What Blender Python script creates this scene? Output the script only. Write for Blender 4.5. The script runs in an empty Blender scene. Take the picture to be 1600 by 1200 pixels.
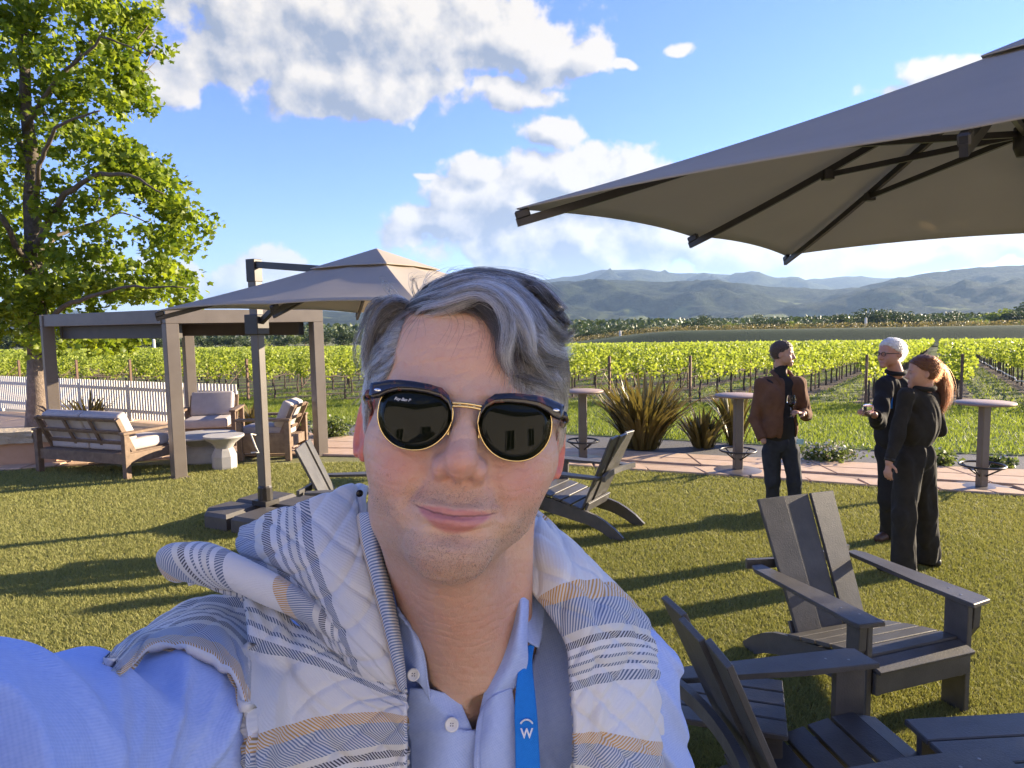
import bpy, bmesh, math, random
import numpy as np
from mathutils import Vector, Matrix, Euler
from math import sin, cos, pi, radians
random.seed(7); rng = np.random.default_rng(7)
S = bpy.context.scene
COL = S.collection
# ---------------------------------------------------------------- camera, sky, sun, exposure
CAMH = 1.95; F = 1070.0; PITCH = math.atan(95/F); ROLL = radians(1.0)
cd = bpy.data.cameras.new('camera'); cam = bpy.data.objects.new('camera', cd); COL.objects.link(cam)
cd.sensor_width = 36; cd.lens = F/1600*36; cd.clip_start = 0.02; cd.clip_end = 40000
cam.location = (0, 0, CAMH); cam.rotation_euler = (Euler((pi/2-PITCH, 0, 0)).to_matrix() @ Euler((0, 0, -ROLL)).to_matrix()).to_euler(); S.camera = cam
SUN_AZ = radians(70); SUN_EL = radians(16)          # azimuth clockwise from +Y
sund = Vector((sin(SUN_AZ)*cos(SUN_EL), cos(SUN_AZ)*cos(SUN_EL), sin(SUN_EL)))
sl = bpy.data.lights.new('sun', 'SUN'); sl.energy = 5.0; sl.angle = radians(.55); sl.color = (1, .83, .6)
so = bpy.data.objects.new('sun', sl); COL.objects.link(so); so.rotation_euler = sund.to_track_quat('Z', 'Y').to_euler()
SKY_STRENGTH = .050; EXPOSURE = 2.05
vs = S.view_settings; vs.view_transform = 'Standard'; vs.look = 'None'; vs.gamma = 1; vs.use_curve_mapping = False; vs.exposure = EXPOSURE
S.render.engine = 'CYCLES'
cy = S.cycles; cy.max_bounces = 6; cy.diffuse_bounces = 3; cy.glossy_bounces = 3; cy.transmission_bounces = 6
cy.transparent_max_bounces = 12; cy.volume_bounces = 0; cy.use_denoising = True; cy.caustics_reflective = False; cy.caustics_refractive = False
cy.sample_clamp_indirect = 4

class NT:
    """tiny node-tree writer"""
    def __init__(s, nt): s.nt = nt; s.N = nt.nodes; s.L = nt.links
    def put(s, sock, v):
        if isinstance(v, bpy.types.NodeSocket): s.L.new(v, sock)
        elif v is not None:
            try: sock.default_value = v
            except Exception: sock.default_value = tuple(v)+(1,)
    def m(s, op, a, b=None, c=None, clamp=False):
        n = s.N.new('ShaderNodeMath'); n.operation = op; n.use_clamp = clamp
        for i, v in enumerate((a, b, c)):
            if v is not None: s.put(n.inputs[i], v)
        return n.outputs[0]
    def vm(s, op, a, b=None):
        n = s.N.new('ShaderNodeVectorMath'); n.operation = op
        s.put(n.inputs[0], a)
        if b is not None: s.put(n.inputs[3 if op == 'SCALE' else 1], b)
        return n.outputs[0]
    def noise(s, vec, scale, detail=3, rough=.5, dist=0, out=0, dim='3D'):
        n = s.N.new('ShaderNodeTexNoise'); n.noise_dimensions = dim
        if vec is not None: s.L.new(vec, n.inputs['Vector'])
        n.inputs['Scale'].default_value = scale; n.inputs['Detail'].default_value = detail
        n.inputs['Roughness'].default_value = rough; n.inputs['Distortion'].default_value = dist
        return n.outputs[out]
    def vor(s, vec, scale, feature='F1', out=0, rand=1):
        n = s.N.new('ShaderNodeTexVoronoi'); n.feature = feature
        if vec is not None: s.L.new(vec, n.inputs['Vector'])
        n.inputs['Scale'].default_value = scale; n.inputs['Randomness'].default_value = rand
        return n.outputs[out]
    def ramp(s, fac, a, b, lo=0., hi=1., smooth=False):
        n = s.N.new('ShaderNodeMapRange'); n.interpolation_type = 'SMOOTHSTEP' if smooth else 'LINEAR'; n.clamp = True
        s.put(n.inputs[0], fac)
        for i, v in zip((1, 2, 3, 4), (a, b, lo, hi)): s.put(n.inputs[i], v)
        return n.outputs[0]
    def mix(s, fac, a, b, mode='MIX'):
        n = s.N.new('ShaderNodeMix'); n.data_type = 'RGBA'; n.blend_type = mode; n.clamp_factor = True
        s.put(n.inputs[0], fac); s.put(n.inputs[6], a); s.put(n.inputs[7], b); return n.outputs[2]
    def tc(s, name='Object'): return s.N.new('ShaderNodeTexCoord').outputs[name]
    def sep(s, v):
        n = s.N.new('ShaderNodeSeparateXYZ'); s.put(n.inputs[0], v); return n.outputs
    def comb(s, x, y, z):
        n = s.N.new('ShaderNodeCombineXYZ')
        for i, v in enumerate((x, y, z)): s.put(n.inputs[i], v)
        return n.outputs[0]
    def bump(s, h, strength=.3, dist=.01, nrm=None):
        n = s.N.new('ShaderNodeBump'); n.inputs['Strength'].default_value = strength; n.inputs['Distance'].default_value = dist
        s.put(n.inputs['Height'], h)
        if nrm is not None: s.put(n.inputs['Normal'], nrm)
        return n.outputs[0]

def px_dir(u, v):
    a = (u-800)/F; b = (600-v)/F; a, b = a*cos(ROLL)+b*sin(ROLL), b*cos(ROLL)-a*sin(ROLL)
    return Vector((a, cos(PITCH)+b*sin(PITCH), -sin(PITCH)+b*cos(PITCH)))
def P(u, v, Y):
    d = px_dir(u, v); return Vector((0, 0, CAMH))+d*(Y/d.y)
def G(u, v, z=0.):
    d = px_dir(u, v); return Vector((0, 0, CAMH))+d*((z-CAMH)/d.z)

# sky ---------------------------------------------------------------------
W = bpy.data.worlds.new('World'); S.world = W; W.use_nodes = True
n = NT(W.node_tree); n.N.clear()
out = n.N.new('ShaderNodeOutputWorld'); bg = n.N.new('ShaderNodeBackground'); n.L.new(bg.outputs[0], out.inputs[0])
bg.inputs[1].default_value = SKY_STRENGTH
sky = n.N.new('ShaderNodeTexSky'); sky.sky_type = 'NISHITA'; sky.sun_disc = False
sky.sun_elevation = SUN_EL; sky.sun_rotation = SUN_AZ; sky.altitude = 50; sky.air_density = 1.0; sky.dust_density = .15; sky.ozone_density = 2.2
gen = n.vm('NORMALIZE', n.tc('Generated'))
def cloud_field(daz, dele):
    x, y, z = n.sep(gen)[:]
    az = n.m('ADD', n.m('ARCTAN2', x, y), daz); el = n.m('ADD', n.m('ARCSINE', z), dele)
    cv = n.comb(az, el, 0)
    w1 = n.vm('SUBTRACT', n.noise(cv, 7, 3, .5, out=1), (.5, .5, .5)); w1 = n.vm('SCALE', w1, .09)
    cw = n.vm('ADD', cv, w1); a, e, _ = n.sep(cw)[:]
    M = -1.
    for (u, v, ru, rv, wt) in CL:
        d = px_dir(u, v).normalized(); a0 = math.atan2(d.x, d.y); e0 = math.asin(d.z)
        d2 = px_dir(u+ru, v).normalized(); ra = abs(math.atan2(d2.x, d2.y)-a0); d3 = px_dir(u, v-rv).normalized(); re = abs(math.asin(d3.z)-e0)
        ta = n.m('MULTIPLY', n.m('SUBTRACT', a, a0), 1/ra); te = n.m('MULTIPLY', n.m('SUBTRACT', e, e0), 1/re)
        q = n.m('MULTIPLY_ADD', te, te, n.m('MULTIPLY', ta, ta))
        q = n.m('MULTIPLY', n.m('SUBTRACT', 1.12, n.m('SQRT', q)), wt*1.45)
        M = n.m('MAXIMUM', M, q)
    # the rest of the sky: scattered cumulus of the same kind
    far = n.ramp(n.m('ABSOLUTE', az), .72, .95)
    g = n.m('SUBTRACT', n.noise(n.comb(az, n.m('MULTIPLY', el, 2.2), 3.3), 2.1, 2, .5), .56)
    M = n.m('MAXIMUM', M, n.m('ADD', n.m('MULTIPLY', g, 4.0), n.m('MULTIPLY', n.m('SUBTRACT', far, 1), 3)))
    f1 = n.noise(cv, 16, 8, .6); f2 = n.m('SUBTRACT', 1, n.vor(n.vm('ADD', cv, n.vm('SCALE', n.noise(cv, 30, 2, .5, out=1), .03)), 26))
    fb = n.m('ADD', n.m('MULTIPLY', n.m('SUBTRACT', f1, .5), 2.3), n.m('MULTIPLY', n.m('SUBTRACT', f2, .6), .5))
    return n.m('ADD', M, fb), f1, el
CL = [(560, 30, 330, 125, 1.1), (380, 70, 170, 70, .8), (560, 130, 190, 65, 1.), (790, 70, 150, 80, 1.), (900, 85, 75, 35, .9),
      (860, 205, 50, 26, .9), (800, 150, 90, 28, .75), (250, 120, 75, 45, .8), (750, 270, 60, 38, .9), (905, 292, 150, 74, 1.5), (800, 325, 150, 74, 1.4), (690, 355, 95, 36, 1.1), (1010, 330, 150, 60, 1.3),
      (930, 380, 270, 58, 1.4), (1200, 395, 240, 38, 1.3), (1450, 398, 280, 30, 1.25), (1650, 385, 150, 28, .9),
      (395, 425, 85, 44, 1.2), (290, 440, 90, 40, .9), (120, 430, 110, 30, .8), (1480, 110, 85, 26, .75), (1560, 100, 60, 22, .7), (1400, 150, 50, 16, .4), (660, 280, 28, 8, .5), (1060, 60, 22, 9, .4), (985, 90, 30, 10, .6)]
D0, f1, el = cloud_field(0, 0); D1, _, _ = cloud_field(.022, .016)
alpha = n.ramp(D0, .0, .42, smooth=True)
lit = n.m('ADD', n.m('MULTIPLY_ADD', n.m('SUBTRACT', f1, .5), .9, .66), n.m('MULTIPLY', n.m('SUBTRACT', D0, D1), .95))
thick = n.ramp(D0, .5, 2.3, 0, .46, smooth=True)
lit = n.m('SUBTRACT', lit, thick, clamp=True)
ccol = n.mix(lit, (1.75, 2.0, 2.5, 1), (4.9, 4.55, 4.0, 1))
lowfade = n.ramp(el, 0, .1, .75, 1)
skc = n.mix(1.0, sky.outputs[0], (.80, .95, 1.74, 1), 'MULTIPLY')
n.put(bg.inputs[0], n.mix(n.m('MULTIPLY', n.m('MULTIPLY', alpha, .96), lowfade), skc, ccol))
W.cycles.sampling_method = 'MANUAL'; W.cycles.sample_map_resolution = 1024

# ---------------------------------------------------------------- helpers
MATS = {}
def mat(name, c1, c2=None, scale=8., rough=.6, bump=0., bscale=None, bdist=.004, metal=0., spec=.5, detail=4, coord='Object', trans=0, sss=0, fac=None, coat=0, sheen=0):
    m = bpy.data.materials.new(name); m.use_nodes = True; k = NT(m.node_tree)
    b = k.N['Principled BSDF']; vec = k.tc(coord)
    if c2 is not None:
        f = k.ramp(k.noise(vec, scale, detail, .6), .3, .7)
        k.put(b.inputs['Base Color'], k.mix(f, tuple(c1)+(1,), tuple(c2)+(1,)))
    else: b.inputs['Base Color'].default_value = tuple(c1)+(1,)
    b.inputs['Roughness'].default_value = rough; b.inputs['Metallic'].default_value = metal
    b.inputs['Specular IOR Level'].default_value = spec
    b.inputs['Coat Weight'].default_value = coat; b.inputs['Sheen Weight'].default_value = sheen
    if bump: k.put(b.inputs['Normal'], k.bump(k.noise(vec, bscale or scale*5, 4, .6), bump, bdist))
    MATS[name] = m; return m
def tag(o, label=None, cat=None, group=None, kind=None):
    if label: o['label'] = label
    if cat: o['category'] = cat
    if group: o['group'] = group
    if kind: o['kind'] = kind
    return o
def empty(name, loc, rz=0, label=None, cat=None, group=None):
    o = bpy.data.objects.new(name, None); COL.objects.link(o); o.location = loc; o.rotation_euler = (0, 0, rz); o.empty_display_size = .1
    return tag(o, label, cat, group)
def link(name, me, m=None, parent=None, loc=None, smooth=False):
    o = bpy.data.objects.new(name, me); COL.objects.link(o)
    if m is not None and not me.materials: me.materials.append(m)
    if parent: o.parent = parent
    if loc is not None: o.location = loc
    if smooth: me.shade_smooth()
    return o
def mesh_np(name, V, Fc, uv=None, smooth=False):
    """V (n,3); Fc (m,k) array of same-size faces, or list of such arrays"""
    me = bpy.data.meshes.new(name)
    Fl = Fc if isinstance(Fc, list) else [Fc]
    Fl = [np.asarray(f, dtype=np.int32) for f in Fl if len(f)]
    V = np.asarray(V, dtype=np.float32)
    me.vertices.add(len(V)); me.vertices.foreach_set('co', V.ravel())
    tot = sum(f.size for f in Fl); np_ = sum(len(f) for f in Fl)
    me.loops.add(tot); me.polygons.add(np_)
    li = np.concatenate([f.ravel() for f in Fl]); me.loops.foreach_set('vertex_index', li)
    ls = []; s = 0
    for f in Fl:
        ls.append(s+np.arange(len(f))*f.shape[1]); s += f.size
    me.polygons.foreach_set('loop_start', np.concatenate(ls).astype(np.int32))
    if uv is not None:
        l = me.uv_layers.new(name='UVMap'); l.data.foreach_set('uv', np.asarray(uv, np.float32)[li].ravel())
    me.update(calc_edges=True); me.validate()
    if smooth: me.shade_smooth()
    return me
class BM:
    """collects simple solids into one mesh"""
    def __init__(s): s.bm = bmesh.new()
    def box(s, c, size, rot=None, bev=0.):
        r = bmesh.ops.create_cube(s.bm, size=1)
        M = Matrix.Translation(c) @ ((rot if isinstance(rot, Matrix) else Euler(rot or (0, 0, 0)).to_matrix()).to_4x4()) @ Matrix.Diagonal((*size, 1))
        bmesh.ops.transform(s.bm, matrix=M, verts=r['verts'])
        if bev:
            es = list({e for v in r['verts'] for e in v.link_edges}); bmesh.ops.bevel(s.bm, geom=es, offset=bev, segments=1, affect='EDGES')
        return s
    def bar(s, a, b, w, h, up=(0, 0, 1), bev=0.):
        a = Vector(a); b = Vector(b); d = (b-a); L = d.length; d.normalize(); up = Vector(up)
        x = d.cross(up)
        if x.length < 1e-4: x = d.cross(Vector((1, 0, 0)))
        x.normalize(); z = x.cross(d).normalized()
        return s.box((a+b)/2, (w, L, h), Matrix((x, d, z)).transposed(), bev)
    def tube(s, pts, r, seg=8, cap=True):
        pts = [Vector(p) for p in pts]; rs = r if isinstance(r, (list, tuple)) else [r]*len(pts)
        rings = []; prev = None
        for i, p in enumerate(pts):
            d = (pts[min(i+1, len(pts)-1)]-pts[max(i-1, 0)]).normalized()
            x = prev-d*prev.dot(d) if prev is not None else d.orthogonal()
            x.normalize(); prev = x; y = d.cross(x)
            rings.append([s.bm.verts.new(p+(x*cos(2*pi*k/seg)+y*sin(2*pi*k/seg))*rs[i]) for k in range(seg)])
        for a, b in zip(rings, rings[1:]):
            for k in range(seg): s.bm.faces.new((a[k], a[(k+1) % seg], b[(k+1) % seg], b[k]))
        if cap: s.bm.faces.new(rings[0][::-1]); s.bm.faces.new(rings[-1])
        return s
    def lathe(s, prof, c=(0, 0, 0), seg=24, cap=True):
        c = Vector(c); rings = []
        for (r, z) in prof: rings.append([s.bm.verts.new(c+Vector((r*cos(2*pi*k/seg), r*sin(2*pi*k/seg), z))) for k in range(seg)])
        for a, b in zip(rings, rings[1:]):
            for k in range(seg): s.bm.faces.new((a[k], a[(k+1) % seg], b[(k+1) % seg], b[k]))
        if cap: s.bm.faces.new(rings[0][::-1]); s.bm.faces.new(rings[-1])
        return s
    def prism(s, poly, a, b):
        """extrude a polygon (list of Vector) from offset a to offset b"""
        A = [s.bm.verts.new(Vector(p)+Vector(a)) for p in poly]; B = [s.bm.verts.new(Vector(p)+Vector(b)) for p in poly]
        s.bm.faces.new(A[::-1]); s.bm.faces.new(B); k = len(poly)
        for i in range(k): s.bm.faces.new((A[i], A[(i+1) % k], B[(i+1) % k], B[i]))
        return s
    def done(s, name, m=None, parent=None, smooth=False, bev=0., loc=None):
        if bev: bmesh.ops.bevel(s.bm, geom=s.bm.edges[:], offset=bev, segments=1, affect='EDGES')
        bmesh.ops.recalc_face_normals(s.bm, faces=s.bm.faces[:])
        me = bpy.data.meshes.new(name); s.bm.to_mesh(me); s.bm.free()
        if smooth: me.shade_smooth(); 
        o = link(name, me, m, parent, loc)
        if smooth == 'auto': me.set_sharp_from_angle(angle=radians(35))
        return o
KIDS = {}
def copy_tree(o, parent=None):
    c = o.copy(); COL.objects.link(c)
    if parent: c.parent = parent
    for ch in [x for x in o.children]: copy_tree(ch, c)
    return c
def relabel(o, label, group=None):
    o['label'] = label
    if group: o['group'] = group
    return o
# ================================================================ the large structure
def gz(x, y):
    t = np.maximum(0, y+.22*x-15.5); z = -.031*np.minimum(t, 152)
    ext = np.clip((x-4+.0*y)/40., 0, 1); ext = ext*ext*(3-2*ext)
    lv = y+.10*x
    s = np.clip((lv-160)/11, 0, 1)*np.clip((190-lv)/9, 0, 1); s = s*s*(3-2*s)
    return z+s*3.9*(.18+.82*ext)
def grid_mesh(name, xs, ys, zf, smooth=True):
    X, Y = np.meshgrid(xs, ys); Z = zf(X, Y); V = np.stack([X, Y, Z], -1).reshape(-1, 3); nx, ny = len(xs), len(ys)
    i = (np.arange(ny-1)[:, None]*nx+np.arange(nx-1)[None]).ravel()
    return mesh_np(name, V, np.stack([i, i+1, i+nx+1, i+nx], 1), smooth=smooth)
# materials of the land
m_ground = mat('field_grass', (.10, .13, .03), (.17, .15, .05), .35, .9)
def soil_mat():
    m = bpy.data.materials.new('vineyard_soil'); m.use_nodes = True; k = NT(m.node_tree); b = k.N['Principled BSDF']; b.inputs['Roughness'].default_value = .95
    p = k.tc('Object'); x, y, z = k.sep(p)[:]
    L = k.m('SUBTRACT', k.m('MULTIPLY', x, cos(RTH)), k.m('MULTIPLY', y, sin(RTH)))
    L = k.m('ADD', L, k.m('MULTIPLY', k.m('SUBTRACT', k.noise(p, 2.5, 3), .5), .5))
    ph = k.m('ABSOLUTE', k.m('SUBTRACT', k.m('FRACT', k.m('MULTIPLY', k.m('ADD', L, 1.37), 1/RSP)), .5))   # .5 at the vines
    g = k.ramp(k.noise(p, 6, 5, .7), .35, .7)
    grass = k.mix(g, (.13, .19, .035, 1), (.23, .2, .08, 1)); soil = k.mix(g, (.12, .08, .05, 1), (.2, .145, .09, 1))
    f = k.ramp(ph, .27, .36)
    k.put(b.inputs['Base Color'], k.mix(f, grass, soil)); k.put(b.inputs['Normal'], k.bump(k.noise(p, 9, 6, .75), .9, .12)); return m
RTH = radians(32.); RSP = 1.80
xs = np.unique(np.concatenate([np.linspace(-30000, -300, 14), np.linspace(-300, 300, 121), np.linspace(300, 30000, 14)]))
ys = np.unique(np.concatenate([np.linspace(-3000, -50, 6), np.linspace(-50, 260, 156), np.linspace(260, 30000, 14)]))
g = link('ground', grid_mesh('ground', xs, ys, lambda X, Y: gz(X, Y)-.012), m_ground); tag(g, kind='structure')
# edge curves running left to right (x, y)
def curve_y(pts):
    px = np.array([G(u, v).x for u, v in pts]); py = np.array([G(u, v).y for u, v in pts]); o = np.argsort(px); px, py = px[o], py[o]
    def f(x):
        x = np.asarray(x, float)
        r = np.interp(x, px, py)
        r = np.where(x < px[0], py[0]+(x-px[0])*(py[1]-py[0])/(px[1]-px[0]), r)
        return np.where(x > px[-1], py[-1]+(x-px[-1])*(py[-1]-py[-2])/(px[-1]-px[-2]), r)
    return f
turf_y = curve_y([(-300, 742), (0, 737), (120, 728), (300, 716), (470, 712), (700, 717), (870, 727), (970, 735), (1100, 743), (1200, 750), (1370, 762), (1600, 777)])
road0 = curve_y([(-300, 634), (300, 655), (520, 683), (920, 704), (1280, 723), (1600, 737)])
road1 = curve_y([(-300, 622), (300, 640), (520, 663), (920, 681), (1280, 701), (1600, 713)])
def vine_y(x): return 17.0-.22*np.asarray(x, float)
def strip(name, fa, fb, x0, x1, n, m, z, rows=2, follow=False):
    X = np.linspace(x0, x1, n); T = np.linspace(0, 1, rows)[:, None]; Y = fa(X)[None]*(1-T)+fb(X)[None]*T; XX = np.broadcast_to(X, Y.shape)
    Z = (gz(XX, Y) if follow else 0*Y)+z; V = np.stack([XX, Y, Z], -1).reshape(-1, 3)
    i = (np.arange(rows-1)[:, None]*n+np.arange(n-1)[None]).ravel()
    o = link(name, mesh_np(name, V, np.stack([i, i+1, i+n+1, i+n], 1)), m); tag(o, kind='structure'); return o
m_turf = mat('turf_base', (.14, .145, .045), (.21, .19, .075), 60, .9, .6, 300, .01)
m_asph = mat('asphalt', (.085, .085, .09), (.13, .125, .12), 25, .85, .5, 240, .005)
m_lawn = mat('lawn_base', (.07, .12, .02), (.13, .17, .03), 5, .9, .8, 40, .04)
strip('turf_base', lambda x: -6+0*x, lambda x: turf_y(x)+.02, -26, 20, 90, m_turf, 0)
strip('patio_bed', lambda x: turf_y(x)-.03, road0, -26, 24, 90, mat('mortar', (.22, .15, .11), (.3, .21, .15), 20, .9), .012)
strip('road', lambda x: road0(x)-.0, road1, -26, 26, 60, m_asph, .004)
strip('lawn', road1, lambda x: vine_y(x)+.4, -40, 34, 90, m_lawn, .010, 6, True)
X0 = np.array([-190., 60])
vs_ = np.linspace(-190, 60, 126); T = np.linspace(0, 1, 80)[:, None]
Y = vine_y(vs_)[None]*(1-T**1.6)+(158-.10*vs_)[None]*T**1.6; XX = np.broadcast_to(vs_, Y.shape); V = np.stack([XX, Y, gz(XX, Y)+.008], -1).reshape(-1, 3)
i = (np.arange(79)[:, None]*126+np.arange(125)[None]).ravel()
tag(link('vineyard_soil', mesh_np('vineyard_soil', V, np.stack([i, i+1, i+127, i+126], 1), smooth=True), soil_mat()), kind='structure')

# patio slabs: a band of irregular flagstones along the turf, then large scored slabs
m_slab = [mat('paving_slab_%d' % i, c, d, 6, .75, .35, 120, .003) for i, (c, d) in enumerate([((.46, .31, .19), (.54, .38, .26)), ((.49, .34, .21), (.57, .42, .30)), ((.43, .29, .18), (.50, .36, .25))])]
patio = empty('patio', (0, 0, 0)); tag(patio, kind='structure')
def slab(name, q, z0, z1, m, bev=.008):
    b = BM(); c = sum((Vector((p[0], p[1], 0)) for p in q), Vector())/len(q)
    b.prism([Vector((p[0]-c.x, p[1]-c.y, 0)) for p in q], (0, 0, z0), (0, 0, z1)); o = b.done(name, m, patio, bev=bev, loc=(c.x, c.y, 0)); return o
x = -20.
while x < 13:
    w = random.uniform(.35, .75); a, b_ = x+.012, x+w-.012; d0, d1 = random.uniform(.3, .5), random.uniform(.3, .5)
    sk = random.uniform(-.08, .08)
    slab('flagstone', [(a, float(turf_y(a))+.005), (b_, float(turf_y(b_))+.005), (b_+sk, float(turf_y(b_))+d1), ((a+b_)/2+sk, float(turf_y((a+b_)/2))+max(d0, d1)+.03), (a+sk, float(turf_y(a))+d0)], .0, .03+random.uniform(0, .008), random.choice(m_slab))
    x += w
x = -20.; rows_ = 2
while x < 14:
    w = 1.5
    for r in range(rows_):
        q = []
        for (xx, s) in ((x+.008, 0), (x+w-.008, 0), (x+w-.008, 1), (x+.008, 1)):
            y0 = float(turf_y(xx))+.56; y1 = float(road0(xx))-.01; t = (r+s)/rows_; yy = y0+(y1-y0)*t+(.008 if s == 0 else -.008)
            q.append((xx+(0.0), yy))
        if q[2][1]-q[1][1] > .15: slab('paving_slab', q, 0, .034, random.choice(m_slab))
    x += w

# hills -------------------------------------------------------------------
def fbm(x, y, seed, octs=5, lac=2.03, gain=.5):
    r = np.random.default_rng(seed); tot = 0; amp = 1; s = 0; 
    for o in range(octs):
        T = r.random((64, 64)); xi = np.floor(x).astype(int); yi = np.floor(y).astype(int); fx = x-xi; fy = y-yi; fx = fx*fx*(3-2*fx); fy = fy*fy*(3-2*fy)
        g = lambda a, b: T[(yi+b) % 64, (xi+a) % 64]
        tot = tot+amp*((g(0, 0)*(1-fx)+g(1, 0)*fx)*(1-fy)+(g(0, 1)*(1-fx)+g(1, 1)*fx)*fy); s += amp; amp *= gain; x = x*lac+7.3; y = y*lac+3.1
    return tot/s
def hills(name, Yr, depth, prof, m, seed, n=420, rows=90, tree=6., spur=.75):
    us = np.linspace(-1400, 3000, n); pv = np.interp(us, [p[0] for p in prof], [p[1] for p in prof])
    T = np.linspace(-1, .25, rows)[:, None]; Yg = Yr+T*depth+0*us[None]
    us, pv = np.array([[(d.x/d.y)*F+800, 505-d.z/d.y*F] for d in (px_dir(u_, v_) for u_, v_ in zip(us, pv))]).T
    A = (us-800)/F
    X = A[None]*Yg
    H = CAMH+(505-pv)/F*Yr+4
    nz = fbm(X/420., Yg/420., seed); n2 = fbm(X/110., Yg/110., seed+1); n3 = fbm(X/28., Yg/28., seed+2, 3)
    s = np.clip(1+T, 0, 1)
    base = np.where(T < 0, s**1.35, 1-T*1.5)
    w = np.clip(4*s*(1-s), 0, 1)
    Z = H[None]*np.clip(base+spur*w*(nz-.5)*1.6+.16*w*(n2-.5), 0, 2)+(n2-.5)*10*np.clip(s*3, 0, 1)+(n3-.5)*tree*2.6*np.clip(s*6, 0, 1)-6
    V = np.stack([X, Yg, Z], -1).reshape(-1, 3); i = (np.arange(rows-1)[:, None]*n+np.arange(n-1)[None]).ravel()
    o = link(name, mesh_np(name, V, np.stack([i, i+1, i+n+1, i+n], 1), smooth=True), m); tag(o, kind='structure'); return o
def forest_mat(name, a, b, c):
    m = bpy.data.materials.new(name); m.use_nodes = True; k = NT(m.node_tree); bs = k.N['Principled BSDF']; bs.inputs['Roughness'].default_value = 1; bs.inputs['Specular IOR Level'].default_value = .1
    p = k.tc('Object'); f = k.ramp(k.noise(p, .02, 6, .7), .35, .68); x, y, z = k.sep(p)[:]
    mead = k.m('MULTIPLY', k.ramp(k.noise(p, .0035, 3, .5), .54, .6), k.ramp(z, 50, 100, 1, 0))
    col = k.mix(mead, k.mix(f, a, b), c); k.put(bs.inputs['Base Color'], col)
    k.put(bs.inputs['Normal'], k.bump(k.noise(p, .05, 6, .85), 1, 26)); return m
m_for = forest_mat('forested_slope', (.010, .018, .008, 1), (.055, .07, .028, 1), (.2, .22, .07, 1))
hills('near_hills', 3400, 1500, [(-1400, 470), (-300, 480), (200, 492), (430, 489), (540, 486), (640, 470), (760, 448), (860, 440), (950, 437), (1040, 441), (1110, 437), (1200, 448), (1290, 453), (1345, 449), (1400, 434), (1500, 419), (1600, 413), (1900, 400), (3000, 420)], m_for, 11)
hills('far_hills', 6500, 2400, [(-1400, 470), (300, 488), (560, 478), (760, 448), (870, 434), (960, 421), (1000, 420), (1060, 427), (1100, 426), (1180, 432), (1245, 438), (1290, 434), (1340, 430), (1380, 434), (1500, 440), (3000, 440)], m_for, 31, 360, 50, 9)

# foliage cards ------------------------------------------------------------
def leaf_mat(name, a, b, trans=.45, scale=3., rough=.5):
    m = bpy.data.materials.new(name); m.use_nodes = True; k = NT(m.node_tree); bs = k.N['Principled BSDF']
    bs.inputs['Roughness'].default_value = rough; bs.inputs['Specular IOR Level'].default_value = .35
    g = k.N.new('ShaderNodeNewGeometry'); f = k.m('ADD', k.m('MULTIPLY', g.outputs['Random Per Island'], .65), k.m('MULTIPLY', k.noise(k.tc('Object'), scale, 2), .35))
    col = k.mix(f, tuple(a)+(1,), tuple(b)+(1,)); k.put(bs.inputs['Base Color'], col)
    t = k.N.new('ShaderNodeBsdfTranslucent'); k.put(t.inputs[0], k.mix(.5, col, k.mix(1, col, (1.5, 1.5, .5, 1), 'MULTIPLY')))
    mx = k.N.new('ShaderNodeMixShader'); mx.inputs[0].default_value = trans; o = k.N['Material Output']
    k.L.new(bs.outputs[0], mx.inputs[1]); k.L.new(t.outputs[0], mx.inputs[2]); k.L.new(mx.outputs[0], o.inputs[0]); return m
def frames(n, up_bias=0., r=rng):
    d = r.normal(size=(n, 3)); d[:, 2] += up_bias; d /= np.linalg.norm(d, axis=1)[:, None]
    t = r.normal(size=(n, 3)); t -= d*(t*d).sum(1)[:, None]; t /= np.linalg.norm(t, axis=1)[:, None]; return d, t, np.cross(d, t)
def quads(name, C, sz, nrm_up=0., aspect=1., bend=.25):
    """bent leaf quads (2 triangles folded on the midrib)"""
    n = len(C); d, t, b = frames(n, nrm_up); sz = np.asarray(sz).reshape(-1, 1)*np.ones((n, 1))
    V = np.stack([C-t*sz*.5, C+b*sz*.5*aspect+d*sz*bend, C+t*sz*.5, C-b*sz*.5*aspect+d*sz*bend], 1).reshape(-1, 3)
    i = np.arange(n)*4; return mesh_np(name, V, np.concatenate([np.stack([i, i+1, i+2], 1), np.stack([i, i+2, i+3], 1)]))
m_vine = leaf_mat('vine_leaf', (.17, .235, .03), (.42, .46, .09), .5, .8)
m_oak = leaf_mat('oak_leaf', (.03, .055, .012), (.075, .1, .022), .2, .5)
m_lightleaf = leaf_mat('willow_leaf', (.12, .17, .03), (.24, .27, .06), .35, .5)
m_bark = mat('bark', (.16, .12, .09), (.27, .21, .16), 12, .9, .8, 40, .02)
m_vbark = mat('vine_bark', (.06, .045, .035), (.12, .09, .07), 30, .9, .8, 60, .01)
m_post = mat('rusty_post', (.12, .07, .045), (.2, .12, .08), 30, .8)

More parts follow.
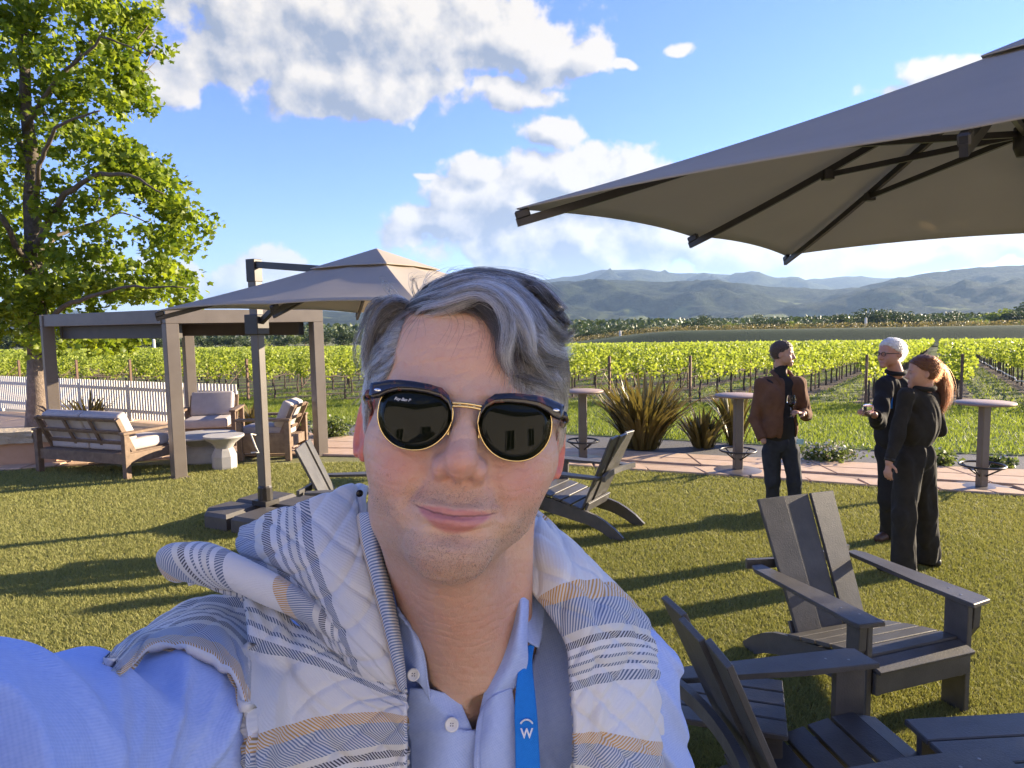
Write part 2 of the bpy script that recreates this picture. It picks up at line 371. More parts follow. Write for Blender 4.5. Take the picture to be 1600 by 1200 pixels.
# vineyard: rows of trellised vines ------------------------------------------
def vine_seg(name, L, per_m, sz, seed):
    r = np.random.default_rng(seed); n = int(L*per_m); nsh = int(L*5.5)
    sx = r.random(nsh)*L; top = 1.14+r.random(nsh)**1.5*.36; ly = r.normal(0, .10, nsh); k = r.integers(0, nsh, n); t = r.random(n)**.8
    C = np.stack([sx[k]+r.normal(0, .07, n), ly[k]*(1+t)+r.normal(0, .07, n), .56+(top[k]-.56)*t+r.normal(0, .03, n)], 1)
    me = quads(name, C, sz*(.6+.7*r.random(n)), .0, 1., .2); me.materials.append(m_vine); return me
SEG = {0: [vine_seg('canopy', 6, 300, .082, s) for s in range(4)], 1: [vine_seg('canopy', 6, 100, .145, 10+s) for s in range(3)], 2: [vine_seg('canopy', 12, 34, .28, 20+s) for s in range(3)]}
def trunk_mesh(seed):
    r = random.Random(seed); b = BM(); p = [(0, 0, -.05), (r.uniform(-.03, .03), r.uniform(-.03, .03), .25), (r.uniform(-.04, .04), 0, .5), (0, 0, .66)]
    b.tube(p, [.035, .027, .024, .03], 6); b.tube([(0, 0, .62), (.35, 0, .68), (.72, 0, .67)], [.022, .018, .012], 5); b.tube([(0, 0, .62), (-.35, 0, .68), (-.72, 0, .67)], [.022, .018, .012], 5)
    o = b.done('trunk', m_vbark); me = o.data; bpy.data.objects.remove(o); return me
TR = [trunk_mesh(i) for i in range(4)]
def joined_trunks(L):
    V = []; Fq = []; o = 0; r = random.Random(5)
    b = BM()
    for i in range(int(L/1.5)): b.bar((.75+i*1.5, 0, -.05), (.75+i*1.5+r.uniform(-.05, .05), 0, .7), .05, .05)
    b.bar((0, 0, .67), (L, 0, .67), .03, .03)
    q = b.done('trunk', m_vbark); me = q.data; bpy.data.objects.remove(q); return me
JT = {6: joined_trunks(6), 12: joined_trunks(12)}
pb = BM(); pb.box((0, 0, .50), (.035, .035, 1.2)); q = pb.done('post', m_post); POST = q.data; bpy.data.objects.remove(q)
pb = BM(); pb.box((0, 0, .54), (.055, .055, 1.25)); pb.bar((0, 0, 1.05), (-1.1, 0, 0), .012, .012); q = pb.done('end_post', m_post); EPOST = q.data; bpy.data.objects.remove(q)
rdir = np.array([sin(RTH), cos(RTH)]); ndir = np.array([cos(RTH), -sin(RTH)])
def in_view(x, y, m=2.5): return y > 0 and abs(x) < .765*y+m
ri = 0
for k in range(-84, 14):
    L = -1.37+k*RSP
    # start on the line y = 17-.22x :  p = ndir*L + rdir*s
    s0 = (17.0-L*(ndir[1]+.22*ndir[0]))/(rdir[1]+.22*rdir[0])+random.uniform(-.2, .2)
    st = ndir*L+rdir*s0
    if st[0] > 36: continue
    send = (157-L*(ndir[1]+.10*ndir[0]))/(rdir[1]+.10*rdir[0])
    root = None; s = s0; first = True
    while s < send-6:
        p = ndir*L+rdir*s
        seg = 6 if p[1] < 58 else 12; mid = p+rdir*seg/2
        if in_view(mid[0], mid[1], seg*.6+(1 if mid[0] < 0 else 9)):
            if root is None:
                root = empty('vine_row', (st[0], st[1], float(gz(st[0], st[1]))), pi/2-RTH)
                tag(root, 'row of green grapevines on a post and wire trellis in the vineyard', 'vine row', 'vine rows of the vineyard')
                root['_x'] = float(st[0]); root['_k'] = k
                m0 = root.matrix_basis.copy()
            d = p[1]; lod = 0 if d < 30 else 1 if d < 58 else 2
            me = random.choice(SEG[lod]); dx = s-s0; z0 = float(gz(*p))-float(root.location.z); z1 = float(gz(*(p+rdir*seg)))-float(root.location.z)
            o = link('canopy', me, None, root, (dx, 0, z0)); o.rotation_euler = (0, -math.atan2(z1-z0, seg), 0); o['kind'] = 'stuff'
            if d < 24:
                for i in range(4): t = link('trunk', random.choice(TR), None, root, (dx+.75+i*1.5, 0, z0+(z1-z0)*(i+.5)/4)); t.rotation_euler[2] = random.choice([0, pi])
            elif d < 90:
                t = link('trunk', JT[seg], None, root, (dx, 0, z0)); t.rotation_euler = (0, -math.atan2(z1-z0, seg), 0); t['kind'] = 'stuff'
            if first: link('end_post', EPOST, None, root, (-.1, 0, 0)); first = False
            elif d < 60: link('post', POST, None, root, (dx, 0, z0))
        s += seg
# distinct labels for the rows one can point to
rows = sorted([o for o in S.objects if o.name.startswith('vine_row')], key=lambda o: -o['_x'])
bpy.context.view_layer.update()
NTH = 'nearest second third fourth fifth sixth seventh eighth ninth tenth eleventh twelfth'.split()
def px_of(p):
    q = cam.matrix_world.inverted() @ Vector(p); return 800+q.x/-q.z*F
cnt_ = {}
for o in rows:
    del o['_x']; u = px_of(o.location); kk = o['_k']; del o['_k']
    if kk >= -1:
        lb = {-1: 'vine row whose bare trunks run up toward the white-haired man\'s face', 0: 'vine row ending at a rusty post between jacketed man and white-haired man', 1: 'vine row seen end-on behind the ponytailed woman, left of the open grass alley', 2: 'vine row with a white drip hose along its foot, right of the open grass alley', 3: 'vine row next to the one with the drip hose, on its right', 4: 'vine row second to the right of the one with the drip hose'}.get(kk)
        if lb: o['label'] = lb
        continue
    if u > 1500: key, o['label'] = 'r', ['vine row at the right edge of the vineyard, beyond the white drip hose', 'vine row with a white drip hose along its foot, right of the open grass alley', 'vine row just behind the lone bar table at the right', 'vine row beyond the lone bar table, next to the ponytailed woman', 'vine row starting left of the lone bar table and running past the woman', 'vine row beside the open alley that meets the levee'][min(cnt_.get('r', 0), 5)]
    elif u > 1400: key, o['label'] = 'w', 'vine row seen almost end-on behind the ponytailed woman'+(' and nearest to her' if cnt_.get('w', 0) == 0 else '')
    elif u > 1230: key, o['label'] = 'j', '%s vine row end to the left of the white-haired man, right of the brown jacket' % NTH[min(cnt_.get('j', 0), 11)]
    elif u > 1000: key, o['label'] = 'b', '%s vine row end leftward from the man in the brown jacket, before the spiky plant' % NTH[min(cnt_.get('b', 0), 11)]
    elif u > 890: key, o['label'] = 'f', '%s vine row end seen between the large spiky plant and the selfie man' % NTH[min(cnt_.get('f', 0), 11)]
    elif 500 < u < 560: key, o['label'] = 'h', '%s vine row end between the selfie man\'s head and the right pergola post' % NTH[min(cnt_.get('h', 0), 11)]
    elif 380 < u <= 500: key, o['label'] = 'p', '%s vine row end inside the right post of the pergola, near the umbrella mast' % NTH[min(cnt_.get('p', 0), 11)]
    else: continue
    cnt_[key] = cnt_.get(key, 0)+1

# trees, posts and brush at the levee ----------------------------------------
def blob_crown(name, n, R, h0, sz, seed, m, lumps=9):
    r = np.random.default_rng(seed); cs = r.normal(size=(lumps, 3))*.42; rr = .35+.3*r.random(lumps); k = r.integers(0, lumps, n)
    d = r.normal(size=(n, 3)); d /= np.linalg.norm(d, axis=1)[:, None]; C = (cs[k]+d*(rr[k]*r.random(n)**.3)[:, None])*np.array(R)+np.array([0, 0, h0])
    C[:, 2] = np.maximum(C[:, 2], .1); me = quads(name, C, sz*(.6+.8*r.random(n)), .3); me.materials.append(m); return me
tb = BM(); tb.tube([(0, 0, -.2), (.1, 0, 1.2), (.0, .1, 3.)], [.28, .2, .12], 7); q = tb.done('trunk', m_bark); OTR = q.data; bpy.data.objects.remove(q)
OAK = [blob_crown('crown', 2200, (4.2, 4., 2.6), 3.2, .36, 50+i, m_oak) for i in range(4)]+[blob_crown('crown', 700, (2.6, 2.6, 2.6), 3., .45, 60+i, m_lightleaf) for i in range(2)]
def far_tree(x, y, h, i, label, group):
    z = float(gz(x, y)); t = empty('oak_tree' if i < 4 else 'willow_tree', (x, y, z-.3), random.uniform(0, 6), label, 'tree', group); sc = h/6.; t.scale = (sc*random.uniform(.9, 1.3), sc*random.uniform(.9, 1.3), sc)
    link('crown', OAK[i], None, t); link('trunk', OTR, None, t); return t
FAR = []
tops = [(-400, 520), (0, 522), (200, 522), (350, 526), (470, 521), (560, 515), (700, 515), (880, 516), (930, 514), (1000, 509), (1080, 500), (1130, 500), (1200, 495), (1250, 499), (1300, 499), (1340, 495), (1375, 482), (1410, 490), (1470, 494), (1520, 498), (1560, 480), (1600, 474), (1900, 470)]
for j in range(104):
    u = -260+j*18.4+random.uniform(-6, 6); v = np.interp(u, [a for a, _ in tops], [b for _, b in tops])+random.uniform(-2, 5)
    Y = random.uniform(205, 250); p = P(u, v, Y); g0 = float(gz(p.x, Y)); h = max(2.2, p.z-g0)
    light = random.random() < .1
    ft_ = far_tree(p.x, Y, h/.93, random.randrange(4, 6) if light else random.randrange(4), 'yellow-green tree among dark oaks beyond the levee' if light else 'dark oak tree in the line beyond the vineyard levee', 'light trees beyond the levee' if light else 'dark trees beyond the levee')
    FAR.append((u, light, ft_))
ORD = 'first second third fourth fifth sixth seventh eighth ninth tenth eleventh twelfth thirteenth fourteenth fifteenth sixteenth seventeenth eighteenth nineteenth twentieth'.split()
def ordn(i): return ORD[i] if i < 20 else ['twenty', 'thirty', 'forty'][i//10-2]+('-'+ORD[i % 10])
for li in (False, True):
    kind_ = 'yellow-green tree' if li else 'dark oak'
    for i, (u, l, o) in enumerate(sorted([q for q in FAR if q[1] == li and 880 < q[0] < 1606], key=lambda q: -q[0])): o['label'] = '%s %s counted from the right edge, beyond the vineyard levee' % (ordn(i), kind_)
    for i, (u, l, o) in enumerate(sorted([q for q in FAR if q[1] == li and -5 < q[0] < 565], key=lambda q: q[0])): o['label'] = '%s %s counted from the left edge, beyond the vineyard' % (ordn(i), kind_)
# second, deeper scatter of woodland on the valley floor up to the hills
def woods():
    r = np.random.default_rng(3); n = 90000; Y = 300+r.random(n)**1.2*1500; X = (r.random(n)*2-1)*.85*Y; keep = fbm(X/90., Y/60., 77, 3) > .5; X, Y = X[keep], Y[keep]
    C = np.stack([X, Y, gz(X, Y)+r.random(len(X))*7+.5], 1); me = quads('woodland', C, 1.9*(.6+.8*r.random(len(X))), .4); return tag(link('woodland', me, m_oak), 'distant dark woodland across the valley floor below the hills', 'woodland', kind='stuff')
woods()
m_lev = mat('levee_shaded_grass', (.014, .036, .008), (.026, .052, .013), .8, 1., 1., 3, .3)  # shade of the slope facing away from the sun, put into its colour
m_levtop = mat('levee_lit_crest_grass', (.16, .19, .045), (.24, .24, .08), .6, 1., 1., 3, .3)  # sunlit look of the levee top, put into its colour
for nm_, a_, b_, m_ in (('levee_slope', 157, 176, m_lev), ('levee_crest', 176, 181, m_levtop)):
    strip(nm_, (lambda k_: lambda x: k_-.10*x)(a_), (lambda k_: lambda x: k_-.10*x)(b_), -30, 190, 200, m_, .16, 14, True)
def brush():
    r = np.random.default_rng(4); n = 9000; X = r.random(n)*150-15; Y = 181-.10*X+r.normal(0, 2.5, n); C = np.stack([X, Y, gz(X, Y)+r.random(n)**1.5*1.3*(X > 0)+.1], 1)
    me = quads('dry_brush', C, .35*(.6+.8*r.random(n)), .2); return tag(link('dry_brush', me, leaf_mat('dry_brush', (.16, .13, .05), (.27, .22, .09), .3)), 'strip of tan dry brush growing along the levee top', 'brush', kind='stuff')
brush()
m_white = mat('white_paint', (.60, .57, .50), (.70, .67, .6), 20, .6)
for (u, v0, v1, lab) in ((1353, 521, 497, 'taller white marker post on the levee crest behind white-haired man'), (1337, 521, 505, 'shorter white marker post on the levee crest beside the taller one'), (969, 528, 517, 'white marker post at the left end of the levee'), (240, 547, 530, 'white marker post far across the vineyard seen through the pergola')):
    Y = 175 if u > 900 else 150; p = P(u, v1, Y); z0 = float(gz(p.x, Y)); b = BM(); b.lathe([(.3, 0), (.3, max(.8, p.z-z0)-.12), (.22, max(.8, p.z-z0))], seg=10)
    tag(b.done('marker_post', m_white, loc=(p.x, Y, z0)), lab, 'post', 'white marker posts')

# grass: turf blades and lawn blades -----------------------------------------
def blades(name, X, Y, Z, h, w, m, lean=.45):
    n = len(X); r = rng; a = r.random(n)*2*pi; l = r.normal(0, lean, (n, 2)); h = h*(.6+.7*r.random(n))
    B = np.stack([X, Y, Z], 1); s = np.stack([np.cos(a), np.sin(a), 0*a], 1)*(w*.5)[:, None] if hasattr(w, 'shape') else np.stack([np.cos(a), np.sin(a), 0*a], 1)*w*.5
    T = B+np.stack([l[:, 0]*h, l[:, 1]*h, h], 1)
    V = np.stack([B-s, B+s, T], 1).reshape(-1, 3); i = np.arange(n)*3; return link(name, mesh_np(name, V, np.stack([i, i+1, i+2], 1)), m)
m_tblade = leaf_mat('turf_blade', (.185, .21, .055), (.40, .37, .15), .3, .7, .62); m_tblade.node_tree.nodes['Principled BSDF'].inputs['Specular IOR Level'].default_value = .24
m_lblade = leaf_mat('lawn_blade', (.13, .18, .03), (.27, .31, .06), .5, 1.5, .5)
def scatter_px(n, v0, v1, power=1.):
    """ground points in the visible wedge, density falling with distance"""
    y0 = 1.9*F/(v1-505)*.97; y1 = 1.9*F/(v0-505); Yp = y0*(y1/y0)**(rng.random(n)**power); Xp = (rng.random(n)*2-1)*(.86*Yp+1.); return Xp, Yp
Xp, Yp = scatter_px(1000000, 715, 1230); k = (Yp < turf_y(Xp)-.01); Xp, Yp = Xp[k], Yp[k]
o = blades('turf_grass', Xp, Yp, 0*Xp, .018+.0013*Yp, .0028+.0009*Yp, m_tblade, .6); tag(o, 'short dry-green artificial turf under the furniture', 'grass', kind='stuff')
n = 150000; Xp = rng.random(n)*36-16; t = rng.random(n); Yp = road1(Xp)+(vine_y(Xp)+.3-road1(Xp))*t; k = in_view(1, 1) and (np.abs(Xp) < .8*Yp+1); Xp, Yp = Xp[k], Yp[k]
o = blades('lawn_grass', Xp, Yp, gz(Xp, Yp)+.02, .06, .018+0*Xp, m_lblade, .5); tag(o, 'bright green mown grass between the road and the vines', 'grass', kind='stuff')
n = 60000; s = rng.random(n)**1.5*45; L = -20+rng.random(n)*30; Xp = ndir[0]*L+rdir[0]*(s+12); Yp = ndir[1]*L+rdir[1]*(s+12)
ph = np.abs(((L+1.37)/RSP) % 1-.5); k = (Yp > vine_y(Xp)) & (ph < .33); Xp, Yp = Xp[k], Yp[k]
o = blades('alley_grass', Xp, Yp, gz(Xp, Yp)+.01, .07, .03+0*Xp, m_lblade, .5); tag(o, 'patchy grass growing in the alleys between vine rows', 'grass', kind='stuff')
# drip hose
k = 3; L = -1.37+3*RSP-RSP; b = BM(); pts = []
for s in np.linspace(14, 60, 40):
    p = ndir*(L-.25+.04*sin(s*1.7))+rdir*s; pts.append((p[0], p[1], float(gz(*p))+.28+.03*sin(s*3)))
b.tube(pts, .018, 6); tag(b.done('drip_hose', m_white, smooth=True), 'white drip hose strung along the foot of the right vine row', 'hose')
# haze: one even box of air round the camera and all the land
def haze_box():
    b = BM(); b.box((0, 3000, 395), (22000, 24000, 810)); m = bpy.data.materials.new('haze'); m.use_nodes = True; k = NT(m.node_tree); k.N.clear()
    o = k.N.new('ShaderNodeOutputMaterial'); v = k.N.new('ShaderNodeVolumePrincipled'); v.inputs['Color'].default_value = (.46, .68, 1, 1); v.inputs['Density'].default_value = HAZE; v.inputs['Anisotropy'].default_value = .2
    k.L.new(v.outputs[0], o.inputs['Volume']); q = b.done('haze', m); tag(q, kind='stuff', label='thin blue evening haze over the valley', cat='haze')
HAZE = .70e-4
haze_box()
# ================================================================ furniture and plants
m_chair = mat('charcoal_board', (.058, .056, .056), (.094, .09, .087), 7, .46, .45, 120, .003, spec=.45)
m_alu = mat('bronze_metal', (.115, .095, .08), (.14, .118, .10), 5, .42, spec=.5)
m_dkmetal = mat('dark_metal', (.03, .027, .025), (.045, .04, .036), 6, .4, metal=.3)
m_louvre = mat('louvre_metal', (.09, .075, .065), (.11, .095, .08), 5, .5)
def canvas_mat():
    m = mat('taupe_canvas', (.46, .415, .35), (.51, .46, .39), 2.5, .9, .25, 900, .001); k = NT(m.node_tree); b_ = k.N['Principled BSDF']; t = k.N.new('ShaderNodeBsdfTranslucent'); t.inputs[0].default_value = (.74, .63, .46, 1)
    x = k.N.new('ShaderNodeMixShader'); x.inputs[0].default_value = .38; k.L.new(b_.outputs[0], x.inputs[1]); k.L.new(t.outputs[0], x.inputs[2]); k.L.new(x.outputs[0], k.N['Material Output'].inputs[0]); return m
m_canvas = canvas_mat()
m_louvre2 = mat('dark_brown_metal', (.035, .028, .022), (.05, .04, .032), 5, .5)
m_wood = mat('weathered_teak', (.13, .085, .055), (.21, .145, .095), 14, .7, .3, 60, .003)
m_cush = mat('grey_cushion', (.40, .35, .33), (.46, .41, .39), 9, .95, .2, 300, .002)
m_conc = mat('concrete', (.33, .32, .30), (.42, .40, .38), 7, .85, .4, 70, .003)
m_stone = mat('stone_cap', (.36, .29, .2), (.5, .42, .3), 6, .9, .9, 18, .03)
m_stucco = mat('tan_stucco', (.42, .25, .15), (.5, .31, .2), 5, .9, .4, 60, .004)
m_ttop = mat('table_top_laminate', (.24, .165, .125), (.31, .22, .17), 6, .55)

m_screw = mat('screw_steel', (.25, .25, .25), rough=.4, metal=.8)
# ---- Adirondack chair: faces local +y
def fan_slat(i):
    """back slat i (-1,0,1): a board that leans back, slightly cupped towards the middle"""
    b = BM(); w0, w1 = .158, .182; x0 = i*.166; x1 = i*.19; cup = .012*abs(i)
    ang = radians(24); L = .80; base = Vector((0, -.20, .235)); up = Vector((0, -sin(ang), cos(ang))); nn = Vector((0, cos(ang), sin(ang)))
    rot = -i*.05
    def pt(x, s, d): return base+up*s+Vector((x, 0, 0))+nn*(d+cup+(x-(x0+(x1-x0)*s/L))*math.tan(rot)*(1))
    pts = []
    for d in (0, .024):
        for (s, w) in ((0, w0), (L, w1)):
            xc = x0+(x1-x0)*s/L
            pts += [pt(xc-w/2, s, d), pt(xc+w/2, s, d)]
    v = [b.bm.verts.new(p) for p in pts]
    for f in ((0, 1, 3, 2), (4, 6, 7, 5), (0, 4, 5, 1), (2, 3, 7, 6), (0, 2, 6, 4), (1, 5, 7, 3)): b.bm.faces.new([v[k] for k in f])
    return b
def arc_leg(sx):
    b = BM(); up = []; lo = []
    for t in np.linspace(0, 1, 12):
        y = .40-1.03*t; z = .345-.12*t-.02*sin(pi*t)+0*t
        z = .35-.13*t/.62 if t < .62 else .22-.20*((t-.62)/.38)**1.55
        th = .135-.05*t
        up.append(Vector((sx*.27, y, max(z+.02, .02)))); lo.append(Vector((sx*.27, y+.03*t, max(z-th, 0))))
    up[-1].z = .03
    b.prism(up+lo[::-1], (-.016, 0, 0), (.016, 0, 0)); return b
def make_chair():
    r = empty('garden_chair', (0, 0, 0))
    for i in (-1, 0, 1): fan_slat(i).done('back_slat', m_chair, r, bev=.003)
    for sx in (-1, 1):
        poly = [Vector((sx*.30, .43, 0)), Vector((sx*.42, .40, 0)), Vector((sx*.43, .1, 0)), Vector((sx*.385, -.38, 0)), Vector((sx*.30, -.40, 0)), Vector((sx*.30, -.1, 0))]
        b = BM(); b.prism([Vector((sx*.285, .44, 0)), Vector((sx*.425, .42, 0)), Vector((sx*.435, .38, 0)), Vector((sx*.41, -.36, 0)), Vector((sx*.385, -.42, 0)), Vector((sx*.315, -.42, 0)), Vector((sx*.30, -.1, 0)), Vector((sx*.285, .1, 0))], (0, 0, .585), (0, 0, .609)); b.done('armrest', m_chair, r, bev=.004)
        b = BM(); b.box((sx*.327, .325, .292), (.032, .135, .584)); b.done('front_leg', m_chair, r, bev=.003)
        b = BM(); b.prism([Vector((sx*.375, .30, .584)), Vector((sx*.375, .39, .584)), Vector((sx*.375, .385, .45)), Vector((sx*.375, .33, .36))], (-.031, 0, 0), (.015, 0, 0)); b.done('arm_bracket', m_chair, r, bev=.002)
        arc_leg(sx).done('rear_leg', m_chair, r, bev=.003)
    ys = [(.385, .352, .12), (.265, .352, .06), (.15, .332, .04), (.035, .305, 0), (-.08, .27, -.05)]
    for (y, z, a) in [(.392, .362, -.25), (.29, .378, .1), (.18, .36, .2), (.07, .334, .24), (-.04, .304, .26), (-.15, .274, .26)]:
        b = BM(); b.box((0, y, z), (.62, .098, .022), (a, 0, 0)); b.done('seat_slat', m_chair, r, bev=.003)
    b = BM(); b.box((0, .405, .285), (.62, .022, .11)); b.done('apron', m_chair, r, bev=.003)
    for sx in (-1, 1):
        for (x_, y_, z_, ax) in ((sx*.335, .33, .6095, 2), (sx*.36, .24, .6095, 2), (sx*.345, .36, .50, 0), (sx*.345, .29, .30, 0)):
            b = BM(); b.lathe([(.0005, .0015), (.0055, .0012), (.006, 0)], seg=10, cap=False); o = b.done('screw', m_screw, r); o.location = (x_, y_, z_)
            if ax == 0: o.rotation_euler = (0, sx*pi/2, 0)
    b = BM(); pts = [(x, -.425+.06*(1-(x/.38)**2)-.05, .60) for x in np.linspace(-.38, .38, 11)]
    for p, q in zip(pts, pts[1:]): b.bar(p, q, .03, .055)
    b.done('back_rail', m_chair, r)
    b = BM(); b.box((0, -.235, .27), (.508, .022, .10), (radians(24), 0, 0)); b.done('back_rail', m_chair, r, bev=.002)
    return r
CH = [((1.79, 3.454), 3.463, .945, 'dark grey slatted garden chair facing the camera, in front of the woman in black'),
      ((1.065, 2.27), 4.86, .95, 'dark grey garden chair seen from behind, right beside the selfie man'),
      ((.60, 6.45), 1.014, .94, 'dark grey garden chair turned away, in front of the spiky plant'),
      ((-1.36, 5.95), -1.5, .95, 'dark grey garden chair partly hidden behind the shawl at left')]
ch0 = make_chair()
for i, ((x, y), rz, s, lab) in enumerate(CH):
    o = ch0 if i == 0 else copy_tree(ch0)
    o.location = (x, y, .006); o.rotation_euler = (0, 0, rz); o.scale = (s,)*3; tag(o, lab, 'chair', 'slatted garden chairs on the turf')
# slatted low tables
def low_table(c, rz, L, Wd, h, n, lab):
    r = empty('side_table', (c[0], c[1], .006), rz, lab, 'table', 'low slatted tables')
    w = Wd/n
    for i in range(n):
        b = BM(); b.box((0, -Wd/2+w*(i+.5), h-.012), (L, w-.008, .024)); b.done('top_slat', m_chair, r, bev=.004)
    for sx in (-1, 1):
        b = BM(); b.box((sx*(L/2-.12), 0, h-.06), (.03, Wd-.1, .07)); b.done('rail', m_chair, r)
        for sy in (-1, 1): b = BM(); b.box((sx*(L/2-.05), sy*(Wd/2-.07), (h-.025)/2), (.07, .03, h-.026)); b.done('leg', m_chair, r, bev=.002)
    return r
low_table((1.93, 2.13), .06, .92, .70, .44, 5, 'dark grey slatted table at the bottom right corner')
low_table((.82, 2.66), -.33, .50, .42, .42, 4, 'small dark grey slatted side table behind the nearest garden chair')

# ---- round bar tables
def bar_table():
    r = empty('bar_table', (0, 0, 0))
    b = BM(); b.lathe([(.27, .955), (.29, .96), (.292, .975), (.285, .982)], seg=40); b.done('table_top', m_ttop, r, True)
    b = BM(); b.box((0, 0, .49), (.115, .075, .93)); b.done('column', m_alu, r, bev=.01)
    b = BM(); b.lathe([(.31, 0), (.312, .008), (.29, .018), (.1, .03), (.0005, .03)], seg=40, cap=False); b.done('base_plate', m_alu, r, True)
    b = BM(); b.tube([(.22*cos(a), .22*sin(a), .27) for a in np.linspace(0, 2*pi, 33)], .013, 8, False)
    for a in (0.3, 1.87, 3.44, 5.0): b.tube([(.05*cos(a), .04*sin(a), .15), (.21*cos(a), .21*sin(a), .265)], .009, 6)
    b.done('foot_ring', m_dkmetal, r, True); return r
bt = bar_table()
for i, ((x, y), rz, lab) in enumerate([((5.25, 7.55), .3, 'round bar table standing alone at the right, beyond the woman'), ((2.86, 8.6), .2, 'round bar table beside the man in the brown jacket'), ((.98, 9.5), .1, 'round bar table left of the large spiky plant')]):
    o = bt if i == 0 else copy_tree(bt); o.location = (x, y, .006 if i < 1 else .02); o.rotation_euler[2] = rz; tag(o, lab, 'bar table', 'round bar tables along the patio edge')
bpy.context.view_layer.update()

# ---- cantilever umbrellas
def canopy(c, e1, e2, h1, h2, ze, za, sag, name, parent, cf=.19):
    """square canopy as 8 tensioned panels between rib tips; e1,e2 unit vectors, h1,h2 half sizes"""
    tips = [(-1, -1), (0, -1), (1, -1), (1, 0), (1, 1), (0, 1), (-1, 1), (-1, 0)]; V = []; Q = []; n1, n2 = 12, 16
    e1 = Vector((*e1, 0)); e2 = Vector((*e2, 0)); c = Vector((*c, 0))
    def tip(a, b): return c+e1*(a*h1)+e2*(b*h2)+Vector((0, 0, ze+(.02 if a*b == 0 else 0)))
    ap = c+Vector((0, 0, za))
    for i in range(8):
        A = tip(*tips[i]); B = tip(*tips[(i+1) % 8]); o = len(V)
        for p in range(n2+1):
            s = p/n2
            for q in range(n1+1):
                t = q/n1; X = A.lerp(B, t); arch = 4*t*(1-t)
                X = X.lerp(ap, .018*arch)+Vector((0, 0, .010*arch*s))
                P_ = ap.lerp(X, s); P_.z -= sag*4*s*(1-s)*(1+.0*arch)+.012*arch*sin(pi*s)
                V.append(P_)
        for p in range(n2):
            for q in range(n1): a = o+p*(n1+1)+q; Q.append((a, a+1, a+n1+2, a+n1+1))
    me = mesh_np('canopy', [tuple(v) for v in V], np.array(Q)); bm = bmesh.new(); bm.from_mesh(me); bmesh.ops.remove_doubles(bm, verts=bm.verts, dist=1e-4)
    bmesh.ops.recalc_face_normals(bm, faces=bm.faces); bm.to_mesh(me); bm.free(); me.shade_smooth(); me.set_sharp_from_angle(angle=radians(9))
    o = link('canopy', me, m_canvas, parent); md = o.modifiers.new('Solidify', 'SOLIDIFY'); md.thickness = .006; md.offset = 0
    # vent cap with a gap below
    b = BM(); R_ = .2; Vv = []
    for k in range(8):
        a, bb = tips[k]; X = c+e1*(a*h1*cf)+e2*(bb*h2*cf); Vv.append(b.bm.verts.new((X.x, X.y, za-cf*(za-ze)-sag*4*cf*(1-cf)+.022+(0 if a*bb else .008))))
    t = b.bm.verts.new((c.x, c.y, za+.028))
    for k in range(8): b.bm.faces.new((Vv[k], Vv[(k+1) % 8], t))
    v = b.done('vent_cap', m_canvas, o); md = v.modifiers.new('Solidify', 'SOLIDIFY'); md.thickness = .005
    hub = c+Vector((0, 0, za-.05)); low = c+Vector((0, 0, za-.42*(za-ze)-.1))
    for k in range(8):
        T = tip(*tips[k])+Vector((0, 0, -.03)); b = BM(); P1_ = []
        for s in np.linspace(.03, 1, 9): q = ap.lerp(T, s); q.z -= sag*4*s*(1-s)+.03; P1_.append(q)
        for u_, w_ in zip(P1_, P1_[1:]): b.bar(u_, w_, .022, .035)
        b.done('rib', m_dkmetal, parent)
        mid = P1_[4]; b = BM(); b.bar(low, mid+Vector((0, 0, -.02)), .018, .028); b.box(mid+Vector((0, 0, -.02)), (.05, .05, .05)); b.done('strut', m_dkmetal, parent)
        b = BM(); d = (T-ap).normalized(); b.bar(T-d*.06, T+d*.006, .034, .038); b.done('corner_pocket', m_dkmetal, parent, bev=.006)
    b = BM(); b.lathe([(.035, low.z-.1), (.05, low.z-.06), (.05, low.z+.03), (.022, low.z+.05), (.022, za-.1), (.05, za-.08), (.05, za-.03)], (c.x, c.y, 0), 14); b.done('hub', m_dkmetal, parent, True)
    return low
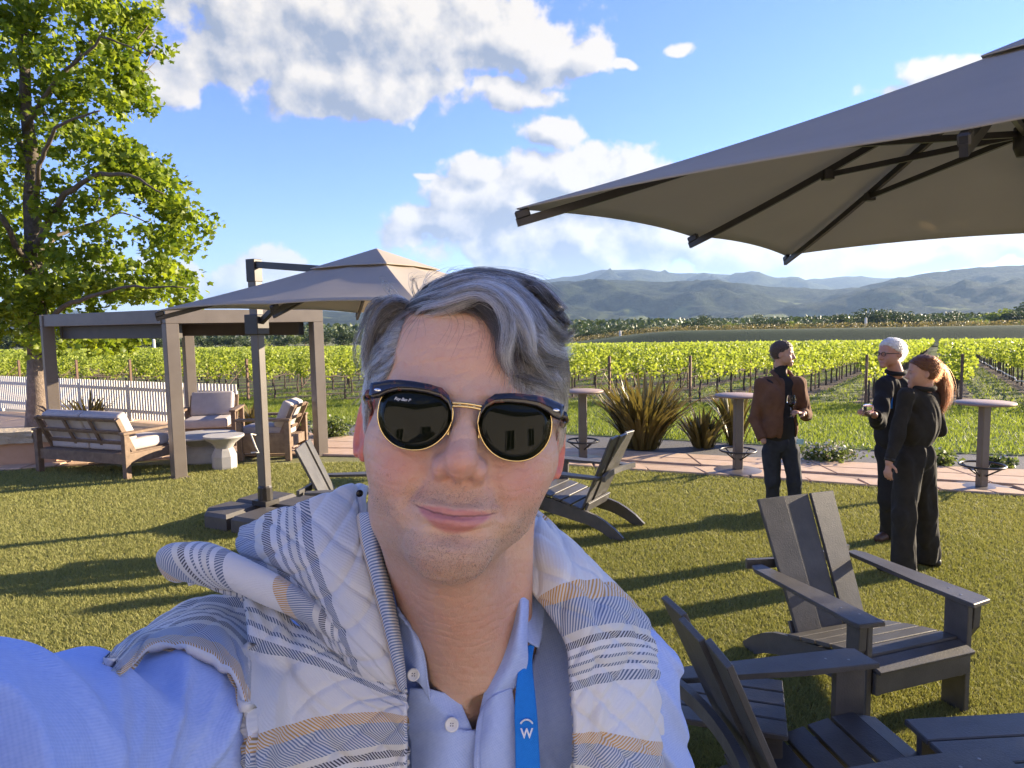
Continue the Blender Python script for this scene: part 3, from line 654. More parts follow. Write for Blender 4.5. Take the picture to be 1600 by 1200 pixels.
def mast(px_, py_, H, c, za, parent, th=.1, ang=0.):
    b = BM(); b.box((px_, py_, H/2+.16), (th, th*.85, H-.32+.0), (0, 0, ang)); b.done('mast', m_alu2, parent, bev=.008)
    d = (Vector((c[0], c[1], 0))-Vector((px_, py_, 0))).normalized()
    top = Vector((px_, py_, H)); b = BM(); b.bar(top+Vector((0, 0, -.03)), Vector((c[0], c[1], za-.16)), .05, .065); b.box(top+Vector((0, 0, -.09)), (th*1.1, th, .22), (0, 0, ang)); b.done('arm', m_dkmetal, parent, bev=.005)
    k = Vector((px_, py_, H-.62)); b = BM(); b.box(k, (th*1.7, th*1.5, .2), (0, 0, ang)); b.bar(k+d*.06+Vector((0, 0, .02)), k+d*.62+Vector((0, 0, .34)), .05, .06); b.done('arm_bracket', m_dkmetal, parent, bev=.008)
    b = BM(); q = Vector((px_, py_, .88))+Vector((-.03, -th*.5, 0)); b.tube([q, q+Vector((-.03, -.09, .03)), q+Vector((.02, -.11, -.1)), q+Vector((.05, -.12, -.15)), q+Vector((-.02, -.14, -.15))], .008, 6); b.done('crank_handle', m_white, parent, True)
    # base frame and weights
    base = [('weight', (sx, sy)) for sx in (-1, 1) for sy in (-1, 1)]
    for nme, (sx, sy) in base:
        b = BM(); R = Matrix.Rotation(ang, 3, 'Z'); s = .47
        poly = [Vector(p) for p in ((.03, .03, 0), (s, .03, 0), (s, s-.14, 0), (s-.14, s, 0), (.03, s, 0))]
        poly = [R @ Vector((p.x*sx, p.y*sy, 0))+Vector((px_, py_, 0)) for p in poly]
        A = [b.bm.verts.new(p+Vector((0, 0, .008))) for p in poly]; ctr = sum(poly, Vector())/5
        B = [b.bm.verts.new(p+Vector((0, 0, .13))) for p in poly]; Cc = [b.bm.verts.new(p.lerp(ctr, .12)+Vector((0, 0, .165))) for p in poly]
        b.bm.faces.new(A[::-1]); b.bm.faces.new(Cc)
        for i in range(5):
            b.bm.faces.new((A[i], A[(i+1) % 5], B[(i+1) % 5], B[i])); b.bm.faces.new((B[i], B[(i+1) % 5], Cc[(i+1) % 5], Cc[i]))
        b.done(nme, m_base, parent)
    b = BM(); b.box((px_, py_, .19), (th*1.8, th*1.7, .05), (0, 0, ang)); b.lathe([(.075, .2), (.07, .34), (.06, .36)], (px_, py_, 0), 12); b.done('base_collar', m_dkmetal, parent)
m_alu2 = mat('umbrella_mast', (.11, .095, .085), (.13, .115, .1), 5, .38)
m_base = mat('dark_resin', (.06, .055, .05), (.09, .08, .07), 10, .6, .4, 80, .004)
u1 = empty('cantilever_umbrella', (0, 0, 0), 0, 'open taupe cantilever umbrella standing left of the selfie man', 'umbrella', 'open cantilever umbrellas')
c1 = (-1.12, 5.84); E1 = Vector((.895, -.443)).normalized(); E2 = Vector((.443, .895)).normalized()
canopy(c1, E1, E2, 1.20, 1.20, 2.09, 2.57, .015, 'c', u1, .32); mast(-2.52, 6.82, 2.60, c1, 2.55, u1, .105, -.46)
u2 = empty('cantilever_umbrella', (0, 0, 0), 0, 'large open taupe umbrella reaching in from the upper right', 'umbrella', 'open cantilever umbrellas')
c2 = (2.36, 3.20); F1 = Vector((.66, .75)).normalized(); F2 = Vector((.75, -.66)).normalized()
canopy(c2, F1, F2, 1.635, 1.66, 2.45, 3.17, .03, 'c', u2, .10); mast(4.55, 1.35, 3.2, c2, 3.17, u2, .11, -.7)

# ---- pergola
def pergola():
    r = empty('pergola', (0, 0, 0), 0, 'bronze metal pergola with four posts over the lounge seats', 'pergola')
    A = Vector((-4.39, 8.86, 0)); d1 = Vector((.717, .697, 0)); d2 = Vector((-.85, .527, 0)); L1, L2 = 2.05, 3.2; zt = 2.20; rot = Matrix((d1, Vector((-d1.y, d1.x, 0)), Vector((0, 0, 1)))).transposed()
    for a, b_ in ((0, 0), (L1, 0), (0, L2), (L1, L2)):
        p = A+d1*a+d2*b_; b = BM(); b.box(p+Vector((0, 0, (zt-.18)/2)), (.16, .16, zt-.18), rot); b.done('post', m_alu, r, bev=.006)
        b = BM(); b.box(p+Vector((0, 0, .012)), (.2, .2, .02), rot); b.done('post_foot', m_alu, r)
    for (s, e) in ((Vector((-.08, 0, 0)), None),):
        pass
    def beam(p, q): b = BM(); b.bar(p+Vector((0, 0, zt-.09)), q+Vector((0, 0, zt-.09)), .158, .178); b.done('beam', m_alu, r, bev=.004)
    for (p_, q_) in ((A+d1*(L1-.16)+d2*.1, A+d1*(L1-.16)+d2*(L2-.1)), (A+d2*(L2-.16)+d1*.1, A+d2*(L2-.16)+d1*(L1-.2)), (A+d1*.16+d2*.1, A+d1*.16+d2*(L2-.1))): b = BM(); b.bar(p_+Vector((0, 0, zt-.275)), q_+Vector((0, 0, zt-.275)), .10, .19); b.done('screen_housing', m_louvre2, r, bev=.004)
    h = .08
    beam(A-d1*h, A+d1*(L1+h)); beam(A+d2*L2-d1*h, A+d1*(L1+h)+d2*L2)
    beam(A+d2*h, A+d2*(L2-h)); beam(A+d1*L1+d2*h, A+d1*L1+d2*(L2-h))
    n = 17
    for i in range(n):
        t = .16+(L2-.32)*i/(n-1); b = BM(); a0 = A+d2*t+d1*.083+Vector((0, 0, zt-.075)); a1 = A+d2*t+d1*(L1-.083)+Vector((0, 0, zt-.075)); b.bar(a0, a1, .195, .025, (d2*.18+Vector((0, 0, 1)))); b.done('louvre', m_louvre, r)
pergola()

# ---- lounge set
def cushion(name, c, size, rot, parent, m=None):
    b = BM(); b.box((0, 0, 0), size); bmesh.ops.bevel(b.bm, geom=b.bm.edges[:], offset=min(size)*.28, segments=3, affect='EDGES', profile=.6)
    o = b.done(name, m or m_cush, parent, True); o.location = c; o.rotation_euler = rot; return o
def lounge(name, x, y, rz, W_, D, lab, seats, cat, panel=False):
    r = empty(name, (x, y, .006), rz, lab, cat); hw = W_/2
    for sx in (-1, 1):
        for sy, nm in ((-1, 'leg'), (1, 'leg')): b = BM(); b.box((sx*(hw-.04), sy*(D/2-.045), .29), (.07, .08, .58)); b.done(nm, m_wood, r, bev=.004)
        b = BM(); b.box((sx*(hw-.045), 0, .60), (.1, D+.02, .035)); b.done('armrest', m_wood, r, bev=.005)
        b = BM(); b.box((sx*(hw-.045), 0, .26), (.032, D-.17, .13 if not panel else .3)); b.done('side_rail', m_wood, r, bev=.003)
        b = BM(); b.bar((sx*(hw-.11), -.20, .30), (sx*(hw-.11), -.43, .79), .04, .06); b.done('back_post', m_wood, r)
    b = BM(); b.box((0, -D/2+.05, .26), (W_-.15, .035, .14)); b.done('rear_rail', m_wood, r, bev=.003)
    b = BM(); b.box((0, D/2-.05, .26), (W_-.15, .035, .14)); b.done('front_rail', m_wood, r, bev=.003)
    b = BM(); b.box((0, 0, .325), (W_-.15, D-.12, .02)); b.done('seat_deck', m_wood, r)
    for (y_, z_) in ((-.275, .45), (-.345, .60), (-.425, .775)): b = BM(); b.box((0, y_, z_), (W_-.27, .025, .05), (.44, 0, 0)); b.done('back_slat', m_wood, r, bev=.003)
    for i in range(1, seats+1 if seats > 1 else 1):
        xx = -hw+.13+(W_-.26)*i/(seats+1); b = BM(); b.bar((xx, -.21, .30), (xx, -.43, .77), .05, .022); b.done('back_slat', m_wood, r)
    cw = (W_-.27)/max(seats-0, 1) if seats < 2 else (W_-.27)/2
    for i in range(1 if seats < 2 else 2):
        xx = 0 if seats < 2 else (-1+2*i)*cw/2
        cushion('seat_cushion', (xx, .07, .41), (cw-.01, .68, .15), (0, 0, 0), r); cushion('back_cushion', (xx, -.27+.02, .66), (cw-.01, .15, .42), (-.44+.0, 0, 0) if 0 else (.44, 0, 0), r)
    return r
lounge('outdoor_sofa', -5.68, 9.47, -.36, 1.72, .86, 'wooden slat-backed sofa with grey cushions seen from behind', 2, 'sofa')
lounge('armchair', -3.62, 10.25, pi/2-.05, .78, .80, 'wooden lounge armchair turned left beside the umbrella mast', 1, 'armchair', True)
lounge('armchair', -5.05, 11.35, pi+.2, .95, .80, 'wooden lounge armchair facing the camera beneath the pergola', 1, 'armchair')
def conc_table(x, y, R, h, lab):
    r = empty('coffee_table', (x, y, .006), 0, lab, 'table'); b = BM()
    b.lathe([(R*.6, 0), (R*.62, h*.08), (R*.62, h*.38), (R*.5, h*.55), (R*.42, h*.62)], seg=9 if R < .3 else 28); b.done('pedestal', m_conc, r)
    b = BM(); b.lathe([(R*.42, h*.62), (R*.55, h*.75), (R*.97, h*.93), (R, h*.95), (R, h*.99), (R*.98, h)], seg=36); b.done('table_top', m_conc, r, 'auto')
conc_table(-4.02, 9.42, .27, .47, 'small round concrete table with a waisted pedestal')
conc_table(-4.55, 9.95, .48, .40, 'wide low round concrete table next to the sofa')
# low wall with rough stone cap at the left edge
def lowwall():
    r = empty('low_wall', (0, 0, 0), 0, 'low tan wall with a rough stone cap at the left edge', 'wall')
    a = Vector((-10.6, 9.15, 0)); b_ = Vector((-6.75, 9.95, 0)); d = (b_-a).normalized(); n = Vector((-d.y, d.x, 0))
    b = BM(); b.bar(a+n*.2+Vector((0, 0, .17)), b_+n*.2+Vector((0, 0, .17)), .40, .33); b.done('wall_face', m_stucco, r)
    t = 0; L = (b_-a).length; random.seed(3)
    while t < L:
        w = random.uniform(.5, .85); b = BM(); b.bar(a+d*(t+.008)+n*.2+Vector((0, 0, .42)), a+d*(min(t+w, L+.05)-.008)+n*.2+Vector((0, 0, .42)), .50, .165+random.uniform(-.01, .01))
        bmesh.ops.subdivide_edges(b.bm, edges=b.bm.edges[:], cuts=4, use_grid_fill=True)
        for v in b.bm.verts: v.co += Vector((random.uniform(-1, 1), random.uniform(-1, 1), random.uniform(-.5, .5)))*.013
        b.done('cap_stone', m_stone, r); t += w
lowwall()
b = BM(); b.box((-9.55, 11.6, .22), (.14, .14, .42)); b.box((-9.55, 11.6, .45), (.17, .17, .04)); tag(b.done('path_light', m_dkmetal, bev=.005), 'small square path light behind the low stone wall', 'path light')
# picket fence
def fence():
    r = empty('picket_fence', (0, 0, 0), 0, 'white picket fence running behind the pergola', 'fence')
    pts = [G(-60, 637), G(0, 642.5), G(134, 654), G(268, 665.5), G(373, 672)]; cum = [0]
    for p, q in zip(pts, pts[1:]): cum.append(cum[-1]+(q-p).length)
    pk = BM(); pk.box((0, 0, .48), (.05, .018, .80)); q = pk.done('picket', m_white); me = q.data; bpy.data.objects.remove(q)
    t = 0.
    while t < cum[-1]:
        p = Vector((np.interp(t, cum, [a.x for a in pts]), np.interp(t, cum, [a.y for a in pts]), 0)); o = link('picket', me, None, r, p)
        o.rotation_euler[2] = -.27; t += .088
    for k, t in enumerate(np.arange(.3, cum[-1]+.2, 1.72)):
        p = Vector((np.interp(t, cum, [a.x for a in pts]), np.interp(t, cum, [a.y for a in pts])+.04, 0)); b = BM(); b.box(p+Vector((0, 0, .4)), (.07, .07, .8)); b.done('fence_post', m_white, r)
    for z in (.25, .72):
        b = BM()
        for p, q in zip(pts, pts[1:]): b.bar(p+Vector((0, .03, z)), q+Vector((0, .03, z)), .03, .06)
        b.done('fence_rail', m_white, r)
fence()

# ---- plants
m_flax = leaf_mat('flax_leaf', (.045, .06, .022), (.23, .16, .05), .3, 1., .35)
def flax_blade(L, w, bend, seed):
    r = random.Random(seed); V = []; n = 7
    for i in range(n):
        t = i/(n-1); a = bend*t*t; x = L*(t-.25*bend*t**3*.8); z = 0
        X = L*t*cos(0)*1.; hz = L*(t*1.0-.12*bend*t**2.2); hx = L*bend*.42*t**2.1; ww = w*(.75+.5*t)*(1-t**5)*(1 if t < .98 else .1)+.002
        V += [(hx, -ww/2, hz), (hx-.006, 0, hz-.004), (hx, ww/2, hz)]
    Q = []
    for i in range(n-1):
        for j in range(2): a = i*3+j; Q.append((a, a+1, a+4, a+3))
    me = mesh_np('blade', V, np.array(Q), smooth=True); me.materials.append(m_flax); return me
FB = [flax_blade(random.uniform(.8, 1.2), random.uniform(.035, .055), random.uniform(.05, 1.1), i) for i in range(14)]
def flax(x, y, z, H, R, n, lab, seed, grp=None):
    r = random.Random(seed); t = empty('flax_plant', (x, y, z), 0, lab, 'plant', grp)
    for i in range(n):
        a = r.uniform(0, 2*pi); q = r.random()**.6; o = link('leaf', r.choice(FB), None, t, (cos(a)*R*.32*q, sin(a)*R*.32*q, 0))
        tl = q*min(.95, R/H*.62)*r.uniform(.5, 1.25); o.rotation_euler = Euler((r.uniform(-.2, .2), tl, a), 'XYZ'); s = H*r.uniform(.6, 1.05); o.scale = (s, 1, s)
    return t
flax(1.98, 10.35, .02, 1.16, .78, 340, 'large bronze spiky flax plant behind the turned-away garden chair', 1)
flax(2.9, 10.3, .02, .66, .5, 110, 'small bronze flax plant between the large one and the bar table', 2)
flax(3.45, 10.5, .02, .95, .4, 60, 'bronze flax plant behind the bar table beside the jacketed man', 3)
flax(-8.55, 13.7, .0, .75, .55, 80, 'dark spiky plant growing against the white fence', 4)
flax(-4.95, 12.9, .0, .62, .35, 50, 'small spiky plant at the right end of the white fence', 5)
m_shrub = leaf_mat('shrub_leaf', (.07, .11, .03), (.2, .24, .08), .35, 3)
m_flower = mat('cream_petal', (.62, .58, .42), (.75, .72, .6), 30, .7)
def shrub(x, y, Rx, H, n, lab, fl=0, sz=.05):
    t = empty('low_shrub', (x, y, .02), 0, lab, 'shrub'); r = rng; C = r.normal(size=(n, 3))*np.array([Rx*.5, Rx*.35, H*.3])+np.array([0, 0, H*.4]); C[:, 2] = np.clip(C[:, 2], .01, H)
    link('foliage', quads('foliage', C, sz*(.6+.8*r.random(n)), .4), m_shrub, t)
    if fl: C = r.normal(size=(fl, 3))*np.array([Rx*.5, Rx*.35, H*.25])+np.array([0, 0, H*.7]); link('flowers', quads('flowers', C, sz*.8, .6), m_flower, t)
for (u, v, rx, h, fl, lab) in ((1292, 720, .36, .2, 260, 'low shrub with cream flowers right of the jacketed man'), (1462, 728, .2, .18, 60, 'low shrub with a few cream flowers behind the woman'), (1560, 732, .15, .12, 40, 'tiny cream-flowered shrub behind the right bar table'),
                               (520, 684, .32, .34, 30, 'green shrub beyond the right post of the pergola'), (458, 672, .35, .25, 0, 'low green shrub behind the side-facing armchair')):
    p = G(u, v); shrub(p.x, p.y, rx, h, 700, lab, fl)
p = G(1000, 706)

# ---- the big maple at the left
def maple():
    m_leaf = leaf_mat('maple_leaf', (.07, .135, .014), (.32, .37, .03), .55, .7, .45)
    base = G(60, 674); t = empty('maple_tree', (base.x, base.y, 0), 0, 'tall leafy maple tree with pale bark at the left edge', 'tree'); r = np.random.default_rng(12)
    Y0 = base.y; br = []
    def W_(u, v, dy=0.): p = P(u, v, Y0+dy); return Vector((p.x-base.x, p.y-base.y, p.z))
    k = Y0/F
    B = BM(); B.tube([Vector((0, 0, -.1)), Vector((0, 0, .15)), W_(60, 620), W_(60, 555)], [.27, .215, .195, .19], 14)
    m_limb = mat('dark_limb_bark', (.07, .055, .04), (.13, .105, .08), 12, .9, .8, 40, .02)
    trunk = B.done('trunk', m_bark, t, True)
    # limbs: polylines in picture positions with their own depth
    limbs = [[(60, 560, 0, .18), (52, 470, 0, .17), (50, 400, .1, .16), (45, 330, .1, .15), (50, 260, .2, .12), (40, 160, 0, .1), (30, 60, 0, .08), (35, -60, 0, .05)],
             [(50, 395, 0, .12), (75, 340, -.5, .1), (100, 305, -.8, .085), (150, 275, -1.2, .065), (200, 270, -1.3, .04), (250, 300, -1.3, .02)],
             [(62, 400, .2, .09), (90, 365, .9, .07), (140, 345, 1.3, .05), (185, 330, 1.5, .03), (240, 350, 1.6, .015)],
             [(45, 300, 0, .08), (80, 220, .6, .07), (75, 170, .8, .055), (120, 110, 1., .045), (180, 40, 1.2, .03), (215, 30, 1.3, .015)],
             [(55, 550, 0, .1), (85, 500, -.8, .08), (140, 470, -1.5, .055), (200, 450, -1.7, .035), (290, 455, -1.8, .015)],
             [(50, 420, 0, .1), (10, 350, -.8, .08), (-50, 300, -1.2, .06), (-120, 260, -1.4, .03)],
             [(45, 250, 0, .09), (0, 170, 1., .07), (-60, 90, 1.3, .05), (-140, 20, 1.5, .03)],
             [(55, 545, 0, .1), (30, 500, 1.2, .07), (-40, 460, 1.9, .05), (-130, 440, 2.3, .03)],
             [(48, 330, 0, .08), (60, 260, -1.5, .06), (90, 190, -2.3, .04), (150, 160, -2.6, .02)],
             [(40, 200, 0, .08), (90, 120, -.6, .05), (150, 60, -1., .035), (235, 85, -1.1, .012)]]
    def wig(ps):
        A = np.array([tuple(q) for q in ps]); t = np.linspace(0, 1, 19); A = np.stack([np.interp(t, np.linspace(0, 1, len(ps)), A[:, j]) for j in range(3)], 1)
        A[1:] += np.cumsum(r.normal(size=(18, 3))*.022, 0)*np.array([1, 1, 1]); return [tuple(q) for q in A]
    for i_, L in enumerate(limbs): b = BM(); b.tube(wig([W_(u, v, dy) for u, v, dy, _ in L]), list(np.interp(np.linspace(0, 1, 19), np.linspace(0, 1, len(L)), [q[3]*(1 if i_ == 0 else .62) for q in L])), 8); b.done('limb', m_limb, t, True)
    # foliage masses in picture positions: (u, v, ru, rv, depth spread, weight)
    ms = [(200, 20, 38, 22, 1.2, .5), (215, 55, 26, 26, 1, .4), (150, 20, 45, 40, 1.5, .7), (90, 30, 70, 60, 2., 1.4), (20, 40, 60, 70, 2.2, 1.6), (175, 105, 30, 26, 1, .5), (205, 110, 22, 30, .8, .5), (200, 150, 24, 32, .8, .6), (120, 130, 45, 40, 1.5, .7), (60, 110, 60, 45, 2, 1.2), (10, 150, 50, 60, 2, 1.3),
          (30, 230, 40, 45, 1.8, .9), (-20, 290, 50, 70, 2, 1.2), (115, 195, 30, 28, 1.2, .5), (145, 235, 45, 35, 1.3, .9), (190, 265, 45, 30, 1.3, 1.), (235, 275, 34, 32, 1.1, .8), (225, 305, 40, 25, 1.2, .6), (265, 305, 30, 30, 1., .6), (290, 340, 26, 28, 1, .6), (285, 380, 26, 32, 1, .5), (270, 420, 28, 24, 1, .5), (240, 365, 26, 30, 1, .35),
          (130, 300, 35, 28, 1.3, .5), (105, 340, 30, 30, 1.3, .35), (110, 400, 50, 22, 1.4, .6), (160, 370, 40, 16, 1.2, .3), (20, 380, 45, 50, 2, .9), (-20, 420, 60, 60, 2, 1.4), (30, 460, 65, 45, 2.2, 1.8), (100, 460, 55, 35, 1.9, 1.2), (160, 440, 50, 26, 1.6, .9), (220, 450, 50, 24, 1.6, .9), (280, 458, 36, 16, 1.3, .5),
          (20, 515, 60, 32, 2, 1.2), (95, 505, 40, 25, 1.8, .6), (130, 530, 50, 18, 1.6, .6), (180, 532, 36, 14, 1.4, .3), (-60, 150, 60, 130, 2, 1.8), (-70, 350, 60, 120, 2, 1.8), (0, -60, 110, 60, 2.2, 1.8), (140, -40, 60, 40, 1.8, .8), (140, 405, 25, 20, 1., .3), (215, 215+30, 20, 10, .8, .2)]
    tot = sum(q[5] for q in ms); N = 23000; Cs = []
    for (u, v, ru, rv, dd, w) in ms:
        n = int(N*w/tot); nc = max(4, n//30); cc = r.normal(size=(nc, 3)); cc /= np.linalg.norm(cc, axis=1)[:, None]; cc *= r.random((nc, 1))**.45
        p = W_(u, v); ctr = np.array(p)+cc*np.array([ru*k*.92, dd*1., rv*k*.92]); idx = r.integers(0, nc, n)
        Cs.append(ctr[idx]+r.normal(size=(n, 3))*np.array([.115, .13, .09]))
    C = np.concatenate(Cs); n = len(C); d, tt, b_ = frames(n, .55, r); s = (.07+.08*r.random(n))[:, None]
    # five-lobed leaf: centre + outline of 10 points
    ang = np.array([-90, -50, -15, 25, 58, 90, 122, 155, 195, 230])*pi/180; rad = np.array([.25, .55, .95, .62, 1., .7, 1., .62, .95, .55]); rad[5] = 1.2; rad[4] = .68; rad[6] = .68; rad[3] = .98; rad[7] = .98; rad[2] = .55; rad[8] = .55; rad[1] = .72; rad[9] = .72
    Vs = [C]+[C+tt*s*(rad[i]*cos(ang[i])*.62)+b_*s*(rad[i]*sin(ang[i])*.62)-d*s*.18*rad[i] for i in range(10)]
    V = np.stack(Vs, 1).reshape(-1, 3); i0 = np.arange(n)*11; Ft = np.concatenate([np.stack([i0, i0+1+j, i0+1+(j+1) % 10], 1) for j in range(10)])
    o = link('crown', mesh_np('crown', V, Ft), m_leaf, t)
    # fine bare twigs at the outline
    b = BM(); rr = random.Random(5)
    for (u, v, du, dv) in ((215, 60, 25, -14), (222, 112, 20, 6), (228, 100, 14, -16), (150, 320, 20, -25), (165, 318, 25, -8), (130, 420, 30, -10), (150, 400, 24, 18)):
        p = W_(u, v); q = W_(u+du, v+dv, rr.uniform(-.3, .3)); m_ = (p+q)/2+Vector((0, 0, .08)); b.tube([p, m_, q], [.014, .009, .003], 4)
        b.tube([m_, m_+(q-p)*.4+Vector((.05, 0, .16))], [.007, .003], 4)
    b.done('twigs', m_bark, t)
maple()
# ================================================================ people: implicit-surface modelling
f32 = np.float32
def s_ell(c, r, rot=None):
    c = np.array(c, f32); r = np.array(r, f32)
    def f(p):
        q = p-c
        if rot is not None: q = q @ np.array(rot, f32)
        k0 = np.linalg.norm(q/r, axis=1); k1 = np.linalg.norm(q/(r*r), axis=1)+1e-9
        return np.where(k0 < .05, -r.min()*(1-k0), k0*(k0-1)/k1)
    return f
def s_cone(a, b, ra, rb, flat=None):
    """capsule with changing radius; flat=(axis vector, factor) squashes it"""
    a = np.array(a, f32); b = np.array(b, f32); ab = b-a; L2 = float(ab@ab)
    def f(p):
        q = p-a; t = np.clip(q@ab/L2, 0, 1); d = q-t[:, None]*ab
        if flat is not None:
            ax = np.array(flat[0], f32); ax = ax/np.linalg.norm(ax); comp = d@ax; d = d+(comp*(1/flat[1]-1))[:, None]*ax
        return np.linalg.norm(d, axis=1)-(ra+(rb-ra)*t)
    return f
def s_path(pts, rs, k=0.):
    fs = [s_cone(pts[i], pts[i+1], rs[i], rs[i+1]) for i in range(len(pts)-1)]
    def f(p):
        d = fs[0](p)
        for g in fs[1:]: d = np.minimum(d, g(p)) if k == 0 else smin(d, g(p), k)
        return d
    return f
def smin(a, b, k):
    if k <= 0: return np.minimum(a, b)
    h = np.clip(.5+.5*(b-a)/k, 0, 1); return b*(1-h)+a*h-k*h*(1-h)
def smax(a, b, k): return -smin(-a, -b, k)
class SD:
    def __init__(s, xf=None): s.ops = []; s.xf = xf
    def add(s, f, k=.01): s.ops.append(('u', f, k)); return s
    def sub(s, f, k=.004): s.ops.append(('s', f, k)); return s
    def cut(s, f, k=.004): s.ops.append(('i', f, k)); return s
    def disp(s, f): s.ops.append(('d', f, 0)); return s
    def __call__(s, p):
        p = np.asarray(p, f32)
        if s.xf is not None: R_, o = s.xf; p = (p-o) @ R_          # to local: R^T (p-o)
        d = None
        for (t, f, k) in s.ops:
            if t == 'd': d = d+f(p); continue
            v = f(p)
            d = v if d is None else smin(d, v, k) if t == 'u' else smax(d, -v, k) if t == 's' else smax(d, v, k)
        return d.astype(f32)
def surface_net(fn, lo, hi, h):
    """naive surface nets on a narrow band -> vertices, quads"""
    lo = np.array(lo, float); hi = np.array(hi, float); n = np.ceil((hi-lo)/h).astype(int)+1; n = ((n+3)//4)*4+1
    ci = [np.arange(0, n[i], 4) for i in range(3)]
    cg = np.stack(np.meshgrid(*ci, indexing='ij'), -1).reshape(-1, 3); cdv = fn(lo+cg*h).reshape(len(ci[0]), len(ci[1]), len(ci[2]))
    D = np.full(n, 1., f32)
    # cells of the coarse grid near the surface
    near = np.abs(cdv) < 4*h*1.9*1.15
    for ax in range(3): pass
    blk = np.zeros([len(c)-1 for c in ci], bool)
    for a in (0, 1):
        for b in (0, 1):
            for c in (0, 1): blk |= near[a:a+blk.shape[0], b:b+blk.shape[1], c:c+blk.shape[2]]
    sgn = np.repeat(np.repeat(np.repeat(cdv[:-1, :-1, :-1], 4, 0), 4, 1), 4, 2); D[:-1, :-1, :-1] = np.sign(sgn)+1e-3
    D[-1], D[:, -1], D[:, :, -1] = 1, 1, 1
    m = np.zeros(n, bool); bi = np.argwhere(blk)
    o5 = np.stack(np.meshgrid(*[np.arange(5)]*3, indexing='ij'), -1).reshape(-1, 3)
    idx = (bi[:, None]*4+o5[None]).reshape(-1, 3); m[idx[:, 0], idx[:, 1], idx[:, 2]] = True
    pi_ = np.argwhere(m); vals = np.concatenate([fn(lo+c*h) for c in np.array_split(pi_, max(1, len(pi_)//400000))])
    D[pi_[:, 0], pi_[:, 1], pi_[:, 2]] = vals
    neg = D < 0; N = [k-1 for k in n]
    cor = np.stack(np.meshgrid([0, 1], [0, 1], [0, 1], indexing='ij'), -1).reshape(-1, 3)
    cnt = sum(neg[a:a+N[0], b:b+N[1], c:c+N[2]].astype(np.int8) for a, b, c in cor); act = (cnt > 0) & (cnt < 8)
    # only where all corners were really evaluated
    ok = np.ones(N, bool)
    for a, b, c in cor: ok &= m[a:a+N[0], b:b+N[1], c:c+N[2]]
    act &= ok; cells = np.argwhere(act); vid = np.full(N, -1, np.int64); vid[cells[:, 0], cells[:, 1], cells[:, 2]] = np.arange(len(cells))
    acc = np.zeros((len(cells), 3)); ct = np.zeros(len(cells))
    edges = [(a, b) for a in range(8) for b in range(a+1, 8) if np.abs(cor[a]-cor[b]).sum() == 1]
    vals = [D[cells[:, 0]+c[0], cells[:, 1]+c[1], cells[:, 2]+c[2]] for c in cor]
    for a, b in edges:
        va, vb = vals[a], vals[b]; k = (va < 0) != (vb < 0); t = np.where(k, va/np.where(k, va-vb, 1), 0)
        acc += np.where(k[:, None], cor[a]+(cor[b]-cor[a])*t[:, None], 0); ct += k
    V = lo+(cells+acc/ct[:, None])*h
    Q = []
    for ax in range(3):
        u, v = [(1, 2), (2, 0), (0, 1)][ax]; sl0 = [slice(1, N[i]) for i in range(3)]; sl0[ax] = slice(0, N[ax])
        a = neg[tuple(slice(s.start, s.stop) for s in sl0)]; sl1 = list(sl0); sl1[ax] = slice(1, N[ax]+1); b = neg[tuple(sl1)]
        e = np.argwhere(a != b)+np.array([s.start for s in sl0]); 
        if not len(e): continue
        flip = neg[e[:, 0], e[:, 1], e[:, 2]]
        du = np.zeros(3, int); du[u] = 1; dv = np.zeros(3, int); dv[v] = 1
        q = [vid[tuple((e-o).T)] for o in (du*0, du, du+dv, dv)]; q = np.stack(q, 1); good = (q >= 0).all(1); q = q[good]; flip = flip[good]
        q[~flip] = q[~flip][:, ::-1]; Q.append(q)
    return V, np.concatenate(Q)[:, ::-1]
def relax(V, Q, it=2, lam=.5):
    V = V.copy(); e = np.concatenate([Q[:, [0, 1]], Q[:, [1, 2]], Q[:, [2, 3]], Q[:, [3, 0]]]); a, b = np.concatenate([e[:, 0], e[:, 1]]), np.concatenate([e[:, 1], e[:, 0]]); n = np.bincount(a, minlength=len(V))
    for i in range(it):
        for l in (lam, -lam*.96):
            s = np.stack([np.bincount(a, weights=V[b, j], minlength=len(V)) for j in range(3)], 1)/np.maximum(n, 1)[:, None]; V += (s-V)*l
    return V
def sdf_obj(name, fn, lo, hi, h, m, parent, it=2, origin=None):
    V, Q = surface_net(fn, lo, hi, h); V = relax(V, Q, it); o = np.array(origin if origin is not None else (0, 0, 0)); me = mesh_np(name, V-o, Q, smooth=True); ob = link(name, me, m, parent)
    return ob, V
def vcol(me, cols, name='Col'):
    a = me.color_attributes.new(name, 'FLOAT_COLOR', 'POINT'); c = np.ones((len(me.vertices), 4), f32); c[:, :3] = cols; a.data.foreach_set('color', c.ravel())
def vfloat(me, v, name):
    a = me.attributes.new(name, 'FLOAT', 'POINT'); a.data.foreach_set('value', np.asarray(v, f32))
def gs(x, s): return np.exp(-(x/s)**2)
LIPS = []
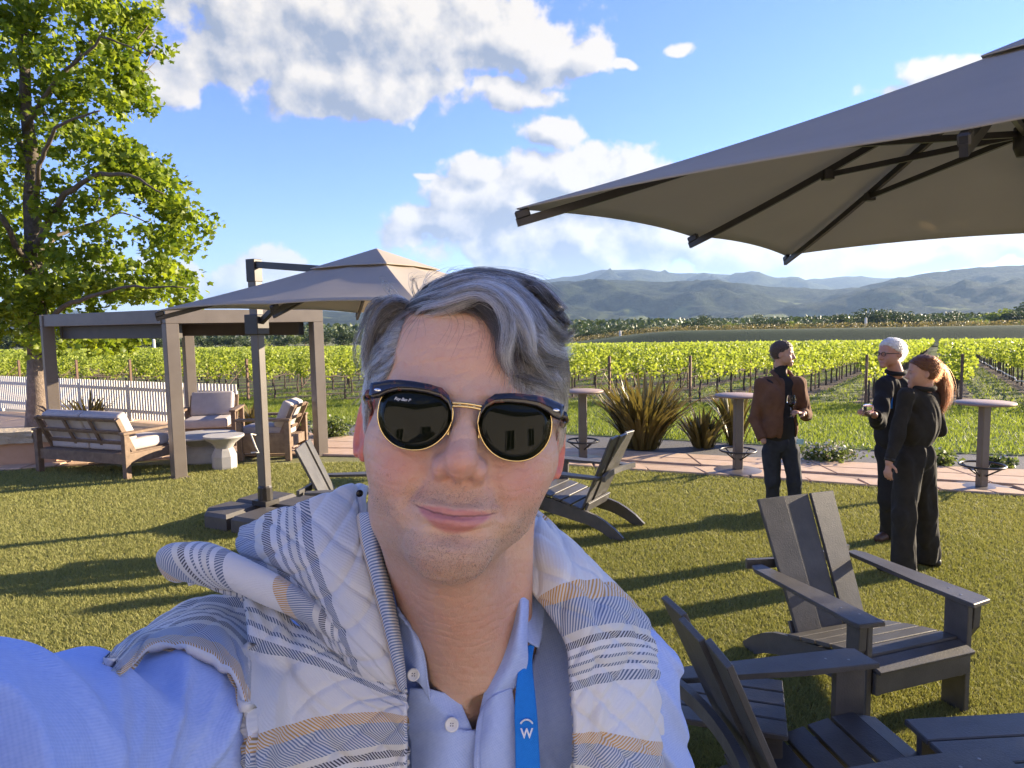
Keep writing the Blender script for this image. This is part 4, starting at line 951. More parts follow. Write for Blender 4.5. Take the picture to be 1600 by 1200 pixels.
def skin_mat(name, tone=1., sss=.25, lips=False):
    m = bpy.data.materials.new(name); m.use_nodes = True; k = NT(m.node_tree); b = k.N['Principled BSDF']
    at = k.N.new('ShaderNodeAttribute'); at.attribute_name = 'Col'; st = k.N.new('ShaderNodeAttribute'); st.attribute_name = 'Stubble'
    p = k.tc('Object'); n1 = k.noise(p, 38, 4, .6); n2 = k.noise(p, 900, 2, .6); n3 = k.noise(p, 140, 3, .6)
    c = k.mix(k.ramp(n1, .3, .72, 0, .30), at.outputs[0], k.mix(1, at.outputs[0], (1.02, .76, .66, 1), 'MULTIPLY'))
    c = k.mix(k.ramp(n3, .5, .72, 0, .30), c, k.mix(1, c, (.92, .68, .6, 1), 'MULTIPLY'))
    mole = k.vor(p, 31, rand=1); c = k.mix(k.ramp(mole, .035, .055, .35, 0), c, (.25, .11, .07, 1))
    dots = k.vor(p, 1000); dm = k.ramp(dots, .22, .46, 1, 0); lt = k.ramp(k.noise(p, 300, 1), .45, .6)
    c = k.mix(k.m('MULTIPLY', k.m('MULTIPLY', dm, st.outputs[2]), .5), c, k.mix(lt, (.10, .075, .06, 1), (.5, .42, .36, 1)))
    c = k.mix(k.m('MULTIPLY', st.outputs[2], .22), c, (.28, .20, .17, 1))
    lipm = None
    if lips:
        tcn = k.N.new('ShaderNodeTexCoord'); LIPS.append(tcn); hx, hy, hz = k.sep(tcn.outputs['Object'])[:]; x2 = k.m('MULTIPLY', hx, hx); ax = k.m('ABSOLUTE', hx)
        dz = k.m('SUBTRACT', hz, k.m('MULTIPLY_ADD', x2, 6.0, -.0695)); dz = k.m('ADD', dz, k.m('MULTIPLY', k.m('SUBTRACT', k.noise(tcn.outputs['Object'], 160, 2), .5), .0016))
        env = k.m('SUBTRACT', 1, k.m('MULTIPLY', x2, 1/.0285**2), clamp=True); ft = k.m('LESS_THAN', hy, -.068)
        bow = k.m('MULTIPLY', k.ramp(ax, 0, .006, .8, 1), .0056); tp = k.m('MULTIPLY', env, bow); bt = k.m('MULTIPLY', env, -.0125)
        up = k.ramp(k.m('SUBTRACT', tp, dz), -.0008, .0014); lo = k.ramp(k.m('SUBTRACT', dz, bt), -.0012, .0020)
        lipm = k.m('MULTIPLY', k.m('MULTIPLY', k.m('MULTIPLY', up, lo), ft), k.ramp(ax, .029, .0235))
        c = k.mix(k.m('MULTIPLY', lipm, .92), c, k.mix(k.noise(tcn.outputs['Object'], 220, 3), (.46, .165, .15, 1), (.58, .25, .225, 1)))
        cr = k.m('MULTIPLY', k.m('MULTIPLY', k.ramp(k.m('ABSOLUTE', dz), .0001, .0011, 1, 0), ft), k.ramp(ax, .0325, .027)); c = k.mix(k.m('MULTIPLY', cr, .8), c, (.15, .045, .038, 1))
    k.put(b.inputs['Base Color'], c); k.put(b.inputs['Roughness'], k.ramp(n1, .3, .7, .40, .52))
    if lips: k.put(b.inputs['Roughness'], k.m('SUBTRACT', k.ramp(n1, .3, .7, .44, .58), k.m('MULTIPLY', lipm, .12))); b.inputs['Specular IOR Level'].default_value = .5
    b.inputs['Subsurface Weight'].default_value = sss; b.inputs['Subsurface Radius'].default_value = (1, .35, .2); b.inputs['Subsurface Scale'].default_value = .006
    n2 = k.m('ADD', n2, k.m('MULTIPLY', k.m('POWER', k.m('ABSOLUTE', k.m('SINE', k.m('ADD', k.m('MULTIPLY', k.sep(p)[2], 330), k.m('MULTIPLY', k.noise(p, 30, 2), 9)))), 6), -.8)) if lips else n2
    h = k.m('ADD', k.m('MULTIPLY', n2, .35), k.m('ADD', k.m('MULTIPLY', n3, 1.2), k.m('MULTIPLY', k.m('MULTIPLY', dm, st.outputs[2]), .6)))
    k.put(b.inputs['Normal'], k.bump(h, .75, .0014)); return m
# ---------------------------------------------------------------- the selfie man
HO = np.array([-.04200466, .58531156, 1.85533509]); hrx, hry, hrz = -.27654797, .13663538, .04513694
def Rm(rx, ry, rz): return np.array((Matrix.Rotation(rz, 3, 'Z') @ Matrix.Rotation(ry, 3, 'Y') @ Matrix.Rotation(rx, 3, 'X')))
HR = Rm(hrx, hry, hrz)
def H2W(p): return np.asarray(p, float) @ HR.T+HO
def W2H(p): return (np.asarray(p, float)-HO) @ HR
selfie = empty('person', (-.04, .66, 0), 0, 'grey-haired man in sunglasses, light blue shirt and striped shawl taking the selfie', 'person')
SO = np.array([-.04, .66, 0.])
def ML(x):           # mirrored pair
    return (-x, x)
def head_sdf(xf=None):
    h = SD(xf or (HR.astype(f32), HO.astype(f32)))
    h.add(s_ell((0, .012, .037), (.0790, .098, .094)))
    h.add(s_ell((0, -.030, .043), (.0700, .0605, .070)), .02)
    h.add(s_ell((0, -.026, -.018), (.0715, .060, .070)), .025)
    for s in (-1, 1):
        h.add(s_ell((s*.046, -.050, -.020), (.029, .029, .026)), .018)
        j = .0040 if s > 0 else .0010
        h.add(s_ell((s*(.0385-j), -.053, -.044), (.029, .033, .029)), .018)
        h.add(s_cone((s*(.048-j), -.004, -.044), (s*(.010-j*.5), -.066, -.091), .022, .0195), .020)
        h.add(s_ell((s*(.038-j), -.026, -.060), (.024, .03, .026)), .02)
        h.add(s_cone((s*.014, -.087, .018), (s*.050, -.071, .020), .0085, .009), .014)
    h.add(s_ell((0, -.064, -.066), (.036, .030, .030)), .016)
    h.add(s_ell((0, -.074, -.096), (.025, .0185, .0185)), .016)
    for s in (-1, 1):
        h.sub(s_ell((s*.033, -.099, -.001), (.021, .015, .013)), .014)
        h.add(s_ell((s*.032, -.0745, -.002), (.0145, .0145, .0140)), .004)
    # nose
    h.add(s_cone((0, -.078, .004), (0, -.084, -.032), .012, .0185), .012)
    h.add(s_cone((0, -.089, .014), (0, -.106, -.026), .0068, .0100), .009)
    h.add(s_ell((0, -.1075, -.0325), (.0122, .0122, .0108)), .006)
    h.add(s_ell((0, -.101, -.0405), (.006, .010, .006)), .005)
    for s in (-1, 1):
        h.add(s_ell((s*.0128, -.0955, -.0365), (.0078, .0115, .0088)), .0045)
        h.sub(s_ell((s*.0066, -.1005, -.0462), (.0040, .0058, .0042)), .0025)
        # fold from nose wing to mouth corner
        h.sub(s_path([(s*.0225, -.0925, -.037), (s*.030, -.0868, -.052), (s*.0355, -.0798, -.066)], [.0012, .0022, .0016]), .008)
        h.add(s_ell((s*.0365, -.068, -.0665), (.010, .010, .009)), .01)
    # lips: a smiling arc
    def arc(x, z0, c, y0, cy): return (x, y0+cy*x*x, z0+c*x*x)
    xs_ = np.linspace(-.0305, .0305, 9)
    up = [arc(x, -.0660, 5.0, -.0950, 13.) for x in xs_]; lw = [arc(x*.84, -.0746, 8.5, -.0948, 13.0) for x in xs_]
    h.add(s_path(up, [.001, .0022, .0031, .0036, .0035, .0036, .0031, .0022, .001]), .004)
    h.add(s_path(lw, [.0015, .0034, .0049, .0057, .0060, .0057, .0049, .0034, .0015]), .0045)
    cr = [arc(x*1.03, -.0695, 6.0, -.0985, 13.2) for x in xs_]
    h.sub(s_path(cr, [.0010, .0012, .0014, .0015, .0015, .0015, .0014, .0012, .0010]), .0022)
    h.sub(s_ell((0, -.0985, -.0565), (.0032, .004, .0065)), .005)
    h.sub(s_ell((0, -.0965, -.0835), (.016, .0045, .0032)), .009)
    # ears
    for s in (-1, 1):
        ex = .0835 if s < 0 else .0785; er = np.array(Matrix.Rotation(s*-.42, 3, 'Z') @ Matrix.Rotation(.18, 3, 'X'))
        h.add(s_ell((s*ex, .012, -.001), (.0050, .0160, .0250), er), .007)
        c0 = np.array([s*ex, .012, -.001])
        rim = [c0+er@np.array([s*.004, .0160*cos(a)*1.05, .0265*sin(a)]) for a in np.linspace(-1.3, 3.3, 12)]
        h.add(s_path(rim, [.0036]*12), .0025)
        h.sub(s_ell(c0+er@np.array([s*.0075, -.001, .002]), (.0058, .0095, .0175), er), .004)
        h.add(s_ell(c0+er@np.array([s*.001, -.005, -.023]), (.0045, .008, .008)), .006)
        h.add(s_ell(c0+er@np.array([s*.001, -.013, -.004]), (.004, .005, .006)), .004)
    return h
HEAD = head_sdf()
def body_sdf():
    b = SD(); b.add(lambda p: HEAD(p))
    nb = H2W((-.008, .022, -.060)); n1 = (-.036, .640, 1.60); n0 = (-.026, .655, 1.50)
    b.add(s_cone(nb, n1, .0555, .061), .016)
    b.add(s_cone(H2W((-.006, -.034, -.084)), (-.040, .585, 1.66), .03, .036), .03); b.add(s_cone(H2W((-.040, -.012, -.075)), (-.062, .615, 1.68), .024, .03), .025)
    for s in (-1, 1):
        b.add(s_cone(H2W((s*.055, .02, -.05)), (-.026+s*.02, .580, 1.618), .014, .012), .02)
        b.add(s_cone((-.036+s*.02, .588, 1.607), (-.036+s*.10, .635, 1.62), .010, .011), .02)
        b.add(s_cone((-.026+s*.03, .67, 1.655), (-.04+s*.12, .67, 1.580), .05, .05), .04)
    b.add(s_ell((-.036, .672, 1.45), (.140, .086, .20)), .04)
    b.add(s_ell((-.026, .69, 1.16), (.150, .095, .22)), .06)
    b.sub(s_ell((-.026, .566, 1.622), (.013, .010, .012)), .012)
    return b
BODY = body_sdf()
def hand(b, w, d, up, side, grip=.9, sc=1.):
    """palm + five bent fingers on wrist w; d finger direction, up = back of the hand, side = thumb side"""
    w = np.array(w); d = np.array(d, float); d /= np.linalg.norm(d); up = np.array(up, float); up -= d*(up@d); up /= np.linalg.norm(up); sd = np.cross(d, up)*side
    b.add(s_cone(w, w+d*.08*sc, .024*sc, .030*sc, (up, .45)), .012)
    for i, (o, L) in enumerate(((.030, .072), (.011, .080), (-.009, .075), (-.027, .060))):
        p = w+d*.085*sc+sd*o*sc; pts = [p]; a = .25
        for j, f in enumerate((.45, .32, .25)):
            dd = d*cos(a)-up*sin(a); pts.append(pts[-1]+dd*L*f*sc); a += grip
        b.add(s_path(pts, [.0095*sc, .0085*sc, .008*sc, .0068*sc]), .003)
    p = w+d*.025*sc+sd*.026*sc; q = p+(d*.6+sd*.75-up*.25)*.042*sc; r = q+(d*.9+sd*.1-up*.45)*.032*sc
    b.add(s_path([p-sd*.01*sc, p, q, r], [.014*sc, .0135*sc, .0105*sc, .0085*sc]), .006)
BODY.cut(s_cone((-.03, .66, 1.50), (-.03, .66, 1.85), .19, .3), .002)
hv, hq = surface_net(BODY, (-.23, .43, 1.46), (.17, .83, 2.02), .0017 if not globals().get('DEV') else .0020)
hv = relax(hv, hq, 2, .5); bm_ = mesh_np('body', hv-SO, hq, smooth=True)
body = link('body', bm_, skin_mat('skin', lips=True), selfie)
L = W2H(hv); X, Yh, Z = L.T
def srgb(r, g, b): return np.array([((c/255.+.055)/1.055)**2.4 if c > 10 else c/3294. for c in (r, g, b)])
base = np.array([.64, .42, .295]); col = np.tile(base, (len(hv), 1))
def tint(mask, c, a): 
    global col
    m_ = np.clip(mask*a, 0, 1)[:, None]; col = col*(1-m_)+np.array(c)*m_
face = (Yh < -.02)*(Z > -.13)
tint(np.exp(-(((np.abs(X)-.044)/.024)**2+((Z+.040)/.022)**2))*(Yh < -.02), (.60, .25, .19), .62)
tint(np.exp(-((X/.020)**2+((Z+.036)/.018)**2))*(Yh < -.085), (.56, .24, .19), .55)
tint(np.exp(-((X/.05)**2+((Z-.055)/.03)**2))*(Yh < -.04), (.62, .33, .25), .5)
tint((np.abs(X) > .0705)*(np.abs(Yh-.012) < .035)*(np.abs(Z+.006) < .04)*np.clip((np.abs(X)-.070)/.006, 0, 1), (.66, .17, .11), .8)
# lips
zc = -.0695+6.0*X**2; topc = .0062*(1-(X/.031)**2).clip(0)+.0008; botc = .0108*(1-(X/.029)**2).clip(0)
inl = (Yh < -.070)*(np.abs(X) < .031); dzz = Z-zc
lm = np.where(dzz > 0, np.clip((topc-dzz)/.0018, 0, 1), np.clip((botc+dzz)/.0022, 0, 1))*inl
# under-nose, chin shadow of the beard, neck redness (own colour of the skin)
tint(np.exp(-(((Z+.15)/.05)**2))*(Z < -.10), (.50, .26, .18), .6)
st = np.exp(-(((Z+.058)/.0085)**2))*np.exp(-((X/.034)**4))*(Yh < -.07)+np.exp(-(((Z+.100)/.020)**2))*np.exp(-((X/.052)**4))*(Z < -.082)*1.+.55*np.exp(-(((Z+.075)/.03)**2))*np.exp(-(((np.abs(X)-.052)/.02)**2))*(Yh < .0)+.5*np.exp(-((X/.006)**2+((Z+.084)/.006)**2))
st = np.clip(st, 0, 1)*(1-np.clip(lm*1.4, 0, 1))*(Yh < .03)
vcol(bm_, col); vfloat(bm_, st, 'Stubble')
# eyes (behind the lenses)
m_eye = mat('eye_white', (.75, .72, .7), rough=.2); m_iris = mat('iris', (.08, .10, .12), rough=.2)
for s in (-1, 1):
    b = BM(); bmesh.ops.create_uvsphere(b.bm, u_segments=20, v_segments=14, radius=.0122); c = H2W((s*.032, -.0765, -.002)); o = b.done('eyeball', m_eye, selfie, True, loc=c-SO)
    b = BM(); bmesh.ops.create_uvsphere(b.bm, u_segments=16, v_segments=10, radius=.0064); o2 = b.done('iris', m_iris, o, True, loc=HR@np.array([0, -.0065, 0]))

def arms():
    for nm, pth, rs, hp in (('forearm', [(-.325, .34, 1.69), (-.265, .235, 1.755), (-.205, .12, 1.82), (-.165, .06, 1.855)], [.047, .043, .031, .026], ((-.165, .06, 1.855), (.75, -.55, .2), (-.3, -.3, .9), 1, .6)),
                            ('forearm', [(.160, .70, 1.28), (.165, .65, 1.15), (.165, .60, 1.03)], [.043, .038, .029], ((.165, .60, 1.03), (-.05, -.25, -1), (.9, -.2, 0), -1, .35))):
        b = SD(); b.add(s_path(pth, rs, .02)); hand(b, *hp); P_ = np.array(pth+[hp[0]]); lo = P_.min(0)-.13; hi = P_.max(0)+.13
        lo[2] -= .1 if hp[1][2] < 0 else 0
        o, V = sdf_obj(nm, b, lo, hi, .004, body.data.materials[0], selfie, origin=SO); vcol(o.data, np.tile(base*.95, (len(V), 1))); vfloat(o.data, np.zeros(len(V)), 'Stubble')
arms()
# ---- sunglasses -------------------------------------------------------------
gl = empty('sunglasses', HO, 0, 'browline sunglasses with dark green lenses and gold rims worn by the selfie man', 'sunglasses')
gl.rotation_euler = Matrix(HR.tolist()).to_euler(); 
for t_ in LIPS: t_.object = gl
def tort_mat():
    m = bpy.data.materials.new('tortoiseshell'); m.use_nodes = True; k = NT(m.node_tree); b = k.N['Principled BSDF']; p = k.tc('Object')
    f = k.ramp(k.noise(p, 75, 3, .6, .5), .52, .66); x, y, z = k.sep(p)[:]
    k.put(b.inputs['Base Color'], k.mix(f, (.008, .004, .003, 1), (.16, .042, .012, 1))); b.inputs['Roughness'].default_value = .12; b.inputs['Coat Weight'].default_value = .6; b.inputs['Coat Roughness'].default_value = .05; return m
m_tort = tort_mat(); m_gold = mat('gold_metal', (.85, .62, .28), rough=.22, metal=1); m_silver = mat('silver_metal', (.8, .8, .8), rough=.2, metal=1)
m_lens = mat('dark_lens', (.006, .0075, .004), rough=.04, spec=.2); m_print = mat('white_print', (.75, .76, .78), rough=.5)
def gy(x, z): return -.1035+2.4*x*x-.10*(z)     # wrap and tilt of the front
LW, LT, LB, LC = .0266, .0178, .0242, .0362
def lens_out(s, n=56, g=0.):
    P_ = []
    for i in range(n):
        a = 2*pi*i/n; c, q = cos(a), sin(a); e = .70 if q > 0 else .92
        x = (LW+g)*math.copysign(abs(c)**e, c); z = ((LT+g) if q > 0 else (LB+g))*math.copysign(abs(q)**(.62 if q > 0 else .98), q)
        z += .0012*(x/LW)*(q > 0) if True else 0; x *= 1-.10*max(0, -z/LB)*(1 if x*1 < 0 else .6)
        P_.append((s*(LC+x), z-.002))
    return P_
for s in (-1, 1):
    out_ = lens_out(s); b = BM(); N_ = len(out_); rings = []
    for t in (1, .8, .6, .4, .2):
        rings.append([b.bm.verts.new((s*LC+(x-s*LC)*t, gy(s*LC+(x-s*LC)*t, z*t)-.0022*(1-t*t), -.002+(z+.002)*t)) for x, z in out_])
    cc = b.bm.verts.new((s*LC, gy(LC, 0)-.0022, -.002))
    for A_, B_ in zip(rings, rings[1:]):
        for i in range(N_): b.bm.faces.new((A_[i], A_[(i+1) % N_], B_[(i+1) % N_], B_[i]))
    for i in range(N_): b.bm.faces.new((rings[-1][i], rings[-1][(i+1) % N_], cc))
    lens = b.done('lens', m_lens, gl, True); md = lens.modifiers.new('Solidify', 'SOLIDIFY'); md.thickness = .0018; md.offset = 0
    b = BM(); pts = [(x, gy(x, z)-.0002, z) for x, z in lens_out(s, 72, .0004)]; b.tube(pts+[pts[0]], .00075, 6, False); b.done('rim', m_gold, gl, True)
    # browline: swept plastic bar along the top of the lens out to the end piece
    prof = [(.0092, -.0050, .0016), (.0105, .0050, .0024), (.0135, .0112, .0030), (.0190, .0155, .0034), (.0290, .0174, .0035), (.040, .0182, .0036), (.050, .0182, .0040), (.0580, .0166, .0050), (.0635, .0142, .0060), (.0685, .0130, .0062), (.0712, .0134, .0052)]
    b = BM(); rings = []
    for (x, z, hh) in prof:
        y = gy(x, z)-.0008; th = .0030; sh = [(-.9, -1), (-1, -.6), (-1, .6), (-.7, 1), (.7, 1), (1, .6), (1, -.6), (.9, -1)]
        rings.append([b.bm.verts.new((s*x, y+a*th, z+c*hh)) for a, c in sh])
    for A_, B_ in zip(rings, rings[1:]):
        for i in range(8): b.bm.faces.new((A_[i], A_[(i+1) % 8], B_[(i+1) % 8], B_[i]))
    b.bm.faces.new(rings[0]); b.bm.faces.new(rings[-1]); br = b.done('browline', m_tort, gl, True)
    b = BM(); b.tube([(s*.0715, gy(.0715, .012)+.002, .0115), (s*.0765, -.07, .0115), (s*.0785, -.03, .010), (s*(.083 if s < 0 else .080), .005, .006), (s*.080, .03, -.012)], [.0036, .0032, .0026, .0024, .002], 8); b.done('temple', m_tort, gl, True)
    b = BM(); b.lathe([(.0002, 0), (.0017, .0002), (.0018, .0006), (.0012, .0011), (.0002, .0012)], seg=16, cap=False); rv = b.done('rivet', m_silver, gl, True); rv.location = (s*.0650, gy(.065, .0125)-.0038, .0135); rv.rotation_euler = (pi/2, 0, 0); rv.scale = (1.5, .8, 1)
    b = BM(); b.tube([(s*.0115, gy(.011, 0)+.001, -.004), (s*.0112, gy(.01, 0)+.0035, -.007), (s*.0112, gy(.01, 0)+.005, -.008)], .0005, 6); b.box((s*.0112, gy(.01, 0)+.0065, -.009), (.0014, .003, .008)); b.done('nose_pad', m_gold, gl)
b = BM()
for dz in (-.0011, .0011): b.tube([(x, gy(x, .008)-.0018-.0008*(1-(x/.013)**2), .0075+dz+.0010*(1-(x/.013)**2)) for x in np.linspace(-.0115, .0115, 9)], .0011, 8)
for x in (-.005, 0, .005): b.box((x, gy(x, .008)-.0026, .0082), (.0016, .0012, .0030))
b.done('bridge', m_gold, gl, True)
def text(name, body_, size, m, parent, loc, rot, shear=0., ext=.00008, sx=1.):
    c = bpy.data.curves.new(name, 'FONT'); c.body = body_; c.size = size; c.shear = shear; c.extrude = ext; c.align_x = 'CENTER'; c.align_y = 'CENTER'; c.materials.append(m)
    q_ = bpy.data.objects.new(name, c); COL.objects.link(q_); bpy.context.view_layer.update(); me = bpy.data.meshes.new_from_object(q_.evaluated_get(bpy.context.evaluated_depsgraph_get())); bpy.data.objects.remove(q_); o = link(name, me, m); o.parent = parent; o.location = loc; o.rotation_euler = rot; o.scale = (sx, 1, 1); return o
text('lens_lettering', 'Ray-Ban P', .0031, m_print, gl, (-.0465, gy(.0465, .008)-.0027, .0082), (pi/2+.12, .05, -.22), .35, .00005, .95)

# ---- hair --------------------------------------------------------------------
SK = SD((HR.astype(f32), HO.astype(f32))); SK.add(s_ell((0, .012, .037), (.0790, .098, .094))); SK.add(s_ell((0, -.030, .043), (.0700, .0605, .070)), .02); SK.add(s_ell((0, -.026, -.018), (.0715, .060, .070)), .025)
CAMP = np.array([0, 0, CAMH])
def sdn(p, e=.001):
    g = np.stack([SK(p+np.eye(3)[i]*e)-SK(p-np.eye(3)[i]*e) for i in range(3)], 1); return g/np.linalg.norm(g, axis=1)[:, None]
def on_head(u, v, h):
    d = np.array(px_dir(u, v)); d /= np.linalg.norm(d); t = np.linspace(.35, .80, 300); p = CAMP+d*t[:, None]; s = SK(p); k = np.argmax(s < h) if (s < h).any() else int(np.argmin(s)); return p[k]
def cat(P_, n):
    P_ = np.asarray(P_, float); m_ = len(P_); t = np.linspace(0, m_-1, n); i = np.clip(t.astype(int), 0, m_-2); f = (t-i)[:, None]
    Q = np.vstack([2*P_[:1]-P_[1:2], P_, 2*P_[-1:]-P_[-2:-1]]); a, b, c, d = Q[i], Q[i+1], Q[i+2], Q[i+3]
    return .5*(2*b+(c-a)*f+(2*a-5*b+4*c-d)*f*f+(3*b-a-3*c+d)*f**3)
NP_ = 14; STR = []; TONE = []; hr = np.random.default_rng(21)
def lock(pts, hs, r, n, tone, wave=.0012, spread=None, tip=.35):
    hs = [h*.62+.0005 for h in hs]; n = int(n*1.6); r = r*1.22
    W3 = np.array([on_head(u, v, h) for (u, v), h in zip(pts, hs)]); G_ = cat(W3, NP_); T = np.gradient(G_, axis=0); T /= np.linalg.norm(T, axis=1)[:, None]
    N_ = sdn(G_); B_ = np.cross(T, N_); B_ /= np.linalg.norm(B_, axis=1)[:, None]; t = np.linspace(0, 1, NP_)
    prof = (.65+.35*np.sin(pi*np.minimum(t*1.4, 1)))*(1-(1-tip)*np.clip((t-.5)/.5, 0, 1)**1.3)
    subs = [(hr.normal(size=2)*.55, hr.normal()*.17, hr.random()*6.28) for _ in range(7)]
    for _ in range(n):
        sb = subs[hr.integers(0, 7)]; q = sb[0]+hr.normal(size=2)*.24; ph = hr.random(2)*6.28; L_ = hr.uniform(.68, 1.0); fz = hr.normal(size=3)*.0008
        r2 = r*(1+.35*hr.normal()*t); s = G_+B_*(q[0]*r2*prof)[:, None]+N_*(q[1]*r*.6*prof)[:, None]
        s = s+B_*(wave*(.6+.9*q[0])*np.sin(t*(4+2.5*ph[0]/6.28)+ph[0])*t)[:, None]+N_*(wave*.7*np.sin(t*6+ph[1])*t)[:, None]+fz*(t**2)[:, None]
        if hr.random() < .05: s = s+(hr.normal(size=3)*.006+np.array([0, 0, .003]))*(t**2)[:, None]
        # trim the strand
        t0_ = hr.random()**1.5*.22; s = np.stack([np.interp(t0_+t*(L_-t0_), t, s[:, j]) for j in range(3)], 1); sk_ = SK(s); dn_ = sdn(s); s = s-dn_*((sk_-.0008)*np.exp(-t*7)*.85)[:, None]; s = s+B_*(.0016*np.sin(t*7+sb[2])*t)[:, None]; STR.append(s); TONE.append(np.clip(tone+sb[1]+hr.normal()*.22, 0, 1))
def mm(*a): return [x/1000. for x in a]
# forelock and waves over the right of the forehead (picture positions)
lock([(650, 484), (668, 470), (696, 464), (735, 452), (770, 460), (793, 486), (799, 522), (790, 557), (799, 585)], mm(2, 10, 18, 25, 27, 24, 20, 15, 9), .0066, 620, .98)
lock([(668, 480), (690, 470), (715, 457), (755, 446), (794, 464), (818, 493), (829, 527), (830, 562), (836, 590)], mm(2, 11, 19, 25, 27, 25, 21, 15, 9), .0066, 560, .86)
lock([(640, 484), (662, 478), (690, 474), (722, 470), (752, 478), (773, 502), (782, 533), (783, 561), (797, 590)], mm(1, 5, 9, 12, 12, 11, 10, 8, 4), .0050, 420, .25)
lock([(690, 482), (715, 476), (745, 478), (768, 494), (778, 520), (782, 545)], mm(1, 5, 8, 8, 7, 5), .0045, 260, .12)
lock([(628, 488), (640, 474), (665, 464), (700, 455), (740, 445), (785, 452), (822, 478), (842, 510), (862, 534), (886, 546)], mm(2, 8, 13, 18, 22, 23, 22, 20, 17, 14), .0068, 520, .6)
lock([(625, 478), (650, 460), (690, 445), (735, 436), (785, 442), (825, 462), (850, 490), (870, 512), (893, 522)], mm(3, 9, 15, 20, 23, 24, 23, 20, 16), .0072, 520, .42)
lock([(640, 466), (670, 448), (705, 434), (745, 428), (790, 434), (835, 450), (862, 478), (880, 500), (896, 505)], mm(4, 10, 16, 20, 22, 23, 22, 19, 14), .0070, 480, .3)
lock([(665, 456), (700, 438), (740, 426), (780, 428), (822, 436), (850, 448), (872, 470), (888, 485)], mm(5, 10, 15, 18, 19, 19, 17, 13), .0060, 380, .22)
for (a, tn) in (([(815, 448), (838, 446), (850, 460), (842, 472), (836, 485)], .12), ([(830, 458), (852, 462), (868, 478), (864, 492), (852, 503)], .1), ([(842, 476), (862, 486), (882, 502), (880, 516), (866, 526)], .12), ([(770, 436), (795, 432), (812, 440), (828, 440), (842, 452)], .3),
                ([(835, 500), (850, 520), (872, 530), (890, 526), (897, 512)], .25), ([(838, 520), (856, 542), (878, 552), (893, 545)], .75), ([(828, 545), (846, 562), (868, 570), (888, 566)], .35), ([(822, 560), (838, 582), (862, 595), (884, 594)], .6), ([(812, 580), (832, 598), (856, 610), (878, 616)], .55),
                ([(800, 588), (818, 596), (838, 602), (856, 606)], .6), ([(806, 500), (822, 530), (836, 562), (852, 590), (870, 612)], .5), ([(855, 570), (868, 596), (878, 622), (882, 648)], .7)):
    a = ([(a[0][0]-34, a[0][1]-16)]+a) if a[0][1] < 550 else a; lock(a, np.linspace(.018 if a[0][1] < 540 else .006, .008, len(a)), .0070, 260, tn, .0030)
for k in range(16):
    x = 700+k*8.5; lock([(x-60, 470-abs(k-6)*1.2), (x-35, 446), (x, 434+abs(k-4)*1.2), (x+24, 440+k*1.8), (x+40, 454+k*3.0)], mm(6, 12, 16+k*.2, 17, 14), .0055, 130, .15+.5*((k*7) % 5)/5., .002)
# front hairline going up and over
for k, (u, v) in enumerate([(634, 492), (642, 487), (652, 485), (664, 484), (676, 483), (690, 483), (704, 483), (718, 484), (732, 486), (745, 489), (757, 495), (766, 503)]):
    lock([(u, v), (u+5, v-10), (u+20, v-18), (u+45, v-22), (u+75, v-14)], mm(.5, 4, 8, 12, 13), .0042, 120, .15+.35*(k % 3)/2., .0012)
# left temple: short silver hair brushed down and back, and the dark messy top-left
for k in range(20):
    t = k/19.; u = 636-28*t; v = 486+92*t
    lock([(u, v), (u-14, v+3+10*t), (u-30-2*t, v+22), (u-42+14*t, v+50)], mm(.5, 3, 5, 6), .0050, 150, .9-.35*(k < 4), .001)
for k in range(16):
    t = k/15.; lock([(640-18*t, 468+22*t), (618-10*t, 462+26*t), (592-6*t, 480+34*t), (574, 520+38*t), (566+3*t, 560+34*t)], mm(5, 10, 13, 12, 8), .0050, 120, .45+.35*(k % 3 == 0)+.2*t, .002)
for k in range(10):
    t = k/9.; lock([(596-10*t, 560+30*t), (584-8*t, 580+32*t), (577-6*t, 605+34*t), (572-3*t, 632+26*t)], mm(1, 3, 4, 3), .0048, 120, .95, .0008)
lock([(604, 470), (580, 480), (562, 508), (553, 540), (556, 568), (566, 585)], mm(9, 14, 17, 18, 15, 11), .0020, 22, .25, .002)
lock([(614, 462), (590, 468), (572, 492), (562, 520)], mm(9, 14, 16, 15), .004, 60, .2, .002)
for (a, b_) in (((640, 462), (660, 425)), ((655, 455), (700, 418)), ((612, 462), (596, 432)), ((606, 466), (612, 440)), ((690, 440), (735, 420)), ((650, 460), (640, 430))):
    m1 = ((a[0]*2+b_[0])/3-4, (a[1]*2+b_[1])/3-6); m2 = ((a[0]+b_[0]*2)/3-3, (a[1]+b_[1]*2)/3-4); lock([a, m1, m2, (b_[0]+14, b_[1]+2)], mm(8, 13, 17, 18), .0050, 6, .3, .004, tip=1.)
for k in range(14):
    t = k/13.; u = 606-16*t; v = 478+100*t
    lock([(u+14, v-10), (u, v+2), (u-12, v+24), (u-14+6*t, v+52)], mm(3, 7, 9, 8), .0055, 130, .75-.3*(k < 4), .001)
# sideburns
lock([(574, 632), (571, 655), (570, 680)], mm(1, 1.5, 1.5), .0028, 130, .85, .0005, tip=.6); lock([(880, 640), (880, 668), (878, 700)], mm(1.5, 2, 2), .0032, 130, .8, .0005, tip=.6)
